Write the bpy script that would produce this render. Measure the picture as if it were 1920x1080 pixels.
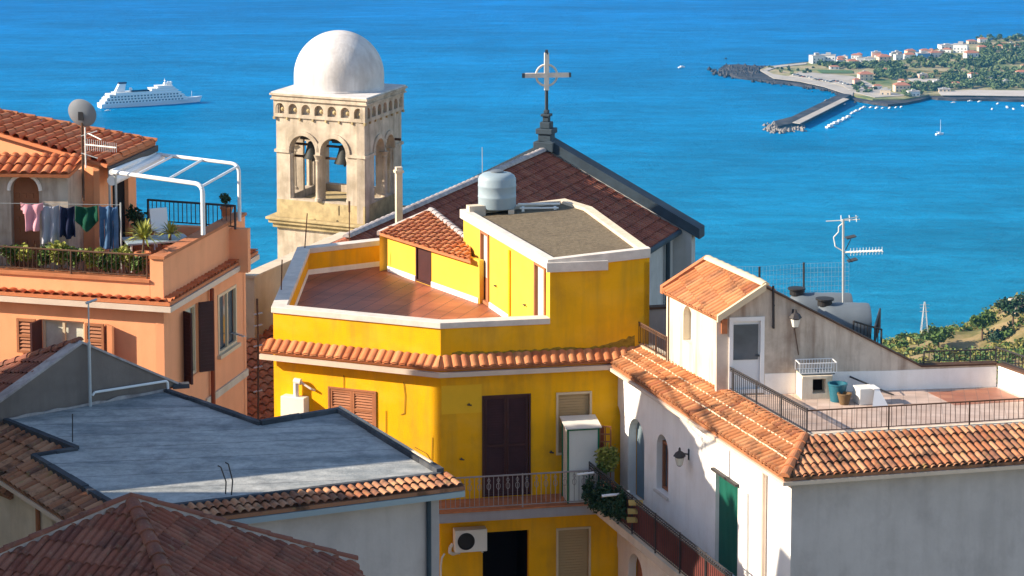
import bpy, bmesh, math, random
from math import radians, sin, cos, tan, pi, sqrt, floor
from mathutils import Vector, Matrix, noise
from mathutils.geometry import tessellate_polygon
random.seed(7)
for o in list(bpy.data.objects): bpy.data.objects.remove(o)
S = bpy.context.scene
COL = S.collection
# ---------------------------------------------------------------- camera, sky, sun, exposure
FPX = 4500.0; PITCH = radians(6); Y0 = -400 + FPX*tan(PITCH)
cd = bpy.data.cameras.new('camera'); cam = bpy.data.objects.new('camera', cd); COL.objects.link(cam)
cam.location = (0, 0, 0); cam.rotation_euler = (radians(90)-PITCH, 0, 0)
cd.sensor_width = 36; cd.lens = FPX/1920*36; cd.shift_y = -(540-Y0)/1920
cd.clip_start = 1; cd.clip_end = 60000
S.camera = cam
SUN_EL = radians(27); SUN_AZ = radians(-8)    # sun stands to the left, a little behind the camera
sv = Vector((-cos(SUN_EL)*cos(SUN_AZ), cos(SUN_EL)*sin(SUN_AZ), sin(SUN_EL)))
w = bpy.data.worlds.new('World'); S.world = w; w.use_nodes = True
nt = w.node_tree; sky = nt.nodes.new('ShaderNodeTexSky'); sky.sky_type = 'NISHITA'; sky.sun_disc = False
sky.sun_elevation = SUN_EL; sky.sun_rotation = math.atan2(sv.x, sv.y); sky.altitude = 250
sky.air_density = 1.0; sky.dust_density = 0.6
bg = nt.nodes['Background']; bg.inputs[1].default_value = 0.115; nt.links.new(sky.outputs[0], bg.inputs[0])
ld = bpy.data.lights.new('sun', 'SUN'); ld.energy = 5.0; ld.angle = radians(0.5); ld.color = (1.0, 0.86, 0.68)
sun = bpy.data.objects.new('sun', ld); COL.objects.link(sun); sun.rotation_euler = sv.to_track_quat('Z', 'Y').to_euler()
S.view_settings.view_transform = 'Standard'; S.view_settings.look = 'None'
S.view_settings.exposure = 0.98; S.view_settings.gamma = 1.0
# ---------------------------------------------------------------- sight lines of the survey
_c, _s = cos(PITCH), sin(PITCH)
def ray(x, y):
    a = (x-960)/FPX; b = (Y0-y)/FPX
    return Vector((a, _c+b*_s, -_s+b*_c))
def W(x, y, z):            # ground-plan point at height z
    r = ray(x, y); return r*(z/r.z)
def D(x, y, d):            # point at distance d
    r = ray(x, y); return r*(d/r.y)
def ZA(p, y):              # height above plan point p that is seen at row y
    r = ray(960, y); return r.z/r.y*p[1]
def V2(p): return Vector((p[0], p[1]))
# ---------------------------------------------------------------- object helpers
ORI = {}
def tag(o, label=None, cat=None, group=None, kind=None):
    if label: o['label'] = label
    if cat: o['category'] = cat
    if group: o['group'] = group
    if kind: o['kind'] = kind
    return o
def thing(name, loc, label, cat, group=None):
    o = bpy.data.objects.new(name, None); COL.objects.link(o); o.location = loc; o.empty_display_size = .3
    ORI[o] = Vector(loc); return tag(o, label, cat, group)
def copy_tree(o, loc, label=None, parent=None, rz=None):
    c = o.copy(); COL.objects.link(c)
    if parent is None:
        c.location = loc
        if rz is not None: c.rotation_euler = (0, 0, rz)
        if label: c['label'] = label
    else: c.parent = parent
    for ch in list(o.children): copy_tree(ch, None, None, c)
    return c
class MB:
    def __init__(s): s.v = []; s.f = []; s.uv = {}; s.mi = {}
    def add(s, vs, fs):
        n = len(s.v); s.v += [Vector(v) for v in vs]; s.f += [tuple(i+n for i in f) for f in fs]; return s
    def poly(s, pts): return s.add(pts, [tuple(range(len(pts)))])
    def box(s, o, ax, ay, az):      # corner + three edge vectors
        o, ax, ay, az = map(Vector, (o, ax, ay, az))
        p = [o, o+ax, o+ax+ay, o+ay]; q = [a+az for a in p]
        return s.add(p+q, [(3,2,1,0),(4,5,6,7),(0,1,5,4),(1,2,6,5),(2,3,7,6),(3,0,4,7)])
    def cbox(s, c, sx, sy, sz, rz=0):    # centred on plan, base at c.z
        c = Vector(c); ex = Vector((cos(rz), sin(rz), 0)); ey = Vector((-sin(rz), cos(rz), 0))
        return s.box(c-ex*sx/2-ey*sy/2, ex*sx, ey*sy, Vector((0,0,sz)))
    def tube(s, p0, p1, r, n=6, r1=None, cap=True):
        p0, p1 = Vector(p0), Vector(p1); d = (p1-p0)
        if d.length < 1e-6: return s
        r1 = r if r1 is None else r1
        q = d.to_track_quat('Z', 'Y'); a = []; b = []
        for i in range(n):
            t = 2*pi*(i+.5)/n; e = q @ Vector((cos(t), sin(t), 0)); a.append(p0+e*r); b.append(p1+e*r1)
        fs = [(i, (i+1) % n, n+(i+1) % n, n+i) for i in range(n)]
        if cap: fs += [tuple(reversed(range(n))), tuple(range(n, 2*n))]
        return s.add(a+b, fs)
    def path(s, pts, r, n=6):
        for a, b in zip(pts[:-1], pts[1:]): s.tube(a, b, r, n)
        return s
    def lathe(s, c, prof, n=24, ax=None):   # prof: (r, h) pairs
        c = Vector(c); vs = []; fs = []; q = (Vector(ax).to_track_quat('Z', 'Y') if ax else None)
        for r, h in prof:
            for i in range(n):
                p = Vector((r*cos(2*pi*i/n), r*sin(2*pi*i/n), h)); vs.append(c+(q @ p if q else p))
        for k in range(len(prof)-1):
            for i in range(n): j = (i+1) % n; fs.append((k*n+i, k*n+j, (k+1)*n+j, (k+1)*n+i))
        if prof[0][0] > 1e-4: fs.append(tuple(reversed(range(n))))
        if prof[-1][0] > 1e-4: fs.append(tuple(range((len(prof)-1)*n, len(prof)*n)))
        return s.add(vs, fs)
    def prism(s, pts, z0, z1):      # plan polygon, any shape
        n = len(pts); b = [Vector((p[0], p[1], z0 if not callable(z0) else z0(p))) for p in pts]
        t = [Vector((p[0], p[1], z1 if not callable(z1) else z1(p))) for p in pts]
        tr = [tuple(x) for x in tessellate_polygon([[Vector((p[0], p[1], 0)) for p in pts]])]
        return s.add(b+t, [(i, (i+1) % n, n+(i+1) % n, n+i) for i in range(n)] + [tuple(reversed(x)) for x in tr] + [tuple(i+n for i in x) for x in tr])
    def strip(s, outer, inner, z0, z1):     # open wall strip between two plan polylines
        n = len(outer); zf0 = z0 if callable(z0) else (lambda p: z0); zf1 = z1 if callable(z1) else (lambda p: z1)
        q = []
        for a, b in zip(outer, inner):
            q += [(a[0], a[1], zf0(a)), (a[0], a[1], zf1(a)), (b[0], b[1], zf1(b)), (b[0], b[1], zf0(b))]
        fs = []
        for i in range(n-1):
            for k in range(4): fs.append((4*i+k, 4*i+(k+1) % 4, 4*i+4+(k+1) % 4, 4*i+4+k))
        fs += [(3,2,1,0), (4*n-4, 4*n-3, 4*n-2, 4*n-1)]
        return s.add(q, fs)
    def build(s, name, m, parent=None, smooth=False, bevel=0, fix=True):
        me = bpy.data.meshes.new(name); o0 = ORI.get(parent, Vector((0,0,0))) if parent else Vector((0,0,0))
        me.from_pydata([tuple(v-o0) for v in s.v], [], s.f)
        if fix:
            bm = bmesh.new(); bm.from_mesh(me); bmesh.ops.recalc_face_normals(bm, faces=bm.faces); bm.to_mesh(me); bm.free()
        me.materials.append(m)
        if smooth:
            for p in me.polygons: p.use_smooth = True
            try: me.set_sharp_from_angle(angle=radians(40))
            except Exception: pass
        o = bpy.data.objects.new(name, me); COL.objects.link(o)
        if parent: o.parent = parent; ORI[o] = o0
        if bevel:
            md = o.modifiers.new('bevel', 'BEVEL'); md.width = bevel; md.segments = 2; md.limit_method = 'ANGLE'; md.angle_limit = radians(50)
        return o
def single(name, mb, m, label, cat, group=None, loc=None, **k):    # a thing that is one mesh, origin at its base
    loc = Vector(loc) if loc else min(mb.v, key=lambda v: v.z).copy()
    mb.v = [v-loc for v in mb.v]; o = mb.build(name, m, None, **k); o.location = loc; ORI[o] = loc
    return tag(o, label, cat, group)
def offset(pts, d, closed=False):     # parallel polyline, d>0 to the right of travel
    n = len(pts); out = []; P = [V2(p) for p in pts]
    def nrm(a, b): e = (b-a).normalized(); return Vector((e.y, -e.x))
    for i in range(n):
        a = P[i-1] if (i > 0 or closed) else None; b = P[(i+1) % n] if (i < n-1 or closed) else None
        if a is None: out.append(P[i]+nrm(P[i], b)*d)
        elif b is None: out.append(P[i]+nrm(a, P[i])*d)
        else:
            n1, n2 = nrm(a, P[i]), nrm(P[i], b); m = (n1+n2).normalized(); out.append(P[i]+m*(d/max(.3, m.dot(n1))))
    return out
class Fac:       # a vertical facade from plan point A to B (left to right seen from outside)
    def __init__(s, A, B):
        s.A = V2(A); s.B = V2(B); s.L = (s.B-s.A).length; s.d = (s.B-s.A)/s.L; s.n = Vector((s.d.y, -s.d.x))
    def P(s, u, z, o=0):
        q = s.A+s.d*u+s.n*o; return Vector((q.x, q.y, z))
    def px(s, x, y):
        r = ray(x, y); den = r.x*s.n.x+r.y*s.n.y; t = (s.A.x*s.n.x+s.A.y*s.n.y)/den; p = r*t
        return ((V2(p)-s.A).dot(s.d), p.z)
    def rect(s, x0, x1, y0, y1):      # picture rectangle on the facade -> u0,u1,z0,z1
        xm, ym = (x0+x1)/2, (y0+y1)/2
        return s.px(x0, ym)[0], s.px(x1, ym)[0], s.px(xm, y1)[1], s.px(xm, y0)[1]
    def box(s, mb, u0, u1, z0, z1, o0, o1):
        mb.box(s.P(u0, z0, o0), s.P(u1, z0, o0)-s.P(u0, z0, o0), s.P(u0, z0, o1)-s.P(u0, z0, o0), Vector((0, 0, z1-z0))); return mb
    def wall(s, mb, outer, holes=(), depth=.2, off=0, back=False):
        loops = [list(outer)]+[list(h) for h in holes]
        flat = [p for l in loops for p in l]
        tris = tessellate_polygon([[Vector((p[0], p[1], 0)) for p in l] for l in loops])
        mb.add([s.P(p[0], p[1], off) for p in flat], [tuple(t) for t in tris])
        if back: mb.add([s.P(p[0], p[1], off-depth) for p in flat], [tuple(t) for t in tris])
        for l in loops:
            n = len(l); mb.add([s.P(p[0], p[1], off) for p in l]+[s.P(p[0], p[1], off-depth) for p in l], [(i, (i+1) % n, n+(i+1) % n, n+i) for i in range(n)])
        return mb
def rectloop(u0, u1, z0, z1): return [(u0, z0), (u1, z0), (u1, z1), (u0, z1)]
def archloop(u0, u1, z0, zs, n=10):
    r = (u1-u0)/2; c = (u0+u1)/2
    return [(u0, z0), (u1, z0)]+[(c+r*cos(pi*i/n), zs+r*sin(pi*i/n)) for i in range(n+1)]
# ---------------------------------------------------------------- materials
def mat(name, col, rough=.8, spec=.3, metal=0, vary=.12, scale=1.2, dirt=None, dirt_amt=0, streak=None, streak_amt=0, bump=.15, bscale=25, alpha=1, trans=0, wash=None, wash_amt=.5):
    m = bpy.data.materials.new(name); m.use_nodes = True; n = m.node_tree.nodes; l = m.node_tree.links
    b = n['Principled BSDF']; b.inputs['Roughness'].default_value = rough; b.inputs['Specular IOR Level'].default_value = spec; b.inputs['Metallic'].default_value = metal
    tc = n.new('ShaderNodeNewGeometry'); out = None
    nz = n.new('ShaderNodeTexNoise'); nz.inputs['Scale'].default_value = scale; nz.inputs['Detail'].default_value = 6; nz.inputs['Roughness'].default_value = .65
    l.new(tc.outputs['Position'], nz.inputs['Vector'])
    r = n.new('ShaderNodeValToRGB'); r.color_ramp.elements[0].position = .3; r.color_ramp.elements[1].position = .7
    r.color_ramp.elements[0].color = tuple(max(0, c*(1-vary)) for c in col)+(1,); r.color_ramp.elements[1].color = tuple(min(1, c*(1+vary)) for c in col)+(1,)
    l.new(nz.outputs['Fac'], r.inputs[0]); out = r.outputs[0]
    def mix(colr, amt, vscale, lo, hi, sc):
        nonlocal out
        mp = n.new('ShaderNodeMapping'); mp.inputs['Scale'].default_value = vscale; l.new(tc.outputs['Position'], mp.inputs[0])
        k = n.new('ShaderNodeTexNoise'); k.inputs['Scale'].default_value = sc; k.inputs['Detail'].default_value = 5; k.inputs['Roughness'].default_value = .6; l.new(mp.outputs[0], k.inputs['Vector'])
        q = n.new('ShaderNodeMapRange'); q.inputs[1].default_value = lo; q.inputs[2].default_value = hi; q.inputs[4].default_value = amt; l.new(k.outputs['Fac'], q.inputs[0])
        x = n.new('ShaderNodeMix'); x.data_type = 'RGBA'; l.new(q.outputs[0], x.inputs[0]); l.new(out, x.inputs[6]); x.inputs[7].default_value = tuple(colr)+(1,); out = x.outputs[2]
    if wash: mix(wash, wash_amt, (.35, 1.5, 1), .48, .66, 1.6)
    if dirt: mix(dirt, dirt_amt, (1, 1, 1), .5, .72, 1.1)
    if streak: mix(streak, streak_amt, (2.6, 2.6, .30), .45, .72, 1.25)
    l.new(out, b.inputs['Base Color'])
    if bump:
        k = n.new('ShaderNodeTexNoise'); k.inputs['Scale'].default_value = bscale; k.inputs['Detail'].default_value = 4; l.new(tc.outputs['Position'], k.inputs['Vector'])
        bp = n.new('ShaderNodeBump'); bp.inputs['Strength'].default_value = bump; bp.inputs['Distance'].default_value = .02; l.new(k.outputs['Fac'], bp.inputs['Height']); l.new(bp.outputs[0], b.inputs['Normal'])
    if trans: b.inputs['Transmission Weight'].default_value = trans
    return m
def tile_mat(name, cols, pu, pv, moss=(.10,.09,.03), moss_amt=.5, dark=(.05,.03,.025), dark_amt=.5):
    m = bpy.data.materials.new(name); m.use_nodes = True; n = m.node_tree.nodes; l = m.node_tree.links
    b = n['Principled BSDF']; b.inputs['Roughness'].default_value = .85; b.inputs['Specular IOR Level'].default_value = .25
    uv = n.new('ShaderNodeUVMap'); sn = n.new('ShaderNodeVectorMath'); sn.operation = 'DIVIDE'; sn.inputs[1].default_value = (pu, pv, 1); l.new(uv.outputs[0], sn.inputs[0])
    fl = n.new('ShaderNodeVectorMath'); fl.operation = 'FLOOR'; l.new(sn.outputs[0], fl.inputs[0])
    wn = n.new('ShaderNodeTexWhiteNoise'); wn.noise_dimensions = '2D'; l.new(fl.outputs[0], wn.inputs['Vector'])
    r = n.new('ShaderNodeValToRGB'); e = r.color_ramp.elements; e[0].color = tuple(cols[0])+(1,); e[1].color = tuple(cols[-1])+(1,)
    for i, c in enumerate(cols[1:-1]): x = e.new((i+1)/(len(cols)-1)); x.color = tuple(c)+(1,)
    l.new(wn.outputs['Value'], r.inputs[0]); out = r.outputs[0]
    g = n.new('ShaderNodeNewGeometry')
    for colr, amt, sc, lo, hi in ((dark, dark_amt, 1.7, .5, .68), (moss, moss_amt, 4.5, .56, .7), ((.42,.33,.24), .3, 9, .55, .75)):
        k = n.new('ShaderNodeTexNoise'); k.inputs['Scale'].default_value = sc; k.inputs['Detail'].default_value = 6; k.inputs['Roughness'].default_value = .7; l.new(g.outputs['Position'], k.inputs['Vector'])
        q = n.new('ShaderNodeMapRange'); q.inputs[1].default_value = lo; q.inputs[2].default_value = hi; q.inputs[4].default_value = amt; l.new(k.outputs['Fac'], q.inputs[0])
        x = n.new('ShaderNodeMix'); x.data_type = 'RGBA'; l.new(q.outputs[0], x.inputs[0]); l.new(out, x.inputs[6]); x.inputs[7].default_value = tuple(colr)+(1,); out = x.outputs[2]
    l.new(out, b.inputs['Base Color'])
    k = n.new('ShaderNodeTexNoise'); k.inputs['Scale'].default_value = 30; l.new(g.outputs['Position'], k.inputs['Vector'])
    bp = n.new('ShaderNodeBump'); bp.inputs['Strength'].default_value = .3; bp.inputs['Distance'].default_value = .02; l.new(k.outputs['Fac'], bp.inputs['Height']); l.new(bp.outputs[0], b.inputs['Normal'])
    return m
def floor_tile_mat(name, c1, c2, grout, ang, w_, h_, groove=.03):
    m = bpy.data.materials.new(name); m.use_nodes = True; n = m.node_tree.nodes; l = m.node_tree.links; b = n['Principled BSDF']; b.inputs['Roughness'].default_value = .55
    g = n.new('ShaderNodeNewGeometry'); mp = n.new('ShaderNodeMapping'); mp.inputs['Rotation'].default_value = (0, 0, ang); l.new(g.outputs['Position'], mp.inputs[0])
    br = n.new('ShaderNodeTexBrick'); br.offset = 0; br.inputs['Scale'].default_value = 1; br.inputs['Brick Width'].default_value = w_; br.inputs['Row Height'].default_value = h_; br.inputs['Mortar Size'].default_value = groove
    br.inputs['Color1'].default_value = tuple(c1)+(1,); br.inputs['Color2'].default_value = tuple(c2)+(1,); br.inputs['Mortar'].default_value = tuple(grout)+(1,); l.new(mp.outputs[0], br.inputs['Vector'])
    k = n.new('ShaderNodeTexNoise'); k.inputs['Scale'].default_value = .9; k.inputs['Detail'].default_value = 5; l.new(g.outputs['Position'], k.inputs['Vector'])
    x = n.new('ShaderNodeMix'); x.data_type = 'RGBA'; x.blend_type = 'MULTIPLY'; x.inputs[0].default_value = .5; l.new(br.outputs['Color'], x.inputs[6])
    r = n.new('ShaderNodeValToRGB'); r.color_ramp.elements[0].color = (.5,.48,.46,1); r.color_ramp.elements[1].color = (1.2,1.15,1.1,1); r.color_ramp.elements[0].position = .35; r.color_ramp.elements[1].position = .65
    l.new(k.outputs['Fac'], r.inputs[0]); l.new(r.outputs[0], x.inputs[7]); l.new(x.outputs[2], b.inputs['Base Color'])
    return m
M = {}
M['yellow'] = mat('yellow_plaster', (.84,.43,.004), .85, .15, vary=.09, scale=.5, wash=(.88,.50,.05), wash_amt=.35, dirt=(.56,.28,.015), dirt_amt=.5, streak=(.38,.21,.04), streak_amt=.38, bump=.3)
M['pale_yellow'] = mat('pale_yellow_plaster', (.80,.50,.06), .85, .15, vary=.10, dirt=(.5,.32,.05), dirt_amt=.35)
M['orange'] = mat('peach_plaster', (.86,.375,.19), .85, .15, vary=.06, scale=.6, dirt=(.62,.25,.10), dirt_amt=.25, streak=(.5,.22,.10), streak_amt=.15)
M['coping'] = mat('white_stone_coping', (.66,.60,.53), .75, vary=.12, dirt=(.35,.32,.3), dirt_amt=.4, scale=3)
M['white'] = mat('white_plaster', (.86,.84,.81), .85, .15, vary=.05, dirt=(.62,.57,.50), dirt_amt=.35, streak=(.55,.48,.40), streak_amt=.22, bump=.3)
M['stained'] = mat('stained_shade_render', (.56,.48,.40), .9, .1, vary=.15, dirt=(.25,.2,.16), dirt_amt=.7, streak=(.17,.10,.065), streak_amt=.7)  # stains on the terrace wall; on the porch wall the tone is painted shade
M['cream_stained'] = mat('cream_stained_render', (.74,.64,.50), .9, .1, vary=.10, dirt=(.5,.38,.25), dirt_amt=.4, streak=(.34,.20,.10), streak_amt=.55)
M['gable_grey'] = mat('brown_grey_render', (.20,.165,.145), .9, .1, vary=.12, dirt=(.13,.11,.10), dirt_amt=.5, streak=(.11,.09,.08), streak_amt=.4)
M['grey_wall'] = mat('grey_render', (.36,.34,.35), .9, .1, vary=.10, dirt=(.25,.23,.23), dirt_amt=.4, streak=(.26,.23,.22), streak_amt=.3)
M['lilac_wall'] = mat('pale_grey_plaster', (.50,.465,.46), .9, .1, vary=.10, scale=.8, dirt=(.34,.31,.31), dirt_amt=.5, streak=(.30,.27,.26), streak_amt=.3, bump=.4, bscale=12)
M['beige'] = mat('beige_plaster', (.62,.52,.40), .9, .1, vary=.10, dirt=(.4,.32,.22), dirt_amt=.5, streak=(.4,.3,.2), streak_amt=.3)
M['stone'] = mat('tower_stone', (.50,.42,.33), .9, .1, vary=.22, scale=2, dirt=(.27,.22,.15), dirt_amt=.65, streak=(.20,.165,.12), streak_amt=.55, bump=.4)
M['stone_dirty'] = mat('lichened_stone', (.42,.33,.18), .9, .1, vary=.3, scale=2.5, dirt=(.18,.14,.07), dirt_amt=.7, bump=.4)
M['dome'] = mat('whitewashed_dome', (.60,.575,.56), .85, .1, vary=.12, scale=1.6, dirt=(.40,.36,.33), dirt_amt=.55, streak=(.42,.38,.36), streak_amt=.55, bump=.5, bscale=9)
M['flat_roof'] = mat('painted_bitumen', (.40,.405,.39), .8, .2, vary=.2, scale=.8, dirt=(.13,.15,.165), dirt_amt=.6, wash=(.20,.225,.235), wash_amt=.75, bump=.5)
# welded seams and puddle rings of the flat roof sheet
_m = M['flat_roof']; _n = _m.node_tree.nodes; _l = _m.node_tree.links; _b = _n['Principled BSDF']; _src = _b.inputs['Base Color'].links[0].from_socket
_g = _n.new('ShaderNodeNewGeometry'); _mp = _n.new('ShaderNodeMapping'); _mp.inputs['Rotation'].default_value = (0, 0, radians(-9)); _l.new(_g.outputs['Position'], _mp.inputs[0])
_br = _n.new('ShaderNodeTexBrick'); _br.offset = 0; _br.inputs['Scale'].default_value = 1; _mp.inputs['Location'].default_value = (150, 0, 0); _br.inputs['Brick Width'].default_value = 400; _br.inputs['Row Height'].default_value = 1.0; _br.inputs['Mortar Size'].default_value = .022; _br.inputs['Mortar Smooth'].default_value = .4
_br.inputs['Color1'].default_value = (1, 1, 1, 1); _br.inputs['Color2'].default_value = (.86, .88, .9, 1); _br.inputs['Mortar'].default_value = (.55, .56, .58, 1); _l.new(_mp.outputs[0], _br.inputs['Vector'])
_k = _n.new('ShaderNodeTexNoise'); _k.inputs['Scale'].default_value = 6; _k.inputs['Detail'].default_value = 8; _k.inputs['Roughness'].default_value = .8; _l.new(_g.outputs['Position'], _k.inputs['Vector'])
_r = _n.new('ShaderNodeMapRange'); _r.inputs[1].default_value = .3; _r.inputs[2].default_value = .7; _r.inputs[3].default_value = .7; _r.inputs[4].default_value = 1.25; _l.new(_k.outputs['Fac'], _r.inputs[0])
_x = _n.new('ShaderNodeVectorMath'); _x.operation = 'MULTIPLY'; _l.new(_src, _x.inputs[0]); _l.new(_br.outputs['Color'], _x.inputs[1])
_y = _n.new('ShaderNodeVectorMath'); _y.operation = 'SCALE'; _l.new(_x.outputs[0], _y.inputs[0]); _l.new(_r.outputs[0], _y.inputs['Scale']); _l.new(_y.outputs[0], _b.inputs['Base Color'])
M['damp'] = mat('mossy_damp_plaster', (.30,.20,.03), .95, .05, vary=.5, scale=9, dirt=(.07,.06,.02), dirt_amt=.8)
M['yellow_patch'] = mat('faded_yellow_plaster', (.84,.50,.03), .85, .1, vary=.06)
M['tar'] = mat('tar', (.05,.055,.065), .8, .2, vary=.4, dirt=(.2,.2,.2), dirt_amt=.5)
M['gravel'] = mat('roof_gravel', (.155,.125,.085), .95, .1, vary=.35, scale=9, dirt=(.09,.07,.05), dirt_amt=.5, bump=.8, bscale=30)
M['church_wall'] = mat('church_wall', (.46,.46,.46), .9, .1, vary=.1, dirt=(.28,.28,.28), dirt_amt=.4, streak=(.3,.28,.26), streak_amt=.4)
M['slate'] = mat('slate_coping', (.035,.055,.075), .7, .3, vary=.3, bump=.2)
M['iron'] = mat('wrought_iron', (.035,.032,.034), .6, .4, vary=.2, bump=0)
M['rusty'] = mat('rusty_iron', (.10,.055,.035), .8, .2, vary=.4, bump=0)
M['grey_iron'] = mat('grey_painted_iron', (.30,.26,.25), .55, .4, vary=.15, bump=0)
M['galv'] = mat('galvanised_steel', (.45,.47,.48), .45, .5, metal=.3, vary=.1, bump=0)
M['white_metal'] = mat('white_painted_metal', (.78,.78,.78), .4, .4, vary=.05, bump=0)
M['brown_wood'] = mat('brown_painted_wood', (.17,.065,.035), .55, .3, vary=.2, bump=.1)
M['dark_wood'] = mat('dark_wood', (.055,.018,.018), .55, .3, vary=.3, bump=.1)
M['tan_wood'] = mat('weathered_tan_wood', (.33,.13,.06), .65, .3, vary=.2)
M['roller'] = mat('tan_roller_shutter', (.42,.30,.16), .6, .3, vary=.08)
M['glass'] = mat('window_glass', (.09,.11,.13), .12, .6, vary=.3, bump=0)
M['pale_glass'] = mat('pale_frosted_glass', (.60,.60,.54), .25, .5, vary=.08, bump=0)
M['curtain'] = mat('curtain', (.55,.58,.50), .9, .1, vary=.15, scale=5)
M['cream_frame'] = mat('cream_frame', (.62,.50,.34), .6, .3, vary=.08)
M['green'] = mat('green_roller', (.01,.12,.085), .5, .3, vary=.15)
M['green_trim'] = mat('green_trim', (.01,.16,.07), .5, .3)
M['tank'] = mat('tank_plastic', (.27,.345,.39), .5, .35, vary=.06, bump=0)
M['dark_tank'] = mat('dark_tank_plastic', (.13,.155,.18), .5, .35, vary=.12, bump=0)
M['dish'] = mat('dish_grey', (.20,.22,.25), .5, .4, vary=.15, bump=0)
M['black'] = mat('black_rubber', (.02,.02,.022), .6, .3, bump=0)
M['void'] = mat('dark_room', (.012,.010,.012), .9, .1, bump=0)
M['gutter'] = mat('cream_gutter', (.62,.50,.40), .6, .3, vary=.1)
M['red_pipe'] = mat('rust_red_pipe', (.26,.055,.02), .6, .3, vary=.1)
M['mortar'] = mat('ridge_mortar', (.40,.36,.35), .9, .1, vary=.3, scale=4, dirt=(.15,.1,.09), dirt_amt=.5)
M['terracotta'] = mat('terracotta', (.46,.17,.075), .8, .2, vary=.2, scale=3, dirt=(.3,.12,.06), dirt_amt=.4)
M['maroon'] = mat('maroon_matting', (.13,.035,.03), .8, .2, vary=.3)
M['ac'] = mat('white_appliance', (.72,.71,.66), .45, .4, vary=.05, bump=0)
M['bronze'] = mat('bronze', (.018,.02,.018), .6, .3, metal=.2, bump=0)
M['denim'] = mat('denim', (.07,.14,.26), .9, .1, vary=.25, scale=6)
M['pink'] = mat('pink_cotton', (.62,.30,.36), .9, .1, vary=.1)
M['grey_cloth'] = mat('grey_cotton', (.33,.34,.40), .9, .1, vary=.1)
M['navy'] = mat('navy_cotton', (.015,.02,.05), .9, .1)
M['green_cloth'] = mat('green_cotton', (.01,.065,.04), .9, .1)
M['blue_plastic'] = mat('blue_plastic', (.015,.12,.17), .5, .4, bump=0)
M['leaf'] = mat('leaf', (.075,.13,.025), .6, .3, vary=.6, scale=6, bump=0)
M['leaf_y'] = mat('yellow_leaf', (.26,.27,.05), .6, .3, vary=.5, scale=7, bump=0)
M['leaf_d'] = mat('dark_leaf', (.025,.06,.025), .6, .3, vary=.5, scale=6, bump=0)
M['bark'] = mat('bark', (.12,.08,.05), .9, .1)
TPU, TPV = .24, .40
M['tile_orange'] = tile_mat('orange_roof_tiles', [(.42,.13,.05),(.55,.19,.075),(.60,.25,.11),(.47,.16,.07)], TPU, TPV, moss_amt=.25, dark_amt=.25)
M['tile_bright'] = tile_mat('bright_roof_tiles', [(.50,.13,.045),(.58,.17,.06),(.54,.20,.09)], TPU, TPV, moss_amt=.1, dark_amt=.15)
M['tile_tan'] = tile_mat('tan_roof_tiles', [(.40,.145,.055),(.48,.19,.075),(.55,.25,.11),(.33,.11,.05)], TPU, TPV, moss_amt=.5, dark_amt=.7)
M['ochre'] = mat('ochre_tile', (.48,.32,.10), .8, .2)
M['pot_brown'] = mat('brown_pot', (.16,.10,.05), .8, .2)
M['tile_weather'] = tile_mat('weathered_roof_tiles', [(.27,.10,.05),(.38,.155,.075),(.47,.24,.13),(.19,.08,.05)], TPU, TPV, moss=(.24,.19,.05), moss_amt=.7, dark=(.04,.028,.022), dark_amt=.95)
M['tile_brown'] = tile_mat('brown_roof_tiles', [(.20,.062,.038),(.25,.08,.048),(.28,.11,.07),(.16,.055,.038)], TPU, TPV, moss=(.17,.12,.05), moss_amt=.45, dark_amt=.6)
M['tile_church'] = tile_mat('church_roof_tiles', [(.23,.065,.04),(.29,.085,.05),(.33,.12,.07)], TPU, TPV, moss_amt=.2, dark_amt=.55)
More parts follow.
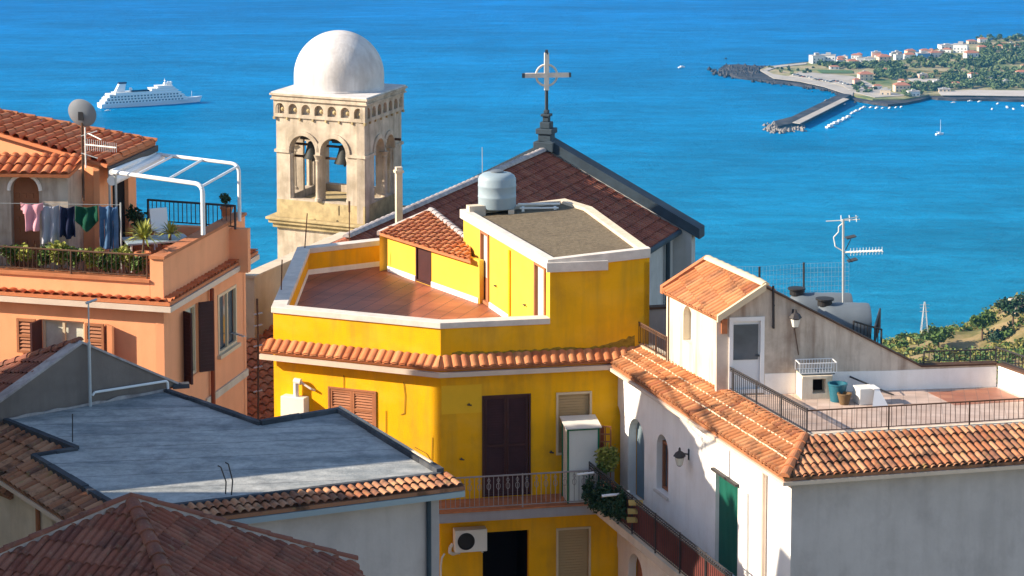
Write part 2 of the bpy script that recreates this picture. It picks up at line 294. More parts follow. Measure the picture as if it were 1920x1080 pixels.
# ---------------------------------------------------------------- tiled slopes
def tiles(name, poly, down, m, parent, pu=TPU, pv=TPV, amp=.05, lift=.035, deck=.08):
    P = [Vector(p) for p in poly]; n = Vector((0,0,0))
    for i in range(len(P)): a, b = P[i], P[(i+1) % len(P)]; n += (a-P[0]).cross(b-P[0])
    n.normalize()
    if n.z < 0: n = -n
    v = Vector(down); v = (v-n*v.dot(n)).normalized(); u = v.cross(n).normalized(); o = P[0]
    us = [(p-o).dot(u) for p in P]; vs = [(p-o).dot(v) for p in P]
    k0, k1 = floor(min(us)/pu)-1, floor(max(us)/pu)+2; j0, j1 = floor(min(vs)/pv)-1, floor(max(vs)/pv)+2
    bm = bmesh.new(); uvl = bm.loops.layers.uv.new('UVMap'); S_ = 6
    rnd = random.Random(len(P)*31+int(abs(us[1])*100))
    prof = [0, .72, .98, 1.0, .74, .0]
    for j in range(j0, j1):
        rows = []
        for vv, h in ((j*pv-.02, .0), ((j+1)*pv, lift)):
            row = []
            for k in range(k0, k1):
                for q in range(S_):
                    uu = (k+q/S_)*pu; row.append((uu, vv, h+amp*prof[q]))
            rows.append(row)
        jit = {}
        for i in range(len(rows[0])-1):
            kk = i//S_
            if kk not in jit: jit[kk] = rnd.uniform(-.006, .010)
            c = [rows[0][i], rows[0][i+1], rows[1][i+1], rows[1][i]]
            vv = [bm.verts.new(o+u*a+v*b+n*(h+jit[kk])) for a, b, h in c]
            f = bm.faces.new(vv)
            for lp, (a, b, h) in zip(f.loops, c): lp[uvl].uv = ((kk+k0+.5)*pu, (j+.5)*pv)
    bmesh.ops.remove_doubles(bm, verts=bm.verts, dist=.0008)
    cen = sum(P, Vector((0,0,0)))/len(P)
    for i in range(len(P)):
        a, b = P[i], P[(i+1) % len(P)]; e = (b-a).cross(n).normalized()
        if e.dot(cen-a) > 0: e = -e
        bmesh.ops.bisect_plane(bm, geom=bm.verts[:]+bm.edges[:]+bm.faces[:], plane_co=a, plane_no=e, clear_outer=True)
    o0 = ORI.get(parent, Vector((0,0,0)))
    # deck under the tiles
    tr = tessellate_polygon([P]); b0 = [bm.verts.new(p-n*.004) for p in P]; b1 = [bm.verts.new(p-n*deck) for p in P]
    for t in tr:
        try: bm.faces.new([b1[i] for i in t]); bm.faces.new([b0[i] for i in t])
        except Exception: pass
    for i in range(len(P)):
        j = (i+1) % len(P); bm.faces.new([b0[i], b0[j], b1[j], b1[i]])
    bmesh.ops.translate(bm, verts=bm.verts, vec=-o0)
    bm.normal_update()
    for f in bm.faces:
        if len(f.verts) and f.normal.dot(n) < -.1 and not all(v_ in b1 for v_ in f.verts): f.normal_flip()
    me = bpy.data.meshes.new(name); bm.to_mesh(me); bm.free(); me.materials.append(m)
    ob = bpy.data.objects.new(name, me); COL.objects.link(ob)
    if parent: ob.parent = parent; ORI[ob] = o0
    return ob
def ridge(mb, a, b, r=.12, ln=.42, n=6):
    a, b = Vector(a), Vector(b); d = b-a; L = d.length; d.normalize(); side = d.cross(Vector((0,0,1))).normalized(); up = side.cross(d)
    k = max(1, int(L/ln)); st = L/k
    for i in range(k):
        p0 = a+d*(i*st-.03); p1 = a+d*((i+1)*st+.02); r0, r1 = r*.88, r*1.08
        v0 = [p0+side*(r0*cos(pi*j/n))+up*(r0*.8*sin(pi*j/n)) for j in range(n+1)]; v1 = [p1+side*(r1*cos(pi*j/n))+up*(r1*.8*sin(pi*j/n)+.012) for j in range(n+1)]
        mb.add(v0+v1, [(j, j+1, n+2+j, n+1+j) for j in range(n)]+[tuple(range(n+1)), tuple(range(n+1, 2*n+2))])
    return mb
def skirt(parent, line, ztop, zbot, out, m, gut=True, s0=0, s1=0, names=('eave_roof', 'gutter')):
    # tiled pent roof hung round a facade polyline (outside is to the right of travel reversed -> use right side)
    L = [V2(p) for p in line]; zt = ztop if callable(ztop) else (lambda p: ztop); zb = zbot if callable(zbot) else (lambda p: zbot)
    e0 = (L[1]-L[0]).normalized(); e1 = (L[-1]-L[-2]).normalized()
    I = [p.copy() for p in L]; O = offset(L, out); 
    O[0] -= e0*s0; O[-1] += e1*s1
    I[0] -= e0*s0*.6; I[-1] += e1*s1*.6
    for i in range(len(L)-1):
        a, b, c, d = I[i], I[i+1], O[i+1], O[i]
        nn = Vector(((L[i+1]-L[i]).y, -(L[i+1]-L[i]).x)).normalized()
        P = [Vector((a.x, a.y, zt(a))), Vector((b.x, b.y, zt(b))), Vector((c.x, c.y, zb(c))), Vector((d.x, d.y, zb(d)))]
        tiles(names[0], P, (nn.x*out, nn.y*out, zb(d)-zt(a)), m, parent)
    if gut:
        G0 = offset(L, out-.10); G1 = offset(L, out+.03); G0[0] -= e0*s0; G1[0] -= e0*s0; G0[-1] += e1*s1; G1[-1] += e1*s1
        z0 = zb(O[0]); mb = MB().strip(G1, G0, lambda p: zb(p)-.22, lambda p: zb(p)-.095)
        mb.build(names[1], M['gutter'], parent)
def railing(name, pts, h, parent, m, sp=.13, r=.009, rail=.02, post=1.6, low=.07, ornament=False):
    mb = MB(); P = [Vector(p) for p in pts]
    for a, b in zip(P[:-1], P[1:]):
        d = b-a; L = d.length; k = max(1, int(L/sp)); up = Vector((0,0,h))
        mb.tube(a+up, b+up, rail, 6); mb.tube(a+Vector((0,0,low)), b+Vector((0,0,low)), rail*.7, 4)
        if ornament: mb.tube(a+Vector((0,0,h*.86)), b+Vector((0,0,h*.86)), rail*.6, 4)
        for i in range(k+1):
            q = a+d*(i/k); mb.tube(q+Vector((0,0,low)), q+up, r, 4, cap=False)
            if ornament and i < k:
                c = a+d*((i+.5)/k)+Vector((0,0,h*.93)); mb.tube(c-d.normalized()*.03, c+d.normalized()*.03, .02, 4)
        for i in range(int(L/post)+2):
            q = a+d*min(1, i*post/L); mb.tube(q, q+up*1.03, rail*1.1, 5)
    return mb.build(name, m, parent)
def leaves(mb, c, rad, n, size, rnd=random, shell=.45, lobes=None):
    c = Vector(c)
    lobes = lobes or [(Vector((0,0,0)), 1.0)]
    for i in range(n):
        lo, ls = rnd.choice(lobes)
        d = Vector((rnd.gauss(0,1), rnd.gauss(0,1), rnd.gauss(0,1))).normalized()*(shell+(1-shell)*rnd.random())*ls
        p = c+Vector(((lo.x+d.x)*rad[0], (lo.y+d.y)*rad[1], (lo.z+d.z)*rad[2]))
        a = Vector((rnd.gauss(0,1), rnd.gauss(0,1), rnd.gauss(0,.6))).normalized(); b = a.cross(Vector((rnd.gauss(0,1), rnd.gauss(0,1), rnd.gauss(0,1)))).normalized()
        s = size*rnd.uniform(.6, 1.4); mb.add([p-a*s*.5, p+b*s*.32, p+a*s*.6, p-b*s*.32], [(0,1,2,3)])
    return mb
def mlobes(k, rnd, spread=.55):
    return [(Vector((rnd.uniform(-1,1), rnd.uniform(-1,1), rnd.uniform(-.7,.8)))*spread, rnd.uniform(.35,.6)) for _ in range(k)]
def shutter(fac, parent, name, u0, u1, z0, z1, m, o=.02, th=.05, louver=.06, hinge=None):
    # louvred leaf; as one mesh: frame + slats
    mb = MB(); f = .06
    fac.box(mb, u0, u0+f, z0, z1, o, o+th); fac.box(mb, u1-f, u1, z0, z1, o, o+th)
    fac.box(mb, u0+f, u1-f, z0, z0+f, o+.002, o+th-.002); fac.box(mb, u0+f, u1-f, z1-f, z1, o+.002, o+th-.002); zm = (z0+z1)/2; fac.box(mb, u0+f, u1-f, zm-f/2, zm+f/2, o+.002, o+th-.002)
    z = z0+f
    while z < z1-f-louver*.5:
        mb.add([fac.P(u0+f, z+louver*.75, o+.006), fac.P(u1-f, z+louver*.75, o+.006), fac.P(u1-f, z, o+th-.006), fac.P(u0+f, z, o+th-.006)], [(0,1,2,3)])
        z += louver
    fac.box(mb, u0+f, u1-f, z0+f, z1-f, o-.012, o+.001)
    return mb.build(name, m, parent)
def frame(fac, mb, u0, u1, z0, z1, w_, o0, o1):
    fac.box(mb, u0, u0+w_, z0, z1, o0, o1); fac.box(mb, u1-w_, u1, z0, z1, o0, o1)
    fac.box(mb, u0+w_, u1-w_, z0, z0+w_, o0+.002, o1-.002); fac.box(mb, u0+w_, u1-w_, z1-w_, z1, o0+.002, o1-.002); return mb
def pane(fac, parent, name, u0, u1, z0, z1, m, o=-.12):
    mb = MB(); fac.box(mb, u0, u1, z0, z1, o-.02, o); return mb.build(name, m, parent)
# ================================================================ YELLOW HOUSE
zp = D(826, 607, 62).z
L_, N_, C_ = W(512, 577, zp), D(826, 607, 62), W(1031, 598, zp)
BL, BR = W(560, 465, zp), W(720, 447, zp)
f1 = Fac(L_, N_); dR = (V2(C_)-V2(N_)).normalized(); f2 = Fac(N_, V2(N_)+dR*6)
uR = f2.px(1218, 500)[0]; R_ = f2.P(uR, 0); uC = f2.px(1031, 550)[0]; C_ = f2.P(uC, zp)
zC = f2.px(1031, 492)[1]; zR = f2.px(1218, 470)[1]
LP = W(869, 398, zC)                     # far end of the penthouse's left face
yh = thing('yellow_house', (N_.x, N_.y, -31), 'bright yellow house with a tiled roof terrace and a flat-roofed penthouse', 'house')
zfl = zp-.80
back = Vector((.25, 1)).normalized()
RB = V2(R_)+Vector((-.12, 1)).normalized()*9; LB = V2(BL)+Vector((.3, 3))
# front left wall with shuttered window
mb = MB(); w1 = f1.rect(618, 704, 731, 803)
f1.wall(mb, rectloop(0, f1.L, -31, zfl-.25), [rectloop(*w1)], .18)
sd = Fac(BL, L_); sd.wall(mb, rectloop(0, sd.L, -31, zfl-.25), [], .18)
mb.build('wall', M['yellow'], yh)
# front right wall, reaching up to the penthouse roof
mb = MB()
dA = f2.rect(906, 993, 742, 929); wA = f2.rect(1046, 1106, 738, 850); dB = f2.rect(905, 991, 996, 1130); wB = f2.rect(1046, 1104, 992, 1120)
zj = zfl-.25
f2.wall(mb, [(0, -31), (uR, -31), (uR, zR-.1), (uC, zC-.1), (uC, zj), (0, zj)], [rectloop(*dA), rectloop(*wA), rectloop(*dB), rectloop(*wB)], .18)
RK = V2(RB)+Vector((-.3, -2.3)); sr = Fac(R_, RK); sr.wall(mb, rectloop(0, sr.L, -31, zR-.1), [], .18); sr = Fac(RK, RB); sr.wall(mb, rectloop(0, sr.L, -31, zfl-.3), [], .18)
mb.build('wall', M['yellow'], yh)
bk = MB(); q = Fac(RB, LB); q.wall(bk, rectloop(0, q.L, -31, zfl-.3)); q = Fac(LB, BL); q.wall(bk, rectloop(0, q.L, -31, zfl-.3)); bk.build('wall', M['yellow'], yh)
# parapet round the terrace + coping
line = [BR, BL, L_, N_, C_]; line = [V2(p) for p in line]
inn = offset(line, -.30)
MB().strip(offset(line, 0), inn, zfl-.3, zp-.13).build('parapet', M['yellow'], yh)
o1 = offset(line, .05); i1 = offset(line, -.36)
o1[-1] = o1[-1]-(line[-1]-line[-2]).normalized()*.0; 
MB().strip(o1, i1, zp-.13, zp+.03).build('coping', M['coping'], yh, bevel=.012)
# terrace floor
AN = W(727, 508, zfl); AE = W(889, 566, zfl)      # annex wall foot
fl = [inn[1], inn[2], inn[3], inn[4], V2(C_)+Vector((.2, .4)), V2(LP)+Vector((.5, .3)), V2(AN)+Vector((.6, 1.0)), inn[0]]
FT = floor_tile_mat('terrace_floor_tiles', (.36,.105,.045), (.43,.14,.065), (.14,.055,.035), radians(19), .5, .155, .018)
MB().prism(fl, zfl-.2, zfl).build('terrace_floor', FT, yh)
# skirting band inside the parapet
i2 = offset(line, -.315); MB().strip(offset(line, -.302)[:4], i2[:4], zfl+.002, zfl+.16).build('skirting', M['white'], yh)
# eave skirt
ztop = f1.px(700, 655)[1]; 
O2 = offset([L_, N_, R_], .32)[1]; zbot = ZA(O2, 693)
skirt(yh, [V2(L_), V2(N_), V2(R_)+dR*.0], ztop, zbot, .32, M['tile_orange'], s0=.28, s1=-.55)
# window in left facade
u0, u1, z0, z1 = w1; um = (u0+u1)/2
wd = MB(); frame(f1, wd, u0-.03, u1+.03, z0-.03, z1+.03, .05, -.02, .035); W_ = wd.build('window', M['tan_wood'], yh)
shutter(f1, W_, 'shutter', u0+.03, um-.004, z0+.03, z1-.03, M['tan_wood'], o=-.03, louver=.075); shutter(f1, W_, 'shutter', um+.004, u1-.03, z0+.03, z1-.03, M['tan_wood'], o=-.03, louver=.075)
# balcony door with louvred leaves
u0, u1, z0, z1 = dA; um = (u0+u1)/2
wd = MB(); frame(f2, wd, u0-.03, u1+.03, z0, z1+.03, .055, -.03, .03); W_ = wd.build('door', M['dark_wood'], yh)
shutter(f2, W_, 'door_leaf', u0+.04, um-.004, z0+.05, z1-.03, M['dark_wood'], o=-.06, louver=.07); shutter(f2, W_, 'door_leaf', um+.004, u1-.04, z0+.05, z1-.03, M['dark_wood'], o=-.06, louver=.07)
# roller shutter window, upper and lower
for (u0, u1, z0, z1) in (wA, wB):
    wd = MB(); frame(f2, wd, u0-.05, u1+.05, z0-.02, z1+.05, .06, -.03, .03); W_ = wd.build('window', M['cream_frame'], yh)
    rs = MB(); z = z0
    while z < z1-.02:
        f2.box(rs, u0+.012, u1-.012, z, min(z1, z+.062), -.10, -.07); f2.box(rs, u0+.012, u1-.012, z-.012, z, -.10, -.085); z += .074
    rs.build('roller_shutter', M['roller'], W_)
# lower dark doorway
u0, u1, z0, z1 = dB
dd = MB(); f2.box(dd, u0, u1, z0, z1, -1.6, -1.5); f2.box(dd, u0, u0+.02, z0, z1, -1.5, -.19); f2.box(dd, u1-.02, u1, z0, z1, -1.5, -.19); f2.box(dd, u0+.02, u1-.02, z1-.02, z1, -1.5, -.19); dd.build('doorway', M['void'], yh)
# balcony
zb_ = f2.px(950, 931)[1]; ub1 = f2.px(1112, 931)[0]+.05
bo = 1.05
sb = MB(); f2.box(sb, -.35, ub1, zb_-.30, zb_-.04, 0, bo); slab = sb.build('balcony_slab', M['grey_wall'], yh, bevel=.01)
sb = MB(); f2.box(sb, -.37, ub1+.02, zb_-.038, zb_, 0.001, bo+.03); sb.build('balcony_floor', M['terracotta'], yh)
pts = [f2.P(-.3, zb_, .02), f2.P(-.3, zb_, bo-.05), f2.P(ub1-.03, zb_, bo-.05), f2.P(ub1-.03, zb_, .05)]
rl = railing('railing', pts, .88, yh, M['grey_iron'], sp=.125, r=.011, rail=.022, post=2.3)
orn = MB()
k = int((ub1+.3)/.125)
for i in range(3, k-1, 2):
    for s in (-1, 1):
        u = -.3+(ub1+.27)*(i)/k; pp = [f2.P(u+s*x, zb_+z, bo-.05) for x, z in ((0,.5),(.045,.56),(.05,.64),(0,.70),(-.04,.76),(0,.82))]; orn.path(pp, .008, 4)
orn.build('railing_scrollwork', M['grey_iron'], rl)
# penthouse ---------------------------------------------------------------
f3 = Fac(LP, C_)
mb = MB(); zt3 = lambda u: zC-.1
d1 = f3.rect(903, 917, 437, 579); d2 = f3.rect(1004, 1023, 497, 592)
d1 = (d1[0], d1[1], zfl+.02, d1[3]); d2 = (d2[0], d2[1], zfl+.35, d2[3])
f3.wall(mb, rectloop(0, f3.L, zfl, zC-.1), [rectloop(*d1), rectloop(*d2)], .15)
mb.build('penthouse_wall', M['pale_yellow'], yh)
roofo = [V2(LP), V2(C_), V2(R_), V2(RB)+Vector((-.3, -2.3)), V2(LP)+Vector((3.0, 1.2))]
zr = lambda p: zC+(zR-zC)*max(0, (V2(p)-V2(C_)).dot(dR))/(uR-uC)
mb = MB(); a, b = roofo[3], roofo[4]
for p, q in ((V2(R_), a), (a, b), (b, V2(LP))): g = Fac(p, q); g.wall(mb, rectloop(0, g.L, zfl-.3, zC-.1), [], .15)
mb.build('penthouse_wall', M['yellow'], yh)
MB().prism([p for p in offset(roofo, -.1, True)], lambda p: zr(p)-.32, lambda p: zr(p)-.07).build('penthouse_roof', M['gravel'], yh)
ro = offset([roofo[0], roofo[1], roofo[2]], .10); ri = offset([roofo[0], roofo[1], roofo[2]], -.16)
ro[0] -= (roofo[1]-roofo[0]).normalized()*.05; ri[0] -= (roofo[1]-roofo[0]).normalized()*.05
mb = MB().strip(ro, ri, lambda p: zr(p)-.17, lambda p: zr(p)+.09); mb.build('roof_fascia', M['coping'], yh, bevel=.012)
ro = offset([roofo[2], roofo[3], roofo[4], roofo[0]], .06); ri = offset([roofo[2], roofo[3], roofo[4], roofo[0]], -.2)
ro[0] = ro[0]+(roofo[3]-roofo[2]).normalized()*.17; ri[0] = ri[0]+(roofo[3]-roofo[2]).normalized()*.17
MB().strip(ro, ri, lambda p: zr(p)-.17, lambda p: zr(p)+.02).build('roof_kerb', M['beige'], yh, bevel=.01)
# thicker fascia block to the left part of the front edge
us = f2.px(1138, 480)[0]
mb = MB(); f2.box(mb, uC-.12, us, zC-.24, zC+.02, .102, .16); mb.build('roof_fascia', M['coping'], yh, bevel=.01)
# door and window on the lit face
for (u0, u1, z0, z1), nm in ((d1, 'penthouse_door'), (d2, 'penthouse_window')):
    wd = MB(); frame(f3, wd, u0-.04, u1+.04, z0, z1+.04, .09, -.05, .045); W_ = wd.build(nm, M['tan_wood'], yh)
    zs = z0+(z1-z0)*(.36 if nm == 'penthouse_door' else .0)
    pane(f3, W_, 'pane', u0+.02, u1-.02, zs, z1-.02, M['pale_glass'], -.05)
    if zs > z0: pane(f3, W_, 'panel', u0+.02, u1-.02, z0, zs-.01, M['tan_wood'], -.045)
pm = MB(); u = f3.px(957, 520)[0]; f3.box(pm, u-.06, u+.06, zfl, zC-.3, .002, .05); pm.build('wall_rib', M['yellow'], yh)
ht = MB()
for (x, y) in ((931, 535), (986, 571)): u, z = f3.px(x, y); ht.tube(f3.P(u-.08, z, .06), f3.P(u+.08, z-.02, .06), .018, 5); ht.tube(f3.P(u, z, 0), f3.P(u, z, .07), .014, 5)
ht.build('shutter_catch', M['iron'], yh)
sk = MB(); f3.box(sk, f3.px(886, 550)[0], d1[0]-.06, zfl+.002, zfl+.16, .002, .03); f3.box(sk, d1[1]+.06, f3.L-.3, zfl+.002, zfl+.16, .002, .03); sk.build('skirting', M['white'], yh)
# annex with a tiled lean-to roof
f4 = Fac(AN, AE); AEx = V2(AE)+f4.d*.3
f4 = Fac(AN, AEx)
zeL = f4.px(722, 437)[1]; zeR = f4.px(884, 484)[1]; uE = f4.px(884, 484)[0]
ue = lambda u: zeL+(zeR-zeL)*min(1.2, u/uE)
d3 = f4.rect(781, 808, 458, 534); d3 = (d3[0], d3[1], zfl+.02, d3[3])
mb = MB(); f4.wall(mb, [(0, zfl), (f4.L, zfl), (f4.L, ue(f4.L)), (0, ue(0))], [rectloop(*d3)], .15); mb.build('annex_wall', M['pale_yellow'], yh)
wd = MB(); frame(f4, wd, d3[0]-.03, d3[1]+.03, d3[2], d3[3]+.03, .06, -.03, .02); W_ = wd.build('annex_door', M['dark_wood'], yh); pane(f4, W_, 'panel', d3[0]+.01, d3[1]-.01, d3[2], d3[3], M['dark_wood'], -.03)
sk = MB(); f4.box(sk, .02, d3[0]-.05, zfl+.002, zfl+.16, .002, .03); f4.box(sk, d3[1]+.05, f4.L-.05, zfl+.002, zfl+.16, .002, .03); sk.build('skirting', M['white'], yh)
ea = f4.P(-.12, ue(0)+.03, .22); eb = f4.P(f4.L-.15, ue(f4.L)-.02, .22)
rz_ = D(808, 395, ea.y+1.55); 
slope_d = Vector((ea.x-rz_.x, ea.y-rz_.y, ea.z-rz_.z))
ra = rz_; rb = D(884, 417, (LP.y+C_.y)/2+3.6)
# keep the slope planar: solve rb's height
nn = (eb-ea).cross(ra-ea); rb.z = ea.z-((rb.x-ea.x)*nn.x+(rb.y-ea.y)*nn.y)/nn.z
tiles('annex_roof', [ra, rb, eb, ea], tuple(((ea-ra)+(eb-rb))/2), M['tile_weather'] if 0 else M['tile_orange'], yh, pu=.25, pv=.36, amp=.06)
mb = MB(); d_ = (ra-ea); mb.box(ea+Vector((-.08, 0, -.07)), Vector((.12, 0, 0)), d_, Vector((0, 0, .13))); mb.build('verge_board', M['coping'], yh)
mb = MB(); ridge(mb, ra+Vector((0,0,.03)), rb+Vector((0,0,.03)), .11); mb.build('ridge_tiles', M['mortar'], yh)
mb = MB(); g = Fac(ra, ea); mb.add([V for V in (ea-Vector((0,0,.1)), ra-Vector((0,0,.1)), Vector((ra.x, ra.y, zfl-.2)), Vector((ea.x, ea.y, zfl-.2)))], [(0,1,2,3)]); mb.build('annex_wall', M['pale_yellow'], yh)
# brackets, hooks and cables on the shaded facade
hk = MB()
for (x, y) in ((879, 757), (865, 859), (1033, 846)): u, z = f2.px(x, y); hk.tube(f2.P(u, z, 0), f2.P(u, z, .10), .02, 5); hk.tube(f2.P(u-.06, z, .10), f2.P(u+.06, z-.02, .10), .02, 5)
hk.build('shutter_catch', M['iron'], yh)
cb = MB(); 
for pts in (((757,716),(760,740),(759,775),(752,777)), ((724,770),(724,812)), ((645,703),(645,730)), ((778,838),(800,850),(810,866),(811,820))):
    cb.path([f1.P(f1.px(x, y)[0], f1.px(x, y)[1], .015) for x, y in pts], .007, 4)
cb.build('cable', M['rusty'], yh)
# ------- things on the yellow house
bt = D(932, 389, LP.y-.6); r_ = .56; zt_ = zr(bt)-.07
rt = W(932, 391, zt_+.16)
mb = MB(); hh = 1.0
mb.lathe((rt.x, rt.y, zt_+.20), [(r_*.97, 0), (r_, .04), (r_, .30), (r_*1.015, .32), (r_*1.015, .36), (r_, .38), (r_, .62), (r_*1.015, .64), (r_*1.015, .68), (r_, .70), (r_, hh-.14), (r_*.93, hh-.05), (r_*.75, hh+.02), (r_*.35, hh+.05), (.0, hh+.055)], 40)
tk = thing('water_tank', (rt.x, rt.y, zt_+.002), 'blue-grey ribbed water tank standing on the yellow penthouse roof', 'water tank')
mb.build('body', M['tank'], tk, smooth=True)
MB().lathe((rt.x, rt.y, zt_+.20+hh+.04), [(.2, 0), (.2, .05), (.16, .07), (0, .075)], 20).build('lid', M['dark_tank'], tk, smooth=True)
mb = MB(); mb.cbox((rt.x-.5, rt.y, zt_+.002), .22, .9, .19); mb.cbox((rt.x+.42, rt.y, zt_+.002), .18, .9, .19); mb.build('support_block', M['beige'], tk)
mb = MB(); q = Vector((rt.x-.62, rt.y-.35, zt_+.002)); mb.cbox(q, .5, .34, .32, .3); single('masonry_block', mb, M['beige'], 'low rendered block beside the blue-grey water tank', 'block')
mb = MB(); e = Vector((1, .05, 0)); p = Vector((rt.x+.62, rt.y+.05, zt_+.28)); mb.tube(p, p+e*1.25, .035, 8); mb.tube(p+Vector((.05,-.18,-.09)), p+e*1.2+Vector((0,-.18,-.09)), .03, 8)
for t in (.15, 1.1): mb.box(p+e*t+Vector((-.04,-.22,-.277)), Vector((.08,0,0)), Vector((0,.3,0)), Vector((0,0,.2)))
single('pipe_rack', mb, M['ac'], 'pair of pale pipes lying on blocks right of the water tank', 'pipes')
def rod(x0, y0, x1, y1, dist, r=.014, kind='iron'):
    a = D(x0, y0, dist); b = D(x1, y1, dist); return a, b
rods = [((527, 556), (529, 487), L_.y+2.2, 'thin iron rod at the near end of the blue-shaded left parapet'), ((571, 473), (576, 400), BL.y-.1, 'leaning iron rod at the far corner of the terrace parapet'),
        ((655, 455), (655, 398), BR.y-.2, 'iron rod with a pale tip on the back parapet of the terrace'), ((905, 322), (904, 276), LP.y+.4, 'pale thin whip aerial rising beside the water tank')]
for (a, b, dd_, lab) in rods:
    p, q = D(*a, dd_), D(*b, dd_); 
    if lab[0] != 'p': p.z = min(p.z, zp+.03)
    else: p.z = zr(p)-.05
    mb = MB().tube(p, q, .018 if lab[0] != 'p' else .012, 5)
    if 'pale tip' in lab: mb.tube(q, q+Vector((0, 0, .35)), .035, 6)
    single('iron_rod' if lab[0] != 'p' else 'whip_aerial', mb, M['rusty'] if lab[0] != 'p' else M['galv'], lab, 'rod' if lab[0] != 'p' else 'aerial', loc=p)
# gas boiler on left facade
u0, u1, z0, z1 = f1.rect(533, 581, 738, 800)
bo_ = thing('wall_boiler', f1.P(u0, z0, 0), 'white boiler box with a bent flue on the sunny yellow wall', 'boiler')
mb = MB(); f1.box(mb, u0+.05, u1-.02, z0, z1-.03, .002, .30); mb.build('casing', M['ac'], bo_, bevel=.015)
mb = MB(); f1.box(mb, (u0+u1)/2-.06, (u0+u1)/2+.06, z0+.12, z0+.42, .302, .315); mb.build('vent_grille', M['iron'], bo_)
mb = MB(); uf = f1.px(560, 720)[0]; zt2 = f1.px(560, 712)[1]
mb.tube(f1.P(uf, z1-.04, .15), f1.P(uf, zt2, .15), .075, 12); mb.tube(f1.P(uf-.05, zt2, .15), f1.P(uf+.15, zt2-.01, .15), .085, 12); mb.path([f1.P(uf+.1, zt2, .15), f1.P(uf+.45, zt2-.18, .13), f1.P(uf+.5, zt2-.24, .02)], .03, 8)
mb.build('flue', M['ac'], bo_, smooth=True)
# cabinet on the balcony
cbn = thing('balcony_cabinet', f2.P(f2.px(1042, 930)[0], zb_, bo-.6), 'tall white cabinet with green edges at the end of the yellow balcony', 'cabinet')
u0 = f2.px(1046, 900)[0]+.05; u1 = ub1-.10; zc1 = zb_+2.0; oc = bo-.12
mb = MB(); f2.box(mb, u0+.03, u1-.03, zb_+.003, zc1-.03, oc-.68, oc-.02); mb.build('body', M['ac'], cbn)
mb = MB()
for u in (u0, u1-.045):
    f2.box(mb, u, u+.045, zb_+.001, zc1-.0, oc-.04, oc+.005); f2.box(mb, u, u+.045, zb_+.001, zc1-.0, oc-.70, oc-.66)
f2.box(mb, u0+.045, u1-.045, zc1-.045, zc1-.002, oc-.03, oc+.003); mb.build('corner_trim', M['green_trim'], cbn)
mb = MB(); a = f2.P(u0-.05, zc1+.01, oc+.06); mb.box(a, f2.P(u1+.05, zc1+.01, oc+.06)-a, f2.P(u0-.05, zc1+.14, oc-.74)-a, Vector((0,0,.03))); mb.build('lid', M['ac'], cbn)
# outdoor unit under the balcony
u0, u1, z0, z1 = f2.rect(848, 908, 985, 1026)
ac = thing('air_conditioner', f2.P(u0, z0, 0), 'white air conditioner unit hung on the yellow wall under the balcony', 'air conditioner')
mb = MB(); f2.box(mb, u0, u1, z0, z1, .10, .42); mb.build('casing', M['ac'], ac, bevel=.012)
mb = MB(); c = f2.P(u0+.30, (z0+z1)/2, .425); mb.lathe(c, [(.23, 0), (.23, .02), (.20, .02), (.19, .005), (0, .005)], 28, ax=(f2.n.x, f2.n.y, 0)); mb.build('fan_grille', M['black'], ac)
mb = MB(); f2.box(mb, u0+.1, u0+.14, z0-.05, z0+.3, .001, .06); f2.box(mb, u0+.1, u0+.14, z0-.045, z0-.004, .06, .40); f2.box(mb, u1-.14, u1-.1, z0-.05, z0+.3, .001, .06); f2.box(mb, u1-.14, u1-.1, z0-.045, z0-.004, .06, .40); mb.build('bracket', M['galv'], ac)
mb = MB(); mb.path([f2.P(u0-.02, z0+.18, .2), f2.P(u0-.09, z0+.1, .2), f2.P(u0-.10, z0-.05, .18), f2.P(u0+.0, z0-.12, .12), f2.P(u0+.16, z0-.1, .05)], .045, 8); mb.build('insulated_hose', M['ac'], ac, smooth=True)
mb = MB(); mb.path([f2.P(f2.px(x, y)[0], f2.px(x, y)[1], .05) for x, y in ((826, 1110), (826, 1060), (828, 1045), (833, 1037))], .025, 7); single('vent_pipe', mb, M['ac'], 'thin cream bent pipe low on the yellow wall below the air conditioner', 'pipe')
# ================================================================ BELL TOWER
TN = D(688, 187, 88); zt = TN.z; TL = W(502, 174, zt); TR = W(768, 160, zt)
e1 = (V2(TL)-V2(TN)).normalized(); e2 = (V2(TR)-V2(TN)).normalized()
TW = 4.30
N0 = V2(TN); L0 = N0+e1*TW; R0 = N0+e2*TW; B0 = L0+e2*TW
tw = thing('bell_tower', (N0.x, N0.y, -31), 'square stone bell tower with twin arched openings and a white dome', 'bell tower')
cn = [L0, N0, R0, B0]
def inset(d): return offset([cn[0], cn[1], cn[2], cn[3]], -d, True)
slab_o = offset(cn, 0, True)
mb = MB().prism(slab_o, zt-.07, zt); mb.prism(inset(.07), zt-.19, zt-.072); mb.prism(inset(.03), zt-.24, zt-.192); mb.build('cornice', M['stone'], tw)
MB().prism(inset(.05), zt+.001, zt+.05).build('roof_slab', M['dome'], tw)
body = inset(.20)
FF = [Fac(body[0], body[1]), Fac(body[1], body[2]), Fac(body[2], body[3]), Fac(body[3], body[0])]
ff = FF[0]
zc0 = ff.px(600, 224)[1]; zc1 = zt-.24; zstr = ff.px(600, 285)[1]; zsill = ff.px(600, 377)[1]; zledge = ff.px(600, 418)[1]
ops = [ff.rect(544, 593, 285, 375)[:2], ff.rect(602, 650, 285, 375)[:2]]
Ltw = ff.L
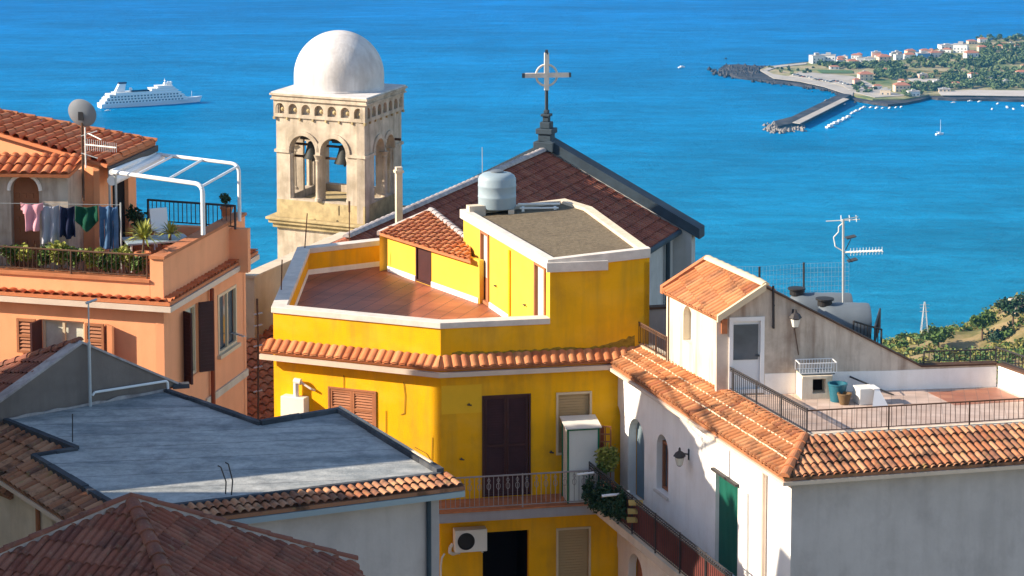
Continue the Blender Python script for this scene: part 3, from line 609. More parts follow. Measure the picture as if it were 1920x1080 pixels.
def holes_for(k):
    if k in (0, 2): return [(a, b) for a, b in ops] if k == 0 else [(Ltw-b, Ltw-a) for a, b in ops]
    f = FF[k]; a1 = f.px(699, 300)[0]; a2 = f.px(720, 300)[0]; b1 = f.px(724, 300)[0]; b2 = f.px(744, 300)[0]
    if k == 1: return [(1.0, 2.0-.08), (2.0+.08, 3.0)]
    return [(1.0, 2.0-.08), (2.0+.08, 3.0)]
for k, f in enumerate(FF):
    H = holes_for(k); zs = zstr-.03
    mb = MB(); f.wall(mb, rectloop(0.0, f.L, -31, zc0), [archloop(a, b, zsill, zs, 12) for a, b in H], .32, back=True)
    wl = mb.build('wall', M['stone'], tw)
    # string course, broken at the openings
    ed = [0]+[x for h in H for x in h]+[f.L]
    for i in range(0, len(ed), 2): mb = MB(); f.box(mb, ed[i]-(.06 if i == 0 else -.0), ed[i+1]+(.06 if i == len(ed)-2 else 0), zs-.09, zs+.02, .001, .07); mb.build('string_course', M['stone'], tw)
    # arch hood mouldings
    for a, b in H:
        mb = MB(); c = (a+b)/2; r0 = (b-a)/2+.0; r1 = r0+.17; n = 14
        for i in range(n):
            t0, t1 = pi*i/n, pi*(i+1)/n
            q = [f.P(c+r*cos(t), zs+.02+r*sin(t), o) for o in (.001, .06) for r, t in ((r0, t0), (r1, t0), (r1, t1), (r0, t1))]
            mb.add(q, [(4,5,6,7), (1,5,6,2), (0,4,7,3), (0,1,5,4), (3,2,6,7)])
        mb.build('arch_moulding', M['stone'], tw)
    # middle column with capital and base
    mb = MB(); uc = (H[0][1]+H[1][0])/2; c = f.P(uc, zsill, .02)
    mb.lathe(c, [(.14, 0), (.14, .10), (.105, .14), (.095, zs-zsill-.34), (.12, zs-zsill-.31), (.10, zs-zsill-.28), (.17, zs-zsill-.10), (.18, zs-zsill-.092)], 16); mb.build('column', M['stone'], tw, smooth=True)
    # jamb shafts
    for u in (H[0][0]-.0, H[1][1]+.0): MB().lathe(f.P(u, zsill, -.12), [(.09, 0), (.09, .1), (.07, .14), (.065, zs-zsill-.3), (.11, zs-zsill-.1)], 12).build('jamb_shaft', M['stone'], tw, smooth=True)
    # arcaded corbel band, standing proud
    mb = MB(); n = 7; st = (f.L+.14)/n; R = st*.33; zcen = (zc0+zc1)/2-.02
    lo = []
    for i in range(n):
        c = -.07+st*(i+.5); lo.append([(c-R, zcen-R*.95), (c+R, zcen-R*.95)]+[(c+R*cos(pi*j/10), zcen+R*.15+R*sin(pi*j/10)) for j in range(11)])
    f.wall(mb, rectloop(-.07, f.L+.07, zc0, zc1), lo, .18, off=.075)
    f.box(mb, -.05, f.L+.05, zc0, zc1-.01, -.16, -.10)
    mb.build('corbel_band', M['stone'], tw)
    for i in range(n): c = -.07+st*(i+.5); MB().lathe(f.P(c+R*.25, zcen-R*.1, -.10), [(R*.42, 0), (R*.40, .08), (0, .12)], 10, ax=(f.n.x, f.n.y, 0)).build('boss', M['stone_dirty'], tw)
    for i in range(n+1): c = -.07+st*i; MB().cbox(f.P(c, zc0-.10, .03), .07, .07, .10, math.atan2(f.d.y, f.d.x)).build('corbel', M['stone_dirty'], tw)
# dirty zone and ledge
bo4 = offset([V2(f.A) for f in FF], .012, True)
mbl = MB(); 
for f in FF: f.box(mbl, .0, f.L, zledge+.1, zsill-.06, .002, .012); 
mbl.build('plinth_band', M['stone_dirty'], tw)
lg = [V2(f.A) for f in FF]
mb = MB().prism(offset(lg, .36, True), zledge+.02, zledge+.12); mb.prism(offset(lg, .27, True), zledge-.12, zledge+.018); mb.prism(offset(lg, .14, True), zledge-.30, zledge-.122); mb.build('ledge', M['stone_dirty'], tw, bevel=.02)
MB().prism(offset(lg, -.44, True), zsill-.35, zsill-.25).build('belfry_floor', M['stone_dirty'], tw)
MB().prism(offset(lg, -.30, True), zc0-.0, zc0+.12).build('belfry_ceiling', M['stone'], tw)
# dome
cc = (cn[0]+cn[2])/2; Rd = 1.72; zd = zt+.05
prof = [(Rd+.03, 0), (Rd+.03, .05), (Rd, .07), (Rd, .50)]+[(Rd*cos(pi/2*i/20), .50+Rd*1.0*sin(pi/2*i/20)) for i in range(1, 21)]
MB().lathe((cc.x, cc.y, zd), prof, 64).build('dome', M['dome'], tw, smooth=True)
mb = MB(); 
for (x, y) in ((555, 414), (591, 415), (633, 418)): u, z = ff.px(x, y-2); mb.lathe(ff.P(u, z, .014), [(.06, 0), (.06, .01), (0, .01)], 10, ax=(ff.n.x, ff.n.y, 0))
for (x, y) in ((672, 393), (636, 395), (672, 370)): u, z = ff.px(x, y); ff.box(mb, u-.02, u+.02, z-.18, z+.18, .013, .018)
mb.build('drain_hole', M['void'], tw)
# bells with their beams
def bell(x, y, inward, dia, lab):
    u, z = ff.px(x, y); c = ff.P(u, z, -inward); r = dia/2
    b = thing('church_bell', tuple(c), lab, 'bell', 'bells hanging in the tower')
    pr = [(r, 0), (r*.99, .03*dia/.8), (r*.80, .18*dia/.8), (r*.62, .42*dia/.8), (r*.50, .62*dia/.8), (r*.40, .68*dia/.8), (0, .70*dia/.8)]
    MB().lathe(c, pr, 24).build('bell_body', M['bronze'], b, smooth=True)
    mb = MB(); t = c+Vector((0, 0, .70*dia/.8)); d3_ = Vector((ff.d.x, ff.d.y, 0))
    mb.box(t-d3_*.5+Vector((-.05, -.05, .05)), d3_*1.0, Vector((.0, .1, 0)), Vector((0, 0, .16))); mb.tube(t, t+Vector((0,0,.08)), .05, 8); mb.tube(t-d3_*.9+Vector((0,0,.13)), t+d3_*.9+Vector((0,0,.13)), .03, 6)
    # wheel
    wc = t+d3_*.38+Vector((0,0,.1)); 
    pts = [wc+Vector((-ff.n.x*cos(a)*.36, -ff.n.y*cos(a)*.36, sin(a)*.36)) for a in [2*pi*i/16 for i in range(17)]]; mb.path(pts, .022, 5)
    for a in (0, pi/3, 2*pi/3): dd = Vector((-ff.n.x*cos(a)*.36, -ff.n.y*cos(a)*.36, sin(a)*.36)); mb.tube(wc-dd, wc+dd, .014, 4)
    mb.build('headstock', M['iron'], b)
    mb = MB().tube(c+Vector((0,0,.4)), c+Vector((0,0,-.06)), .02, 6); mb.lathe(c+Vector((0,0,-.14)), [(0,0),(.05,.03),(.05,.08),(0,.11)], 10); mb.build('clapper', M['iron'], b)
bell(632, 310, .55, .80, 'lower dark bell hanging in the right arch of the tower')
bell(572, 300, .55, .74, 'dark bell hanging in the left arch of the tower')
bell(600, 300, 3.0, .60, 'small bell hanging deep inside near the far side of the tower')
mb = MB(); fq = FF[0]
for z_ in (zstr+.12, zstr-.35): mb.tube(fq.P(.2, z_, -.75), fq.P(fq.L-.2, z_, -.75), .05, 6)
mb.tube(fq.P(.2, zstr+.2, -3.0), fq.P(fq.L-.2, zstr+.2, -3.0), .05, 6)
mb.build('bell_beam', M['rusty'], tw)
# round plastered chimney beside the tower
ch = D(748, 409, 76); chz = D(748, 312, 76).z
mb = MB().cbox((ch.x, ch.y, -17.5), .20, .20, chz+17.5-.2, .3); mb.cbox((ch.x, ch.y, chz-.2), .28, .28, .08, .3); mb.cbox((ch.x, ch.y, chz-.118), .2, .2, .1, .3)
single('chimney', mb, M['beige'], 'tall thin beige chimney standing right of the bell tower', 'chimney')
# ================================================================ CHURCH
A1 = D(1022, 283, 96); zrg = A1.z; A0 = W(650, 447, zrg)
ed = (V2(A0)-V2(A1)).normalized(); wd_ = Vector((-ed.y, ed.x))     # wd_ towards the right eave
if wd_.x < 0: wd_ = -wd_
chh = thing('church', (A1.x, A1.y, -31), 'church with a long dark red tiled roof and a slate-capped gable', 'church')
# right eave from the gable foot
G = D(1258, 428, 85-2.9)
hw = 5.65; hwl = 2.4
Ge = V2(A1)+wd_*hw; ze = ZA(Ge, 432)
Ne = V2(A0)+wd_*hw
r0, r1, r2, r3 = Vector((A1.x, A1.y, zrg)), Vector((A0.x, A0.y, zrg)), Vector((Ne.x, Ne.y, ze)), Vector((Ge.x, Ge.y, ze))
tiles('roof', [r0, r1, r2, r3], tuple(r3-r0), M['tile_church'], chh, pu=.26, pv=.42)
zl = zrg-(zrg-ze)*hwl/hw; Lw = V2(A1)-wd_*hwl; Lw0 = V2(A0)-wd_*hwl
tiles('roof', [r0, Vector((Lw.x, Lw.y, zl)), Vector((Lw0.x, Lw0.y, zl)), r1], tuple(r3-r0-2*(r3-r0).dot(Vector((wd_.x, wd_.y, 0)))*Vector((wd_.x, wd_.y, 0))), M['tile_church'], chh, pu=.26, pv=.42)
mb = MB(); ridge(mb, r1+Vector((0,0,.04)), r0+Vector((0,0,.04)), .16, .45); mb.build('ridge_tiles', M['mortar'], chh)
mb = MB(); nd = Vector((ed.x, ed.y, 0)); wv = Vector((wd_.x, wd_.y, 0))
ew = V2(r3)-wd_*.25; en = V2(r2)-wd_*.25
g = Fac(en, ew); g.wall(mb, rectloop(0, g.L, -31, ze-.1), [], .3)
ew2 = Lw+wd_*.25; en2 = Lw0+wd_*.25; g = Fac(ew2, en2); g.wall(mb, rectloop(0, g.L, -31, ze-.1), [], .3)
g = Fac(en2, en); g.wall(mb, [(0, -31), (g.L, -31), (g.L, ze-.1), (g.L*hwl/(hw+hwl), zrg-.12), (0, zl-.1)], [], .3)
mb.build('wall', M['church_wall'], chh)
# gable wall with raised slate coping
th = .55; hw2 = hw+.85; sl = (zrg-ze)/hw
def gp(t, dz, o): q = V2(A1)+wd_*t-ed*o; return Vector((q.x, q.y, zrg-abs(t)*sl+dz))
mb = MB(); q0 = [gp(-hw2+.35, .15, .0), gp(0, .15, .0), gp(hw2-.35, .15, .0)]; 
base0 = [Vector((p.x, p.y, -31)) for p in q0]; q1 = [p-Vector((ed.x, ed.y, 0))*th for p in q0]; b1 = [Vector((p.x, p.y, -31)) for p in q1]
mb.add(q0+base0+q1+b1, [(0,1,4,3), (1,2,5,4), (6,7,10,9), (7,8,11,10), (0,3,9,6), (2,5,11,8), (0,1,7,6), (1,2,8,7)]); mb.build('gable_wall', M['church_wall'], chh)
mb = MB()
for s in (-1, 1):
    a = gp(0, .152, -.12); b = gp(s*hw2, .152, -.12); c = gp(s*hw2, .152, th+.12); d = gp(0, .152, th+.12); up = Vector((0,0,.42 if s > 0 else .22))
    mb.add([a,b,c,d,a+up,b+up,c+up,d+up], [(0,1,2,3),(4,5,6,7),(0,1,5,4),(1,2,6,5),(2,3,7,6),(3,0,4,7)])
mb.build('gable_coping', M['slate'], chh)
# eave gutter and downpipe on the shaded wall
mb = MB(); a = Vector((r2.x, r2.y, ze-.06)); b = Vector((r3.x, r3.y, ze-.06)); mb.tube(a, b, .12, 8); mb.build('gutter', M['slate'], chh)
p = V2(r3)+ed*1.3-wd_*.10; MB().tube((p.x, p.y, ze-.1), (p.x, p.y, -31), .10, 8).build('downpipe', M['slate'], chh)
# pedestal + cross
pc = gp(0, 0, th/2-.1); z0 = ZA(pc, 278)
fin = thing('roof_cross', (pc.x, pc.y, z0), 'pale wheel cross on a dark stepped pedestal at the church gable', 'cross')
zz = lambda y: ZA(pc, y)
mb = MB(); rz = math.atan2(wd_.y, wd_.x)
for (w_, ya, yb) in ((.78, 282, 264), (.50, 264, 250), (.64, 250, 240), (.40, 240, 228), (.24, 228, 218), (.36, 218, 213), (.18, 213, 206)): mb.cbox((pc.x, pc.y, zz(ya)), w_*1.1, w_*1.1, zz(yb)-zz(ya)-.002, rz)
mb.build('pedestal', M['slate'], fin, bevel=.03)
MB().tube((pc.x, pc.y, zz(207)), (pc.x, pc.y, zz(168)), .075, 8).build('shaft', M['slate'], fin)
cx = Vector((cos(.12), sin(.12), 0)); cy = Vector((-cx.y, cx.x, 0)); cc_ = Vector((pc.x, pc.y, zz(141)))
mb = MB(); hwc = .09; arm = .90; top = zz(99)-cc_.z; bot = cc_.z-zz(169)
mb.box(cc_-cx*hwc-cy*hwc-Vector((0,0,bot)), cx*2*hwc, cy*2*hwc, Vector((0,0,top+bot))); mb.box(cc_-cx*arm-cy*(hwc-.003)-Vector((0,0,hwc)), cx*2*arm, cy*2*(hwc-.003), Vector((0,0,2*hwc)))
mb.build('cross_arms', M['coping'], fin)
pts = [cc_+cx*.43*cos(2*pi*i/32)+Vector((0,0,.43*sin(2*pi*i/32))) for i in range(33)]; MB().path(pts, .045, 6).build('ring', M['coping'], fin)
mb = MB()
for q in (cc_+cx*(arm+.04), cc_-cx*(arm+.04), cc_+Vector((0,0,top+.03))): mb.cbox(q-Vector((0,0,.09)), .12, .18, .18)
mb.build('end_knob', M['slate'], fin)
# beige nave side wall seen between the orange and yellow houses
a = D(455, 520, 74.5); b = W(640, 440, a.z)
fb = Fac(V2(a), V2(b)) ; fb = Fac(b, a) if fb.n.x > 0 and False else fb
sw = thing('courtyard_wall', (a.x, a.y, -31), 'tall beige plastered wall between the orange house and the bell tower', 'wall')
mb = MB(); fbx = Fac(V2(b), V2(a)); fbx.wall(mb, rectloop(0, fbx.L, -31, a.z), [], .4, back=True); mb.build('wall', M['beige'], sw)
mb = MB(); fbx.box(mb, -.05, fbx.L+.05, a.z+.001, a.z+.09, -.45, .06); mb.build('coping', M['beige'], sw)

# faded repair patch and damp line on the shaded facade of the yellow house
pr_ = f2.rect(828, 903, 722, 775); mb = MB(); f2.box(mb, *pr_, .001, .006); mb.build('plaster_patch', M['yellow_patch'], yh)
mb = MB(); n = 60; ua_, ub_ = .3, f2.px(1190, 640)[0]; zs_ = ztop-.02; vs = []
rdm = random.Random(5)
for i in range(n+1):
    u = ua_+(ub_-ua_)*i/n; h_ = .05+.10*abs(noise.noise(Vector((u*3, 1, 0))))+.05*rdm.random()+(.25*max(0, (i/n-.8))/.2); vs += [f2.P(u, zs_, .004), f2.P(u, zs_+h_, .004)]
mb.add(vs, [(2*i, 2*i+2, 2*i+3, 2*i+1) for i in range(n)]); mb.build('damp_stain', M['damp'], yh)
# ================================================================ ORANGE HOUSE
oc = D(318, 568, 53); ze_o = oc.z                       # outer corner of the eave
OL = W(0, 547, ze_o); OR_ = W(487, 468, ze_o)
eO = (V2(oc)-V2(OL)).normalized(); eS = (V2(OR_)-V2(oc)).normalized()
PL = V2(oc)-eO*14; PR = V2(OR_)
wl_ = offset([PL, V2(oc), PR], -.24)                   # wall line inside the eave
kS = (wl_[2]-wl_[1]).normalized()
gA = Fac(wl_[0], wl_[1]); gB = Fac(wl_[1], wl_[2])
uend = gB.px(461, 560)[0]; wl_[2] = V2(gB.P(uend, 0)); gB = Fac(wl_[1], wl_[2])
oh = thing('peach_house', (wl_[1].x, wl_[1].y, -31), 'peach plastered house with a walled roof terrace and shuttered windows', 'house')
zt_o = gA.px(200, 556)[1]+.02                          # top of the tile skirt on the wall
wa = gA.rect(78, 158, 601, 665); wb = gB.rect(347, 371, 574, 707); wc = gB.rect(409, 442, 545, 652)
wc = (wc[0], wc[1], gB.px(426, 652)[1], gB.px(426, 545)[1])
zfo = zt_o+.02                                         # terrace floor
mb = MB(); gA.wall(mb, rectloop(0, gA.L, -31, zt_o), [rectloop(*wa)], .2); mb.build('wall', M['orange'], oh)
mb = MB(); gB.wall(mb, rectloop(0, gB.L, -31, zt_o), [rectloop(*wb), rectloop(*wc)], .2); mb.build('wall', M['orange'], oh)
OB = wl_[2]+Vector((-9, 1.5)); OBL = Vector((wl_[0].x-.5, OB.y+.3))
mb = MB(); g = Fac(wl_[2], OB); g.wall(mb, rectloop(0, g.L, -31, zt_o)); mb.build('wall', M['orange'], oh)
MB().prism([wl_[0]+Vector((.0,.1)), wl_[1]+Vector((-.1,.15)), wl_[2]+Vector((-.15,-.1)), OB, OBL], zfo-.25, zfo-.02).build('terrace_floor', M['terracotta'], oh)
skirt(oh, [wl_[0], wl_[1], wl_[2]], zt_o, ze_o, .24, M['tile_bright'], s1=.3)
# side parapet with terracotta cap
zpo = gB.px(304, 481)[1]
up0 = gA.px(281, 500)[0]
par = [V2(gA.P(up0, 0)), wl_[1], wl_[2]]; pin = offset(par, -.24)
MB().strip(offset(par, .0), pin, zt_o-.15, zpo-.07).build('parapet', M['orange'], oh)
zq = gB.px(460, 394)[1]
MB().strip(offset(par, .05), offset(par, -.29), zpo-.069, zpo).build('parapet_cap', M['terracotta'], oh)
# front low kerb and railing
zk = gA.px(140, 516)[1]
mb = MB(); gA.box(mb, 0, up0-.01, zt_o-.15, zk-.06, -.24, -.005); mb.build('kerb', M['orange'], oh)
mb = MB(); gA.box(mb, 0, up0+.0, zk-.059, zk, -.28, .05); mb.build('kerb_cap', M['terracotta'], oh)
hr = gA.px(140, 472)[1]-zk
railing('railing', [gA.P(0, zk, -.1), gA.P(up0, zk, -.1)], hr, oh, M['rusty'], sp=.11, r=.012, rail=.022, post=1.9)
# windows
u0, u1, z0, z1 = wa
wd = MB(); frame(gA, wd, u0, u1, z0, z1, .05, -.12, -.05); gA.box(wd, (u0+u1)/2-.03, (u0+u1)/2+.03, z0+.05, z1-.05, -.118, -.052); W_ = wd.build('window', M['cream_frame'], oh); pane(gA, W_, 'pane', u0+.02, u1-.02, z0, z1, M['curtain'], -.16)
shutter(gA, W_, 'shutter', *gA.rect(35, 70, 600, 668)[:2], z0, z1, M['tan_wood'], o=.05, louver=.085)
shutter(gA, W_, 'shutter', *gA.rect(163, 198, 603, 668)[:2], z0, z1, M['tan_wood'], o=.05, louver=.085)
mb = MB(); a = gA.P(u0-.03, z0, .01); n3 = Vector((gA.n.x, gA.n.y, 0)); d3 = Vector((gA.d.x, gA.d.y, 0)); mb.box(a, d3*.05, n3*.45-d3*.02, Vector((0,0,z1-z0))); mb.build('shutter', M['dark_wood'], W_)
mb = MB(); a = gA.P(gA.px(199, 640)[0], z0, .03); mb.box(a, d3*.05, n3*.18+d3*.25, Vector((0,0,z1-z0))); mb.build('shutter', M['tan_wood'], W_)
u0, u1, z0, z1 = wb
wd = MB(); frame(gB, wd, u0, u1, z0, z1, .07, -.12, -.05); W_ = wd.build('window', M['cream_frame'], oh); pane(gB, W_, 'pane', u0+.02, u1-.02, z0, z1, M['curtain'], -.15)
n3 = Vector((gB.n.x, gB.n.y, 0)); d3 = Vector((gB.d.x, gB.d.y, 0))
for u, dd in ((u0-.05, -.22), (u1+.04, .24)):
    mb = MB(); wdt = .5; a = gB.P(u, z0, .01); L = n3*wdt*.55+d3*dd; t = L.cross(Vector((0,0,1))).normalized()*.045
    mb.box(a, L, t, Vector((0,0,z1-z0))); k = 0
    while k*.09 < z1-z0-.1: mb.box(a+L*.1+t*-.15+Vector((0,0,.05+k*.09)), L*.8, t*1.3, Vector((0,0,.05))); k += 1
    mb.build('shutter', M['dark_wood'], W_)
u0, u1, z0, z1 = wc
wd = MB(); frame(gB, wd, u0-.03, u1+.03, z0-.03, z1+.03, .07, -.05, .02); gB.box(wd, (u0+u1)/2-.03, (u0+u1)/2+.03, z0+.04, z1-.04, -.048, .015); gB.box(wd, u0-.1, u1+.1, z0-.12, z0-.035, .001, .10); W_ = wd.build('window', M['cream_frame'], oh); pane(gB, W_, 'pane', u0, u1, z0, z1, M['glass'], -.08)
# band, downpipe
za, zb2 = gB.px(420, 735)[1], gB.px(420, 722)[1]
mb = MB(); gB.box(mb, gB.px(385, 740)[0], gB.L, za, zb2, .001, .05); mb.build('string_band', M['beige'], oh)
ud = gB.px(392, 650)[0]; MB().tube(gB.P(ud, -31, .09), gB.P(ud, gB.px(392, 540)[1], .09), .055, 8).build('downpipe', M['red_pipe'], oh, smooth=True)
# rooftop room --------------------------------------------------
RBk = D(292, 268, 59.2)                       # right far corner of its eave
RNr = W(201, 309, RBk.z)                      # right near corner
eR = (V2(RBk)-V2(RNr)).normalized()
zrk = RBk.z
# plane of the roof: right rake from RNr to RBk, front edge runs left
FL = D(0, 272, RNr.y+1.2); 
a, b = Vector((RNr.x, RNr.y, zrk)), Vector((RBk.x, RBk.y, zrk))
# roof faces the viewer: front (low) edge RNr->left, top edge RBk->left
top_l = D(0, 212, RBk.y+.05); nn = (b-a).cross(top_l-b); fz = a.z-((FL.x-a.x)*nn.x+(FL.y-a.y)*nn.y)/nn.z; FL.z = fz
ext = 4.0; tl2 = top_l+(top_l-b).normalized()*ext; fl2 = FL+(FL-a).normalized()*ext
tiles('terrace_room_roof', [a, b, tl2, fl2], tuple(a-b), M['tile_bright'], oh, pu=.27, pv=.55, amp=.10, lift=.02)
mb = MB(); ridge(mb, tl2+Vector((0,0,.03)), b+Vector((0,0,.03)), .1); mb.build('ridge_tiles', M['terracotta'], oh)
# room walls
def zroof(p): return a.z-((p[0]-a.x)*nn.x+(p[1]-a.y)*nn.y)/nn.z-.14
rA = V2(a)+Vector((-.25, .35)); dl = (V2(fl2)-V2(a)).normalized(); rL = rA+dl*9; rB = V2(b)+Vector((-.45, -.35))
g1 = Fac(rL, rA); g2 = Fac(rA, rB)
sdw = g2.rect(225, 243, 330, 440)
mb = MB(); g1.wall(mb, [(0, zfo), (g1.L, zfo), (g1.L, zroof(rA)), (0, zroof(rL))]); 
g2.wall(mb, [(0, zfo), (g2.L, zfo), (g2.L, zroof(rB)), (0, zroof(rA))], [rectloop(g2.L*.34, g2.L*.78, zfo+.02, zfo+2.1)], .15); mb.build('terrace_room_wall', M['orange'], oh)
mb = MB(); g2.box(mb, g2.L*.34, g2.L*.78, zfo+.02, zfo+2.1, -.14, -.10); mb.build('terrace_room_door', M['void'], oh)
# front porch: lower lean-to roof with wall and an arched doorway
p1 = D(129, 328, a.y-.7); pz = p1.z
p0 = W(0, 326, pz); dp = (V2(p0)-V2(p1)).normalized(); p0 = V2(p1)+dp*7
nf = Vector((-dp.y, dp.x)); 
if nf.y > 0: nf = -nf
t1 = Vector((p1.x, p1.y, pz))+Vector((.22-nf.x*.9, -nf.y*.9, .30)); t0 = Vector((p0.x, p0.y, pz))+Vector((.22-nf.x*.9, -nf.y*.9, .30))
tiles('porch_roof', [Vector((p1.x, p1.y, pz)), t1, t0, Vector((p0.x, p0.y, pz))], (nf.x, nf.y, -.33), M['tile_bright'], oh, amp=.06)
q1 = V2(p1)-nf*.3; q0 = V2(p0)-nf*.3; g3 = Fac(q0, q1)
ar = g3.rect(21, 74, 355, 460); mb = MB()
g3.wall(mb, rectloop(0, g3.L-.12, zfo, pz-.05), [archloop(ar[0], ar[1], zfo+.02, g3.px(47, 357)[1], 12)], .22)
qb = V2(p1)-nf*1.5; g5 = Fac(V2(g3.P(g3.L-.12, 0)), qb); g5.wall(mb, rectloop(0, g5.L, zfo, pz-.05)); mb.build('porch_wall', M['stained'], oh)  # dark brown render puts the porch shade into the wall colour
mb = MB(); c = (ar[0]+ar[1])/2; rr = (ar[1]-ar[0])/2; zs = g3.px(47, 357)[1]
mb.path([g3.P(c+(rr+.04)*cos(pi*i/14), zs+(rr+.04)*sin(pi*i/14), .02) for i in range(15)], .045, 6); mb.build('arch_trim', M['white'], oh)
mb = MB(); g3.box(mb, ar[0]-.05, ar[1]+.05, zfo, zs+rr+.05, -.30, -.26)
for i in range(4):
    for j in range(6): g3.box(mb, ar[0]+.04+i*.17, ar[0]+.13+i*.17, zfo+.5+j*.28, zfo+.6+j*.28, -.26, -.235)
mb.build('porch_door', M['tan_wood'], oh)
# gable infill between porch roof and room roof
mb = MB(); mb.add([Vector((rL.x, rL.y, pz+.2)), Vector((rA.x, rA.y, zfo))], []); 
# fascia along right rake + white awning cassette
mb = MB(); mb.box(a+Vector((.02, -.05, -.20)), b-a, Vector((.05, 0, 0)), Vector((0, 0, .15))); mb.build('gutter', M['iron'], oh)
aw = MB(); aw.tube(a+Vector((.12, -.1, -.36)), b+Vector((.12, 0, -.36)), .12, 10); single('awning', aw, M['white_metal'], 'rolled white awning fixed under the right eave of the peach rooftop room', 'awning', loc=a+Vector((.12,-.1,-.5)))
# pergola
zpg = a.z-.28
g_near = [Vector((a.x+.10, a.y-.25, zpg))]
px1 = D(381, 343, 0+54.2); 
pn = D(381, 428, 54.0); corner_n = Vector((pn.x, pn.y, D(381, 346, 54.0).z))
pf = D(449, 392, 58.0); corner_f = Vector((pf.x, pf.y, D(449, 308, 58.0).z))
hs = D(213, 323, a.y-.2); hf = D(293, 289, b.y-.1)
pg = thing('pergola', (pn.x, pn.y, pn.z), 'white tubular pergola frame without a cover on the peach house terrace', 'pergola')
def bent(p0, p1, p2, r, rad=.22):
    d0 = (p1-p0).normalized(); d2 = (p2-p1).normalized(); s = p1-d0*rad; e = p1+d2*rad; pts = [p0, s]
    for i in range(1, 7): t = i/6; pts.append(s*(1-t)**2+p1*2*t*(1-t)+e*t*t)
    return pts+[p2]
MB().path(bent(hs, corner_n, pn-Vector((0,0,.15)), .06), .052, 10).build('near_bow', M['white_metal'], pg, smooth=True)
MB().path(bent(hf, corner_f, pf-Vector((0,0,.3)), .06), .045, 10).build('far_bow', M['white_metal'], pg, smooth=True)
MB().tube(corner_n+Vector((-.05,0,-.06)), corner_f+Vector((-.05,0,-.06)), .032, 8).build('crossbar', M['white_metal'], pg)
for t in (.2, .56):
    MB().tube(hs.lerp(corner_n, t+.05), hf.lerp(corner_f, t), .032, 8).build('crossbar', M['white_metal'], pg)
MB().tube(hs+Vector((-.05,0,0)), hf+Vector((-.05,0,0)), .07, 8).build('wall_beam', M['white_metal'], pg)
MB().tube(hs+Vector((.03,.1,0)), Vector((hs.x+.03, hs.y+.1, zfo)), .03, 8).build('post', M['galv'], pg)
MB().tube(hs+Vector((-.15,.3,0)), Vector((hs.x-.15, hs.y+.3, zfo)), .03, 8).build('post', M['galv'], pg)
# far terrace railing
frl = [D(280, 418, 58.5), D(420, 425, 60.3)]
za_ = D(283, 418, 58.5).z; p_, q_ = D(278, 418, 58.5), W(441, 430, za_)
railing('railing', [Vector((p_.x, p_.y, za_)), Vector((q_.x, q_.y, za_))], .58, oh, M['iron'], sp=.12, r=.014, rail=.028)
mb = MB(); ff_ = Fac(V2(p_)+Vector((-1.2,0)), V2(q_)+Vector((.3,0))); ff_.box(mb, 0, ff_.L, zfo-.3, za_-.0, -.2, 0); mb.build('parapet', M['orange'], oh)
# satellite dish + aerial on mast
DY = a.y-.55
ds = D(152, 214, DY)
dt = thing('satellite_dish', (ds.x, ds.y, D(152, 312, DY).z), 'round grey satellite dish on a mast before the peach rooftop room', 'satellite dish')
base = Vector((ds.x, ds.y, D(152, 330, DY).z))
MB().tube((ds.x, ds.y+.1, base.z-.6), (ds.x, ds.y+.1, ds.z+.1), .03, 8).build('mast', M['rusty'], dt)
ax = Vector((-.55, .75, .30)).normalized(); 
ax = Vector((.25, .90, .30)).normalized()
prof = [(0, 0), (.10, .006), (.20, .025), (.28, .05), (.345, .08), (.355, .075), (.28, .035), (.20, .01), (.1, -.008), (0, -.012)]
MB().lathe((ds.x, ds.y-.02, ds.z), prof, 36, ax=tuple(ax)).build('reflector', M['dish'], dt, smooth=True)
mb = MB(); mb.box((ds.x-.06, ds.y-.06, ds.z-.14), (.12, 0, 0), (0, .16, 0), (0, 0, .2)); mb.tube((ds.x, ds.y, ds.z-.1), (ds.x+.1, ds.y+.55, ds.z+.1), .015, 5); mb.build('bracket', M['iron'], dt)
def yagi(name, p0, p1, n, el, parent=None, vert=False, m='galv'):
    mb = MB(); d = (p1-p0); dn = d.normalized(); s = Vector((0,0,1)) if vert else dn.cross(Vector((0,0,1))).normalized(); mb.tube(p0, p1, .016, 5)
    for i in range(n): c = p0+d*(i/(n-1)); mb.tube(c-s*el*(1-.25*i/n), c+s*el*(1-.25*i/n), .008, 4)
    return mb
ya = D(160, 271, DY-.1); yb = D(218, 277, DY-1)
mb = yagi('x', ya, yb, 16, .14, vert=True); mb2 = MB(); mb.tube(ya+Vector((0,0,.4)), ya+Vector((0,0,-.55)), .018, 6)
for dz in (-.2, .2): mb.path([ya+Vector((-.1,0,dz)), ya+Vector((.28,0,dz*1.6))], .012, 4)
y2 = D(165, 250, DY-.1); y3 = D(190, 262, DY-.6); mb.tube(y2, y3, .014, 5)
single('tv_aerial', mb, M['ac'], 'pale comb-shaped TV aerial just below the round satellite dish', 'aerial')
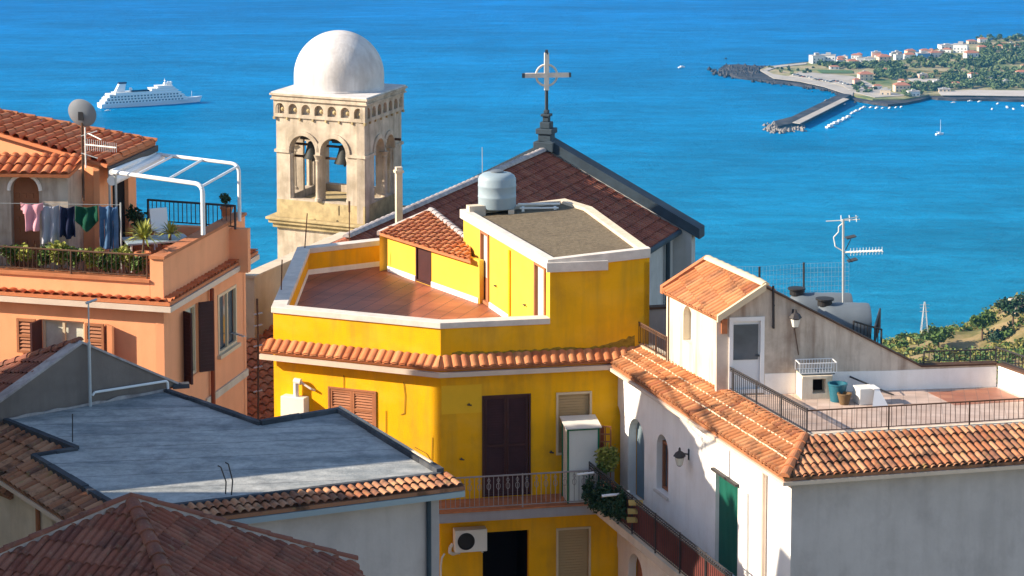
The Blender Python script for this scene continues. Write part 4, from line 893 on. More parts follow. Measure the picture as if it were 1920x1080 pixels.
# ---- laundry
LY = 54.8
def garment(x0, x1, y0, y1, shape, m, lab, dist, folds=3, seed=0, cat='garment'):
    p0 = D(x0, y0, dist); p1 = D(x1, y1, dist); w_ = p1.x-p0.x; h_ = p0.z-p1.z; nx, ny = 26, 30
    bm = bmesh.new(); g = {}
    def inside(a, b):
        if shape == 'shirt':     # a across 0..1, b down 0..1
            if b < .26: return True
            if b < .36: return .10 < a < .90
            return .18 < a < .84
        if shape == 'trousers':
            if b < .30: return True
            return a < .46 or a > .54
        if shape == 'towel': return b < .93+.05*sin(a*9+seed) 
        return b < 1-.45*abs(a-.5)*2
    for i in range(nx):
        for j in range(ny):
            a_, b_ = (i+.5)/nx, (j+.5)/ny
            if not inside(a_, b_): continue
            vs = []
            for (ii, jj) in ((i, j), (i+1, j), (i+1, j+1), (i, j+1)):
                if (ii, jj) not in g:
                    a2, b2 = ii/nx, jj/ny
                    sag = .045*(sin(pi*((a2*1.0) % 1.0)))*(1-b2) 
                    dy = .05*sin(a2*folds*6.28+seed+b2*1.5)*(.35+b2)+.02*sin(b2*9+a2*4+seed)
                    nr = 1-.14*b2*(1 if shape != 'trousers' else .3)*sin(seed+1)
                    g[(ii, jj)] = bm.verts.new(((a2-.5)*w_*nr, dy, -b2*h_-sag))
                vs.append(g[(ii, jj)])
            bm.faces.new(vs)
    me = bpy.data.meshes.new('garment'); bm.to_mesh(me); bm.free(); me.materials.append(m)
    for p in me.polygons: p.use_smooth = True
    nm = {'shirt': 'shirt', 'trousers': 'trousers', 'towel': 'cloth', 'vee': 'jumper'}[shape]
    o = bpy.data.objects.new(nm, me); COL.objects.link(o); o.location = ((p0.x+p1.x)/2, dist, p0.z); sd_ = o.modifiers.new('solid', 'SOLIDIFY'); sd_.thickness = .012
    tag(o, lab, cat, 'laundry on the terrace line'); return o
garment(38, 82, 380, 433, 'shirt', M['pink'], 'pink T-shirt, leftmost garment on the washing line', LY, 2, 1, 'shirt')
garment(78, 112, 384, 462, 'towel', M['grey_cloth'], 'crumpled grey top hanging between the pink shirt and the navy garment', LY+.05, 2, 2, 'top')
garment(113, 141, 386, 450, 'towel', M['navy'], 'navy cloth hanging between the grey top and the green jumper', LY, 2, 3.3, 'cloth')
garment(142, 184, 385, 436, 'vee', M['green_cloth'], 'dark green jumper hanging beside the jeans', LY-.03, 2, 4, 'jumper')
garment(186, 206, 385, 466, 'trousers', M['denim'], 'left pair of blue jeans on the washing line', LY, 1, 5, 'jeans')
garment(204, 222, 386, 467, 'trousers', M['denim'], 'right pair of blue jeans at the end of the washing line', LY+.04, 1, 6.4, 'jeans')
mb = MB(); a1_, a2_ = D(-60, 380, LY), D(226, 384, LY); mb.tube(a1_, a2_, .008, 4)
mb.tube((a2_.x, LY, a2_.z+.05), (a2_.x, LY, zfo), .02, 6); mb.tube((a1_.x, LY, a1_.z+.05), (a1_.x, LY, zfo), .02, 6)
single('washing_line', mb, M['galv'], 'washing line with posts carrying the clothes on the peach terrace', 'washing line')
# ---- plants along the front railing
rnd = random.Random(3)
def potted(c, hgt, rad, m, lab, pot=True, group=None, n=420, size=.075, name='potted_plant', cat='plant'):
    t = thing(name, tuple(c), lab, cat, group); c = Vector(c)
    if pot: MB().lathe(c, [(.10, 0), (.15, .22), (.17, .22), (.17, .27), (.13, .27), (.12, .2), (0, .2)], 16).build('pot', M['terracotta'], t)
    b0 = .25 if pot else 0
    mb = MB(); leaves(mb, c+Vector((0,0,b0+hgt/2)), (rad, rad, hgt/2), n, size, rnd, .2, mlobes(5, rnd)); mb.build('foliage', m, t, fix=False)
    mb = MB()
    for i in range(4): e = Vector((rnd.uniform(-1,1)*rad*.6, rnd.uniform(-1,1)*rad*.6, b0+hgt*rnd.uniform(.5,.9))); mb.tube(c+Vector((0,0,b0*.7)), c+e, .012, 4, r1=.005)
    mb.build('stem', M['bark'], t); return t
plx = [(8, 'leaf', 'pale green leafy plant at the left end of the railing planter'), (36, 'leaf_y', 'yellow-green bushy plant second from the left behind the railing'), (66, 'leaf', 'low green plant below the pink shirt behind the railing'),
       (98, 'leaf_y', 'bright yellow-green plant below the grey top behind the railing'), (126, 'leaf', 'green plant under the navy cloth behind the railing'), (158, 'leaf_y', 'tall dry yellow-green plant below the green jumper'),
       (190, 'leaf', 'leafy green plant below the blue jeans behind the railing'), (222, 'leaf_y', 'yellowish plant left of the yucca behind the railing'), (258, 'leaf', 'green plant against the peach pillar at the railing end')]
for i, (x, mk, lab) in enumerate(plx):
    u = gA.px(x, 505)[0]; p = gA.P(u, zk-.12, -.42-.06*(i % 2)); potted(p-Vector((0,0,.15)), .62+.16*rnd.random(), .30, M[mk], lab, group='plants along the terrace railing', n=850, size=.085)
# yucca and others
def yucca(c, h, n, ln, lab, m):
    t = thing('yucca_plant', tuple(c), lab, 'plant'); c = Vector(c)
    MB().lathe(c, [(.12, 0), (.18, .26), (.2, .26), (.2, .32), (.15, .32), (.14, .25), (0, .25)], 16).build('pot', M['terracotta'], t)
    MB().tube(c+Vector((0,0,.25)), c+Vector((.03,0,h)), .035, 7, r1=.025).build('stem', M['bark'], t)
    mb = MB(); top = c+Vector((.03, 0, h))
    for i in range(n):
        az = rnd.uniform(0, 2*pi); el = rnd.uniform(-.1, 1.3); d = Vector((cos(az)*cos(el), sin(az)*cos(el), sin(el))); s = d.cross(Vector((0,0,1))).normalized()*.022
        a = top+d*.03; b = top+d*ln*.55+Vector((0,0,.0)); e = top+d*ln-Vector((0,0,.14*ln*cos(el)*2)); mb.add([a-s, a+s, b+s*1.2, b-s*1.2, e], [(0,1,2,3), (3,2,4)])
    mb.build('foliage', m, t, fix=False)
yucca(D(268, 505, 53.9)+Vector((0,0,.08)), .62, 70, .55, 'spiky pale green yucca behind the peach pillar at the railing end', M['leaf_y'])
yucca(Vector((D(322, 440, 56).x, 55.6, zfo+.5)), .55, 45, .40, 'smaller spiky plant behind the peach parapet near the pergola', M['leaf_y'])
potted(Vector((D(262, 420, 58).x, 57.6, zfo+.2)), 1.1, .30, M['leaf_d'], 'dark bushy plant in the corner beside the rooftop room', n=700, size=.09)
potted(Vector((D(425, 400, 58.6).x, 58.6, zfo+.9)), .4, .22, M['leaf_d'], 'small dark plant in the far corner of the peach terrace', n=250)
# table with a pale cover
tc = Vector((D(292, 430, 55.8).x, 55.8, zfo)); tb = thing('terrace_table', tuple(tc), 'table under a pale blue-grey cover on the peach terrace', 'table')
mb = MB(); mb.cbox(tc+Vector((0,0,.86)), 1.5, .9, .04, .35); mb.build('table_top', M['tank'], tb)
for sx in (-1, 1):
    for sy in (-1, 1): 
        q = Vector((cos(.35)*sx*.65-sin(.35)*sy*.36, sin(.35)*sx*.65+cos(.35)*sy*.36, 0)); MB().tube(tc+q, tc+q+Vector((0,0,.858)), .03, 6).build('leg', M['galv'], tb)
cc2 = Vector((D(305, 400, 57.4).x, 57.4, zfo+.35)); chr_ = thing('garden_chair', tuple(cc2), 'white plastic garden chair by the far terrace railing', 'chair')
mb = MB(); mb.cbox(cc2+Vector((0,0,.42)), .45, .45, .04, .5); mb.build('seat', M['white_metal'], chr_)
mb = MB(); e = Vector((cos(.5), sin(.5), 0)); mb.box(cc2-e*.22+Vector((-.1,.2,.46)), e*.44, Vector((-.03,.05,0)), Vector((-.05,.08,.48))); mb.build('backrest', M['white_metal'], chr_)
for sx in (-1, 1):
    for sy in (-1, 1): MB().tube(cc2+Vector((sx*.18, sy*.18, 0)), cc2+Vector((sx*.18, sy*.18, .42)), .02, 5).build('leg', M['white_metal'], chr_)
# ================================================================ FLAT BLUE-GREY ROOF HOUSE
zb0 = D(500, 930, 44).z
R = [W(x, y, zb0) for x, y in ((826, 888), (636, 772), (489, 797), (312, 734), (10, 789), (35, 790), (144, 843), (62, 856), (211, 947), (306, 951))]
# near edge corner points
NR, FR, FM, FLc = V2(R[0]), V2(R[1]), V2(R[2]), V2(R[3])
FL2, S1, S2_, S3, S4 = V2(R[4]), V2(R[5]), V2(R[6]), V2(R[7]), V2(R[8])
dn = (V2(R[9])-NR).normalized(); ds_ = (S4-S3).normalized()
# meet of near edge and left edge
det = dn.x*ds_.y-dn.y*ds_.x; tt = ((S4.x-NR.x)*ds_.y-(S4.y-NR.y)*ds_.x)/det; NL = NR+dn*tt
bh = thing('flat_roof_house', (NR.x, NR.y, -31), 'house with a blue-grey painted flat roof edged by weathered tiles', 'house')
poly = [NR, FR, FM, FLc, FL2, S2_, S3, NL]
MB().prism(list(reversed(poly)), zb0-.3, zb0).build('flat_roof', M['flat_roof'], bh)
def edgebeam(a, b, h, w_, mname, nm='roof_edge', z0=.0):
    g = Fac(a, b); mb = MB(); n = max(2, int(g.L/.8))
    for i in range(n):
        hh = h*rnd.uniform(.8, 1.15); g.box(mb, g.L*i/n, g.L*(i+1)/n-.004, zb0-.05+z0, zb0+z0+hh, -w_/2+rnd.uniform(-.015,.015), w_/2+rnd.uniform(-.015,.015))
    return mb.build(nm, M[mname], bh)
edgebeam(NL, NR, .04, .10, 'tar'); edgebeam(S3, NL, .06, .13, 'tar'); edgebeam(S2_, S3, .06, .13, 'tar'); edgebeam(FL2, S2_, .06, .13, 'tar'); edgebeam(FM, FLc, .07, .12, 'tar')
edgebeam(FR, FM, .09, .12, 'tar'); edgebeam(NR, FR, .10, .16, 'tar', 'verge')
mb = MB(); g = Fac(NR, FR); g.box(mb, .3, g.L*.97, zb0+.145, zb0+.17, -.08, -.03); mb.build('verge_pipe', M['beige'], bh)
# mortar fillet, light
mb = MB(); g = Fac(FLc, FL2)
n = 16; vs = []
for i in range(n+1):
    u = g.L*i/n; o_ = rnd.uniform(.04,.13); vs += [g.P(u, zb0+.001, 0), g.P(u, zb0+rnd.uniform(.03,.09), 0), g.P(u, zb0+.02, o_), g.P(u, zb0+.001, o_+.02)]
mb.add(vs, [(4*i+j, 4*i+j+1, 4*i+5+j, 4*i+4+j) for i in range(n) for j in range(3)])
mb.build('mortar_fillet', M['mortar'], bh)
# near pent roof and wall
skn = .75; zn = zb0-.02
nw = offset([NL, NR], skn)
eave_z = ZA(nw[1], 914)
zz0 = zn; 
nnr = Vector(((NR-NL).normalized().y, -(NR-NL).normalized().x))
xt = (NR-NL).normalized()
tiles('eave_roof', [Vector((NL.x, NL.y, zn)), Vector((NR.x+xt.x*.2, NR.y+xt.y*.2, zn)), Vector((nw[1].x+xt.x*.2, nw[1].y+xt.y*.2, eave_z)), Vector((nw[0].x, nw[0].y, eave_z))], (nnr.x, nnr.y, -.5), M['tile_weather'], bh, pu=.165, amp=.05)
g0 = offset([NL, NR], skn-.12); g1_ = offset([NL, NR], skn+.02); g0[1] += xt*.2; g1_[1] += xt*.2
MB().strip(g1_, g0, eave_z-.20, eave_z-.09).build('gutter', M['tank'], bh)
wln = offset([NL, NR], skn-.35); gN = Fac(wln[0], wln[1]); xr = gN.px(820, 1000)[0]
mb = MB(); gN.wall(mb, rectloop(0, xr, -31, eave_z-.1)); 
rb2 = V2(gN.P(xr, 0)); g = Fac(rb2, FR+Vector((.0, 0))); g.wall(mb, rectloop(0, g.L, -31, zb0-.32)); mb.build('wall', M['lilac_wall'], bh)
mb = MB(); g = Fac(FR, FM); g.wall(mb, rectloop(0, g.L, -31, zb0-.05)); g = Fac(FM, FLc); g.wall(mb, rectloop(0, g.L, -31, zb0-.05)); mb.build('wall', M['lilac_wall'], bh)
mb = MB(); us_ = gN.px(802, 1000)[0]; mb.tube(gN.P(us_, -31, .06), gN.P(us_, eave_z-.15, .06), .05, 8); mb.build('downpipe', M['slate'], bh)
mb = MB(); gN.box(mb, xr-.16, xr+.02, -31, eave_z-.101, .003, .05); mb.build('corner_band', M['grey_wall'], bh)
# left pent roof
oo = offset([S2_, S3, NL], 0)
def lft(pts, w_, drop, nm='eave_roof', mt='tile_weather', s=1):
    I = [V2(p) for p in pts]; O = offset(I, w_*s)
    for i in range(len(I)-1):
        e = (I[i+1]-I[i]).normalized(); nn_ = Vector((e.y, -e.x))*s
        tiles(nm, [Vector((I[i].x, I[i].y, zn-.02)), Vector((I[i+1].x, I[i+1].y, zn-.02)), Vector((O[i+1].x, O[i+1].y, zn-drop)), Vector((O[i].x, O[i].y, zn-drop))], (nn_.x, nn_.y, -.4), M[mt], bh)
    return O
Oa = lft([S3+ (S3-NL).normalized()*0, NL], .70, .30)
gW = Fac(offset([S3, NL], .50)[0], offset([S3, NL], .50)[1])
# tile field left of the roof, upper left
q1 = V2(W(-60, 800, zb0)); 
lowz = zb0-.55
P1, P2, P3, P4 = V2(FL2), V2(S2_), V2(S3), V2(W(0, 872, lowz))
ext_ = (P1-P2).normalized()
E1 = P2+ext_*6; dwn = Vector((-.25, -1)).normalized(); 
a_ = Vector((P2.x, P2.y, zn-.03)); b_ = Vector((E1.x, E1.y, zn-.03)); gg = Fac(E1, P2); no = gg.n*1.55
tiles('side_roof', [a_, b_, b_+Vector((no.x, no.y, -.62)), a_+Vector((no.x, no.y, -.62))], (no.x, no.y, -.62), M['tile_weather'], bh)
p_sw = V2(a_+Vector((no.x, no.y, 0))); wy = -.62+zn
# walls left (beige)
wL1 = gW.A; wL2 = gW.B
mb = MB(); gW.wall(mb, rectloop(0, gW.L, -31, zn-.42), [rectloop(*gW.rect(97, 120, 962, 992))], .15)
m2 = offset([E1, P2], 1.30); gX = Fac(m2[0], V2(wL1)+ (m2[1]-V2(wL1))*.0); gX.wall(mb, rectloop(0, gX.L, -31, zn-.68)); mb.build('wall', M['beige'], bh)
u0, u1, z0, z1 = gW.rect(97, 120, 962, 992); mb = MB(); gW.box(mb, u0, u1, z0, z1, -.14, -.08); mb.build('window', M['dark_wood'], bh)
up = gW.px(76, 960)[0]; MB().tube(gW.P(up, -31, .06), gW.P(up, zn-.45, .06), .045, 8).build('downpipe', M['tan_wood'], bh)
mb = MB(); e = (gW.A-gW.B).normalized(); G1_ = offset([S3, NL], .71); G0_ = offset([S3, NL], .62); MB().strip(G1_, G0_, zn-.44, zn-.36).build('gutter', M['gutter'], bh)
# two wire aerials near the front edge, thin pole at the left
for (xb, yb, xt_, yt_, lab) in ((423, 926, 414, 876, 'left one of two bent wires at the front edge of the blue-grey roof'), (434, 928, 428, 870, 'right one of two bent wires at the front edge of the blue-grey roof')):
    p = W(xb, yb, zb0); q = D(xt_, yt_, p.y); mb = MB().path([p, p.lerp(q, .45)+Vector((.05, 0, 0)), q], .014, 5); mb.path([q, q+Vector((-.06,0,.03))], .014, 5)
    single('bent_wire', mb, M['iron'], lab, 'wire', loc=p)
p = W(136, 829, zb0); q = D(136, 776, p.y); single('thin_pole', MB().tube(p, q, .012, 5), M['iron'], 'thin dark pole on the left part of the blue-grey roof', 'pole', loc=p)
# ================================================================ GREY GABLED HOUSE (behind the flat roof, left)
gg_ = Fac(V2(FL2), V2(FLc)); 
uA, zA = gg_.px(157, 645); uRr, zRr = gg_.px(337, 722); uLl, zLl = gg_.px(0, 758)
sl_ = (zA-zLl)/(uA-uLl); uL2 = uLl-2.0; zL2 = zLl-2.0*sl_
gh = thing('grey_gabled_house', (gg_.P(uA, 0).x, gg_.P(uA, 0).y, -31), 'low house with a grey rendered gable and dark brown tiles', 'house')
mb = MB(); gg_.wall(mb, [(uL2, -31), (uRr-.25, -31), (uRr-.25, zRr-.04), (uRr, zRr), (uA, zA), (uL2, zL2)], [], .25, back=True, off=-.08); mb.build('gable_wall', M['gable_grey'], gh)
rdn = Vector((-gg_.n.x, -gg_.n.y)); rdn = (V2(D(0, 692, gg_.P(uA,0).y+2.2))-V2(gg_.P(uA, 0))).normalized()
pa = gg_.P(uA, zA-.02, -.2); LR = 5.5; rd3 = (D(0, 690, pa.y+1.6)-pa).normalized()
pb = pa+rd3*LR; pc_ = gg_.P(uL2, zL2-.02, -.2); pd = pc_+rd3*LR
tiles('roof', [pa, pb, pd, pc_], tuple(pc_-pa), M['tile_brown'], gh)
pe = gg_.P(uRr, zRr-.02, -.2); pf_ = pe+rd3*LR
tiles('roof', [pa, pe, pf_, pb], tuple(pe-pa), M['tile_brown'], gh)
mb = MB(); ridge(mb, pb+Vector((0,0,.03)), pa+Vector((0,0,.03)), .12); mb.build('ridge_tiles', M['tile_brown'], gh)
mb = MB(); 
for (ua, za2, ub, zb2_) in ((uL2, zL2, uA, zA), (uA, zA, uRr, zRr)):
    a = gg_.P(ua, za2+.002, -.36); b = gg_.P(ub, zb2_+.002, -.36); n_ = Vector((gg_.n.x, gg_.n.y, 0))
    mb.box(a, b-a, n_*.32, Vector((0, 0, .05)))
mb.build('gable_coping', M['mortar'], gh)
mb = MB(); b = gg_.P(uRr, zRr, .02); mb.box(b+Vector((-.15,-.05,-.08)), Vector((.35,.1,0)), Vector((-.05,.2,0)), Vector((0,0,.10))); mb.build('gutter_end', M['tar'], gh)
wp = [gg_.P(*gg_.px(x, y), .03) for x, y in ((172, 741), (176, 735), (310, 714), (313, 717), (314, 733))]
single('water_pipe', MB().path(wp, .028, 8), M['white_metal'], 'white pipe running across the grey gable wall', 'pipe', loc=wp[0])
mp = gg_.px(166, 764); mz = gg_.px(166, 566)[1]; mb = MB(); mb.tube(gg_.P(mp[0], mp[1], .08), gg_.P(mp[0], gg_.px(166, 640)[1], .08), .035, 8); mb.tube(gg_.P(mp[0], gg_.px(166, 640)[1], .08), gg_.P(mp[0], mz, .08), .018, 6)
mb.tube(gg_.P(mp[0]-.06, mz, .08), gg_.P(mp[0]+.20, mz+.05, .08), .03, 5)
single('aerial_mast', mb, M['galv'], 'slim mast standing against the grey gable wall', 'mast', loc=gg_.P(mp[0], mp[1], .08))
# ================================================================ FOREGROUND HIP ROOF
ap = D(246, 938, 38)
fh = thing('brown_roof_house', (ap.x, ap.y, -31), 'foreground house under a dark brown hipped tile roof', 'house')
near = Vector((.40, -.916)); lf = Vector((-.916, -.40)); rt_ = Vector((.916, .40))
Lh = 5.2; k = .36
qn = ap+Vector((near.x, near.y, -k))*Lh*.9
def endpt(dirv, px_):   # along hip until picture column
    lo, hi = 0, 12
    for _ in range(40):
        m_ = (lo+hi)/2; p = ap+Vector((dirv.x, dirv.y, -k))*m_
        x = 960+(p.x/p.y)*FPX
        if (x-px_)*(1 if dirv.x > 0 else -1) < 0: lo = m_
        else: hi = m_
    return m_
# slopes of the hips adjusted to the sight lines
kr = None
def hipk(dirv, x, y):
    d2 = ray(x, y); t = (ap.y*d2.x-ap.x*d2.y)/(dirv.x*d2.y-dirv.y*d2.x); p = V2(ap)+dirv*t; return Vector((p.x, p.y, ZA(p, y)))
pr = hipk(rt_, 636, 1046); pl = hipk(lf, 0, 1042); 
pr2 = ap+(pr-ap)*1.08; pl2 = ap+(pl-ap)*2.1
ndir = near; pn_ = hipk(near, 312, 1080); pn2 = ap+(pn_-ap)*2.6
dR_ = ((pr2-ap)+(pn2-ap)); dR_ = Vector((dR_.x, dR_.y, dR_.z)); 
nR = (pr2-ap).cross(pn2-ap); nR = nR if nR.z > 0 else -nR; dnR = Vector((nR.x, nR.y, 0)).normalized(); dnR = Vector((dnR.x, dnR.y, -(nR.x*dnR.x+nR.y*dnR.y)/nR.z))
nL = (pl2-ap).cross(pn2-ap); nL = nL if nL.z > 0 else -nL; dnL = Vector((nL.x, nL.y, 0)).normalized(); dnL = Vector((dnL.x, dnL.y, -(nL.x*dnL.x+nL.y*dnL.y)/nL.z))
tiles('roof', [ap, pr2, pr2+dnR*.0+(pn2-ap)*.9, pn2], tuple(dnR), M['tile_brown'], fh, pu=.15, pv=.40, amp=.042, lift=.018)
tiles('roof', [ap, pn2, pl2+(pn2-ap)*.6, pl2], tuple(dnL), M['tile_brown'], fh, pu=.15, pv=.40, amp=.042, lift=.018)
mb = MB(); ridge(mb, ap+Vector((0,0,.0)), pn2, .125, .33, 8); mb.build('hip_tiles', M['tile_brown'], fh)
for q in (pr2, pl2):
    mb = MB(); d_ = q-ap; s_ = Vector((d_.y, -d_.x, 0)).normalized(); mb.box(ap-s_*.06-Vector((0,0,.06)), d_, s_*.12, Vector((0,0,.13))); mb.build('hip_mortar', M['mortar'], fh)
    mb = MB(); ridge(mb, ap+Vector((0,0,.07)), q+Vector((0,0,.05)), .075, .4, 8); mb.build('hip_tiles', M['tile_brown'], fh)
g = Fac(V2(ap), V2(pr2)); mb = MB(); mb.add([ap-Vector((0,0,.1)), pr2-Vector((0,0,.1)), Vector((pr2.x, pr2.y, -31)), Vector((ap.x, ap.y, -31))], [(0,1,2,3)]); mb.add([ap-Vector((0,0,.1)), pl2-Vector((0,0,.1)), Vector((pl2.x, pl2.y, -31)), Vector((ap.x, ap.y, -31))], [(0,1,2,3)]); mb.build('wall', M['lilac_wall'], fh)
# ================================================================ LOW TILED HOUSE BETWEEN
q0, q1, q2, q3 = D(430, 628, 75), D(520, 582, 77), D(530, 800, 67.2), D(430, 850, 66)
lh = thing('low_tiled_house', (q3.x, q3.y, -31), 'low house with a bright orange tiled roof in the gap before the yellow house', 'house')
nn2 = (q1-q0).cross(q3-q0); q2.z = q0.z-((q2.x-q0.x)*nn2.x+(q2.y-q0.y)*nn2.y)/nn2.z
tiles('roof', [q0, q1, q2, q3], (.5, -1, -.4), M['tile_bright'], lh, pu=.3, pv=.5, amp=.08)
mb = MB(); mb.prism([V2(q3), V2(q2), V2(q1), V2(q0)], -31, lambda p: q0.z-((p[0]-q0.x)*nn2.x+(p[1]-q0.y)*nn2.y)/nn2.z-.15); mb.build('wall', M['beige'], lh)
ma = D(484, 800, 60.5); mt_ = D(482, 560, 60.5)
mm = thing('aerial_mast', tuple(ma), 'tall thin mast with several clamps before the gap left of the yellow house', 'mast')
MB().path([ma, D(484, 640, 60.5), mt_], .028, 6).build('pole', M['rusty'], mm)
mb = MB()
for y in (590, 612, 650, 690, 735): c = D(483, y, 60.5); mb.tube(c+Vector((-.10,0,.0)), c+Vector((.12,0,.05)), .025, 5)
mb.build('clamp', M['galv'], mm)
yg = yagi('x', D(430, 622, 58.2), D(458, 631, 57.5), 7, .1); single('wall_aerial', yg, M['galv'], 'short aerial arm sticking out of the peach side wall', 'aerial')
# unseen house blocks, added and shaped to cast shade on roofs and terraces
nb = thing('shade_block', (-22, 40, -31), 'unseen block left of the roofs, added to shade them', 'house')
def block(name, y0, y1, x, ztop, lab, ym=None):
    t = thing(name, (x-3, (y0+y1)/2, -31), lab, 'house'); ym = ym or (y0+y1)/2
    zf = ztop if callable(ztop) else (lambda y: ztop)
    for nm_, lo, hi, m_ in (('wall', None, 0, 'beige'), ('roof', .002, .14, 'terracotta')):
        mb = MB(); ys = [y0, ym, y1]; vs = []
        for y in ys: zt_ = zf(y); zl_ = -31 if lo is None else zt_+lo; vs += [(x-7, y, zl_), (x, y, zl_), (x, y, zt_+hi), (x-7, y, zt_+hi)]
        mb.add(vs, [(4*i+k, 4*i+(k+1) % 4, 4*i+4+(k+1) % 4, 4*i+4+k) for i in range(2) for k in range(4)]+[(0,1,2,3), (8,9,10,11)]); mb.build(nm_, M[m_], t)
    return t
bpy.data.objects.remove(nb)
block('shade_block', 43.3, 50.0, -15.0, lambda y: -9.6 if y < 43.5 else -6.4, 'unseen house block left of the flat blue-grey roof, sloped to shape its shadow', 44.75)
block('shade_block', 26, 42.6, -15.0, lambda y: -7.35 if y > 42 else -5.9, 'unseen tall block added left of the foreground brown roof to shade it', 39.5)
block('shade_block', 54.45, 57.6, -15.0, -7.7, 'unseen narrow block added left of the peach rooftop porch to shade it')
block('shade_block', 64.0, 73.4, -12.0, lambda y: -11.0 if y > 70 else -10.3, 'hidden block added behind the peach rooftop room to shade the yellow terrace', 69.5)
# ================================================================ WHITE HOUSE (right)
NE = D(1470, 897, 52.0); zw = NE.z
LE = W(1112, 662, zw); RE = W(1930, 864, zw)
el = (V2(LE)-V2(NE)).normalized(); er = (V2(RE)-V2(NE)).normalized(); RE2 = V2(NE)+er*8.5
PLc = V2(LE)
wli = offset([PLc, V2(NE), RE2], -.32)
h1 = Fac(wli[0], wli[1]); h2 = Fac(wli[1], wli[2])
wh = thing('white_house', (wli[1].x, wli[1].y, -31), 'white house on the right with tiled pent roofs round a sunken terrace', 'house')
CT = D(1508, 817, 54.0); zct = CT.z                    # kerb corner of the terrace
KT = W(1355, 736, zct); KR = W(1930, 792, zct)
kl = (V2(KT)-V2(CT)).normalized(); kr_ = (V2(KR)-V2(CT)).normalized()
KFar = V2(CT)+kl*12.0; KR2 = V2(CT)+kr_*8.0
zft = zct-.12
bk1 = W(1353, 742, zft); bk2 = W(1869, 725, zft); bwf = Fac(V2(bk1), V2(bk2))     # back wall with the stair house
# walls below
HW = lambda f, x0, x1, y0, y1: f.rect(x0, x1, y0, y1)
nich = h1.rect(1178, 1208, 786, 950); nich2 = h1.rect(1149, 1163, 758, 900); awin = h1.rect(1231, 1253, 815, 925); gdo = h1.rect(1341, 1383, 896, 1072)
zbal = gdo[2]-.02
lo1 = h1.rect(1143, 1159, 1010, 1100); lo2 = h1.rect(1178, 1205, 1040, 1120); lo3 = h1.rect(1228, 1262, 1085, 1140)
def ar_(q, zb=None): r = (q[1]-q[0])/2; return archloop(q[0], q[1], q[2] if zb is None else zb, q[3]-r, 12)
loops = [ar_(nich, zbal), ar_(nich2, zbal+.0), ar_(awin), rectloop(gdo[0], gdo[1], zbal, gdo[3])]
lows = [archloop(q[0], q[1], zbal-3.2, min(q[3], zbal-.45)-(q[1]-q[0])/2, 12) for q in (lo1, lo2)]
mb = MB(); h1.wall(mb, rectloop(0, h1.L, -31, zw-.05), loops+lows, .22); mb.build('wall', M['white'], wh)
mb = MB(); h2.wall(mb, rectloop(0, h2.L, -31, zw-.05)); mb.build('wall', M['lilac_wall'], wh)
mb = MB(); g = Fac(RE2+Vector((-.35,.35)), RE2+Vector((-.25, 3.2))); g.wall(mb, rectloop(0, g.L, -31, zw-.1)); mb.build('wall', M['white'], wh)
for q in (nich, nich2):
    mb = MB(); h1.box(mb, q[0]-.02, q[1]+.02, zbal, q[3]+.02, -.30, -.26); n = int((q[1]-q[0])/.09)
    for i in range(n): h1.box(mb, q[0]+(i+.25)*.09, q[0]+(i+.7)*.09, zbal, q[3]-.05, -.262, -.235)
    mb.build('door_curtain', M['tank'], wh)
mb = MB(); h1.box(mb, awin[0]-.02, awin[1]+.02, awin[2], awin[3]+.02, -.26, -.22); W_ = mb.build('arched_window', M['glass'], wh)
mb = MB(); frame(h1, mb, awin[0]+.02, awin[1]-.02, awin[2]+.02, awin[3]-.25, .06, -.22, -.15); h1.box(mb, (awin[0]+awin[1])/2-.03, (awin[0]+awin[1])/2+.03, awin[2]+.09, awin[3]-.32, -.218, -.155); mb.build('frame', M['tan_wood'], W_)
mb = MB(); h1.box(mb, awin[0]-.05, awin[1]+.05, awin[2]-.06, awin[2]-.003, .001, .07); mb.build('sill', M['coping'], W_)
for q in lows:
    a, b = q[0][0], q[1][0]; mb = MB(); h1.box(mb, a-.02, b+.02, zbal-3.2, zbal-.4, -.30, -.26); mb.build('arched_recess', M['tan_wood'], wh)
u0, u1, z0, z1 = gdo; mb = MB(); n = int((u1-u0)/.075)
h1.box(mb, u0, u1, zbal, z1, -.16, -.12)
for i in range(n): h1.box(mb, u0+i*.075+.008, u0+i*.075+.062, zbal, z1-.01, -.121, -.095)
gd = mb.build('door', M['green'], wh); mb = MB(); h1.box(mb, u0-.08, u1+.08, z1+.002, z1+.06, .001, .10); mb.build('door_head', M['iron'], gd)
# eaves
zk_ = zct-.03
def slope4(a, b, c, d, dn_, m, nm='eave_roof', **k): return tiles(nm, [a, b, c, d], dn_, m, wh, **k)
cE, cK = Vector((NE.x, NE.y, zw)), Vector((CT.x, CT.y, zk_))
far_t = .97; LE3 = Vector((LE.x, LE.y, zw)); KF = W(1182, 634, zk_)
KF = Vector((KF.x, KF.y, zk_))
slope4(KF, cK, cE, LE3, (h1.n.x, h1.n.y, -.35), M['tile_tan'], pu=.20, pv=.52, amp=.055, lift=.03)
RE3 = Vector((RE2.x, RE2.y, zw)); KR3 = Vector((KR2.x, KR2.y, zk_))
slope4(cK, KR3, RE3, cE, (h2.n.x, h2.n.y, -.4), M['tile_weather'], pu=.18, pv=.44, amp=.06)
mb = MB(); ridge(mb, cK+Vector((0,0,.03)), cE+Vector((0,0,.03)), .12, .36, 8); mb.build('hip_tiles', M['tile_orange'], wh)
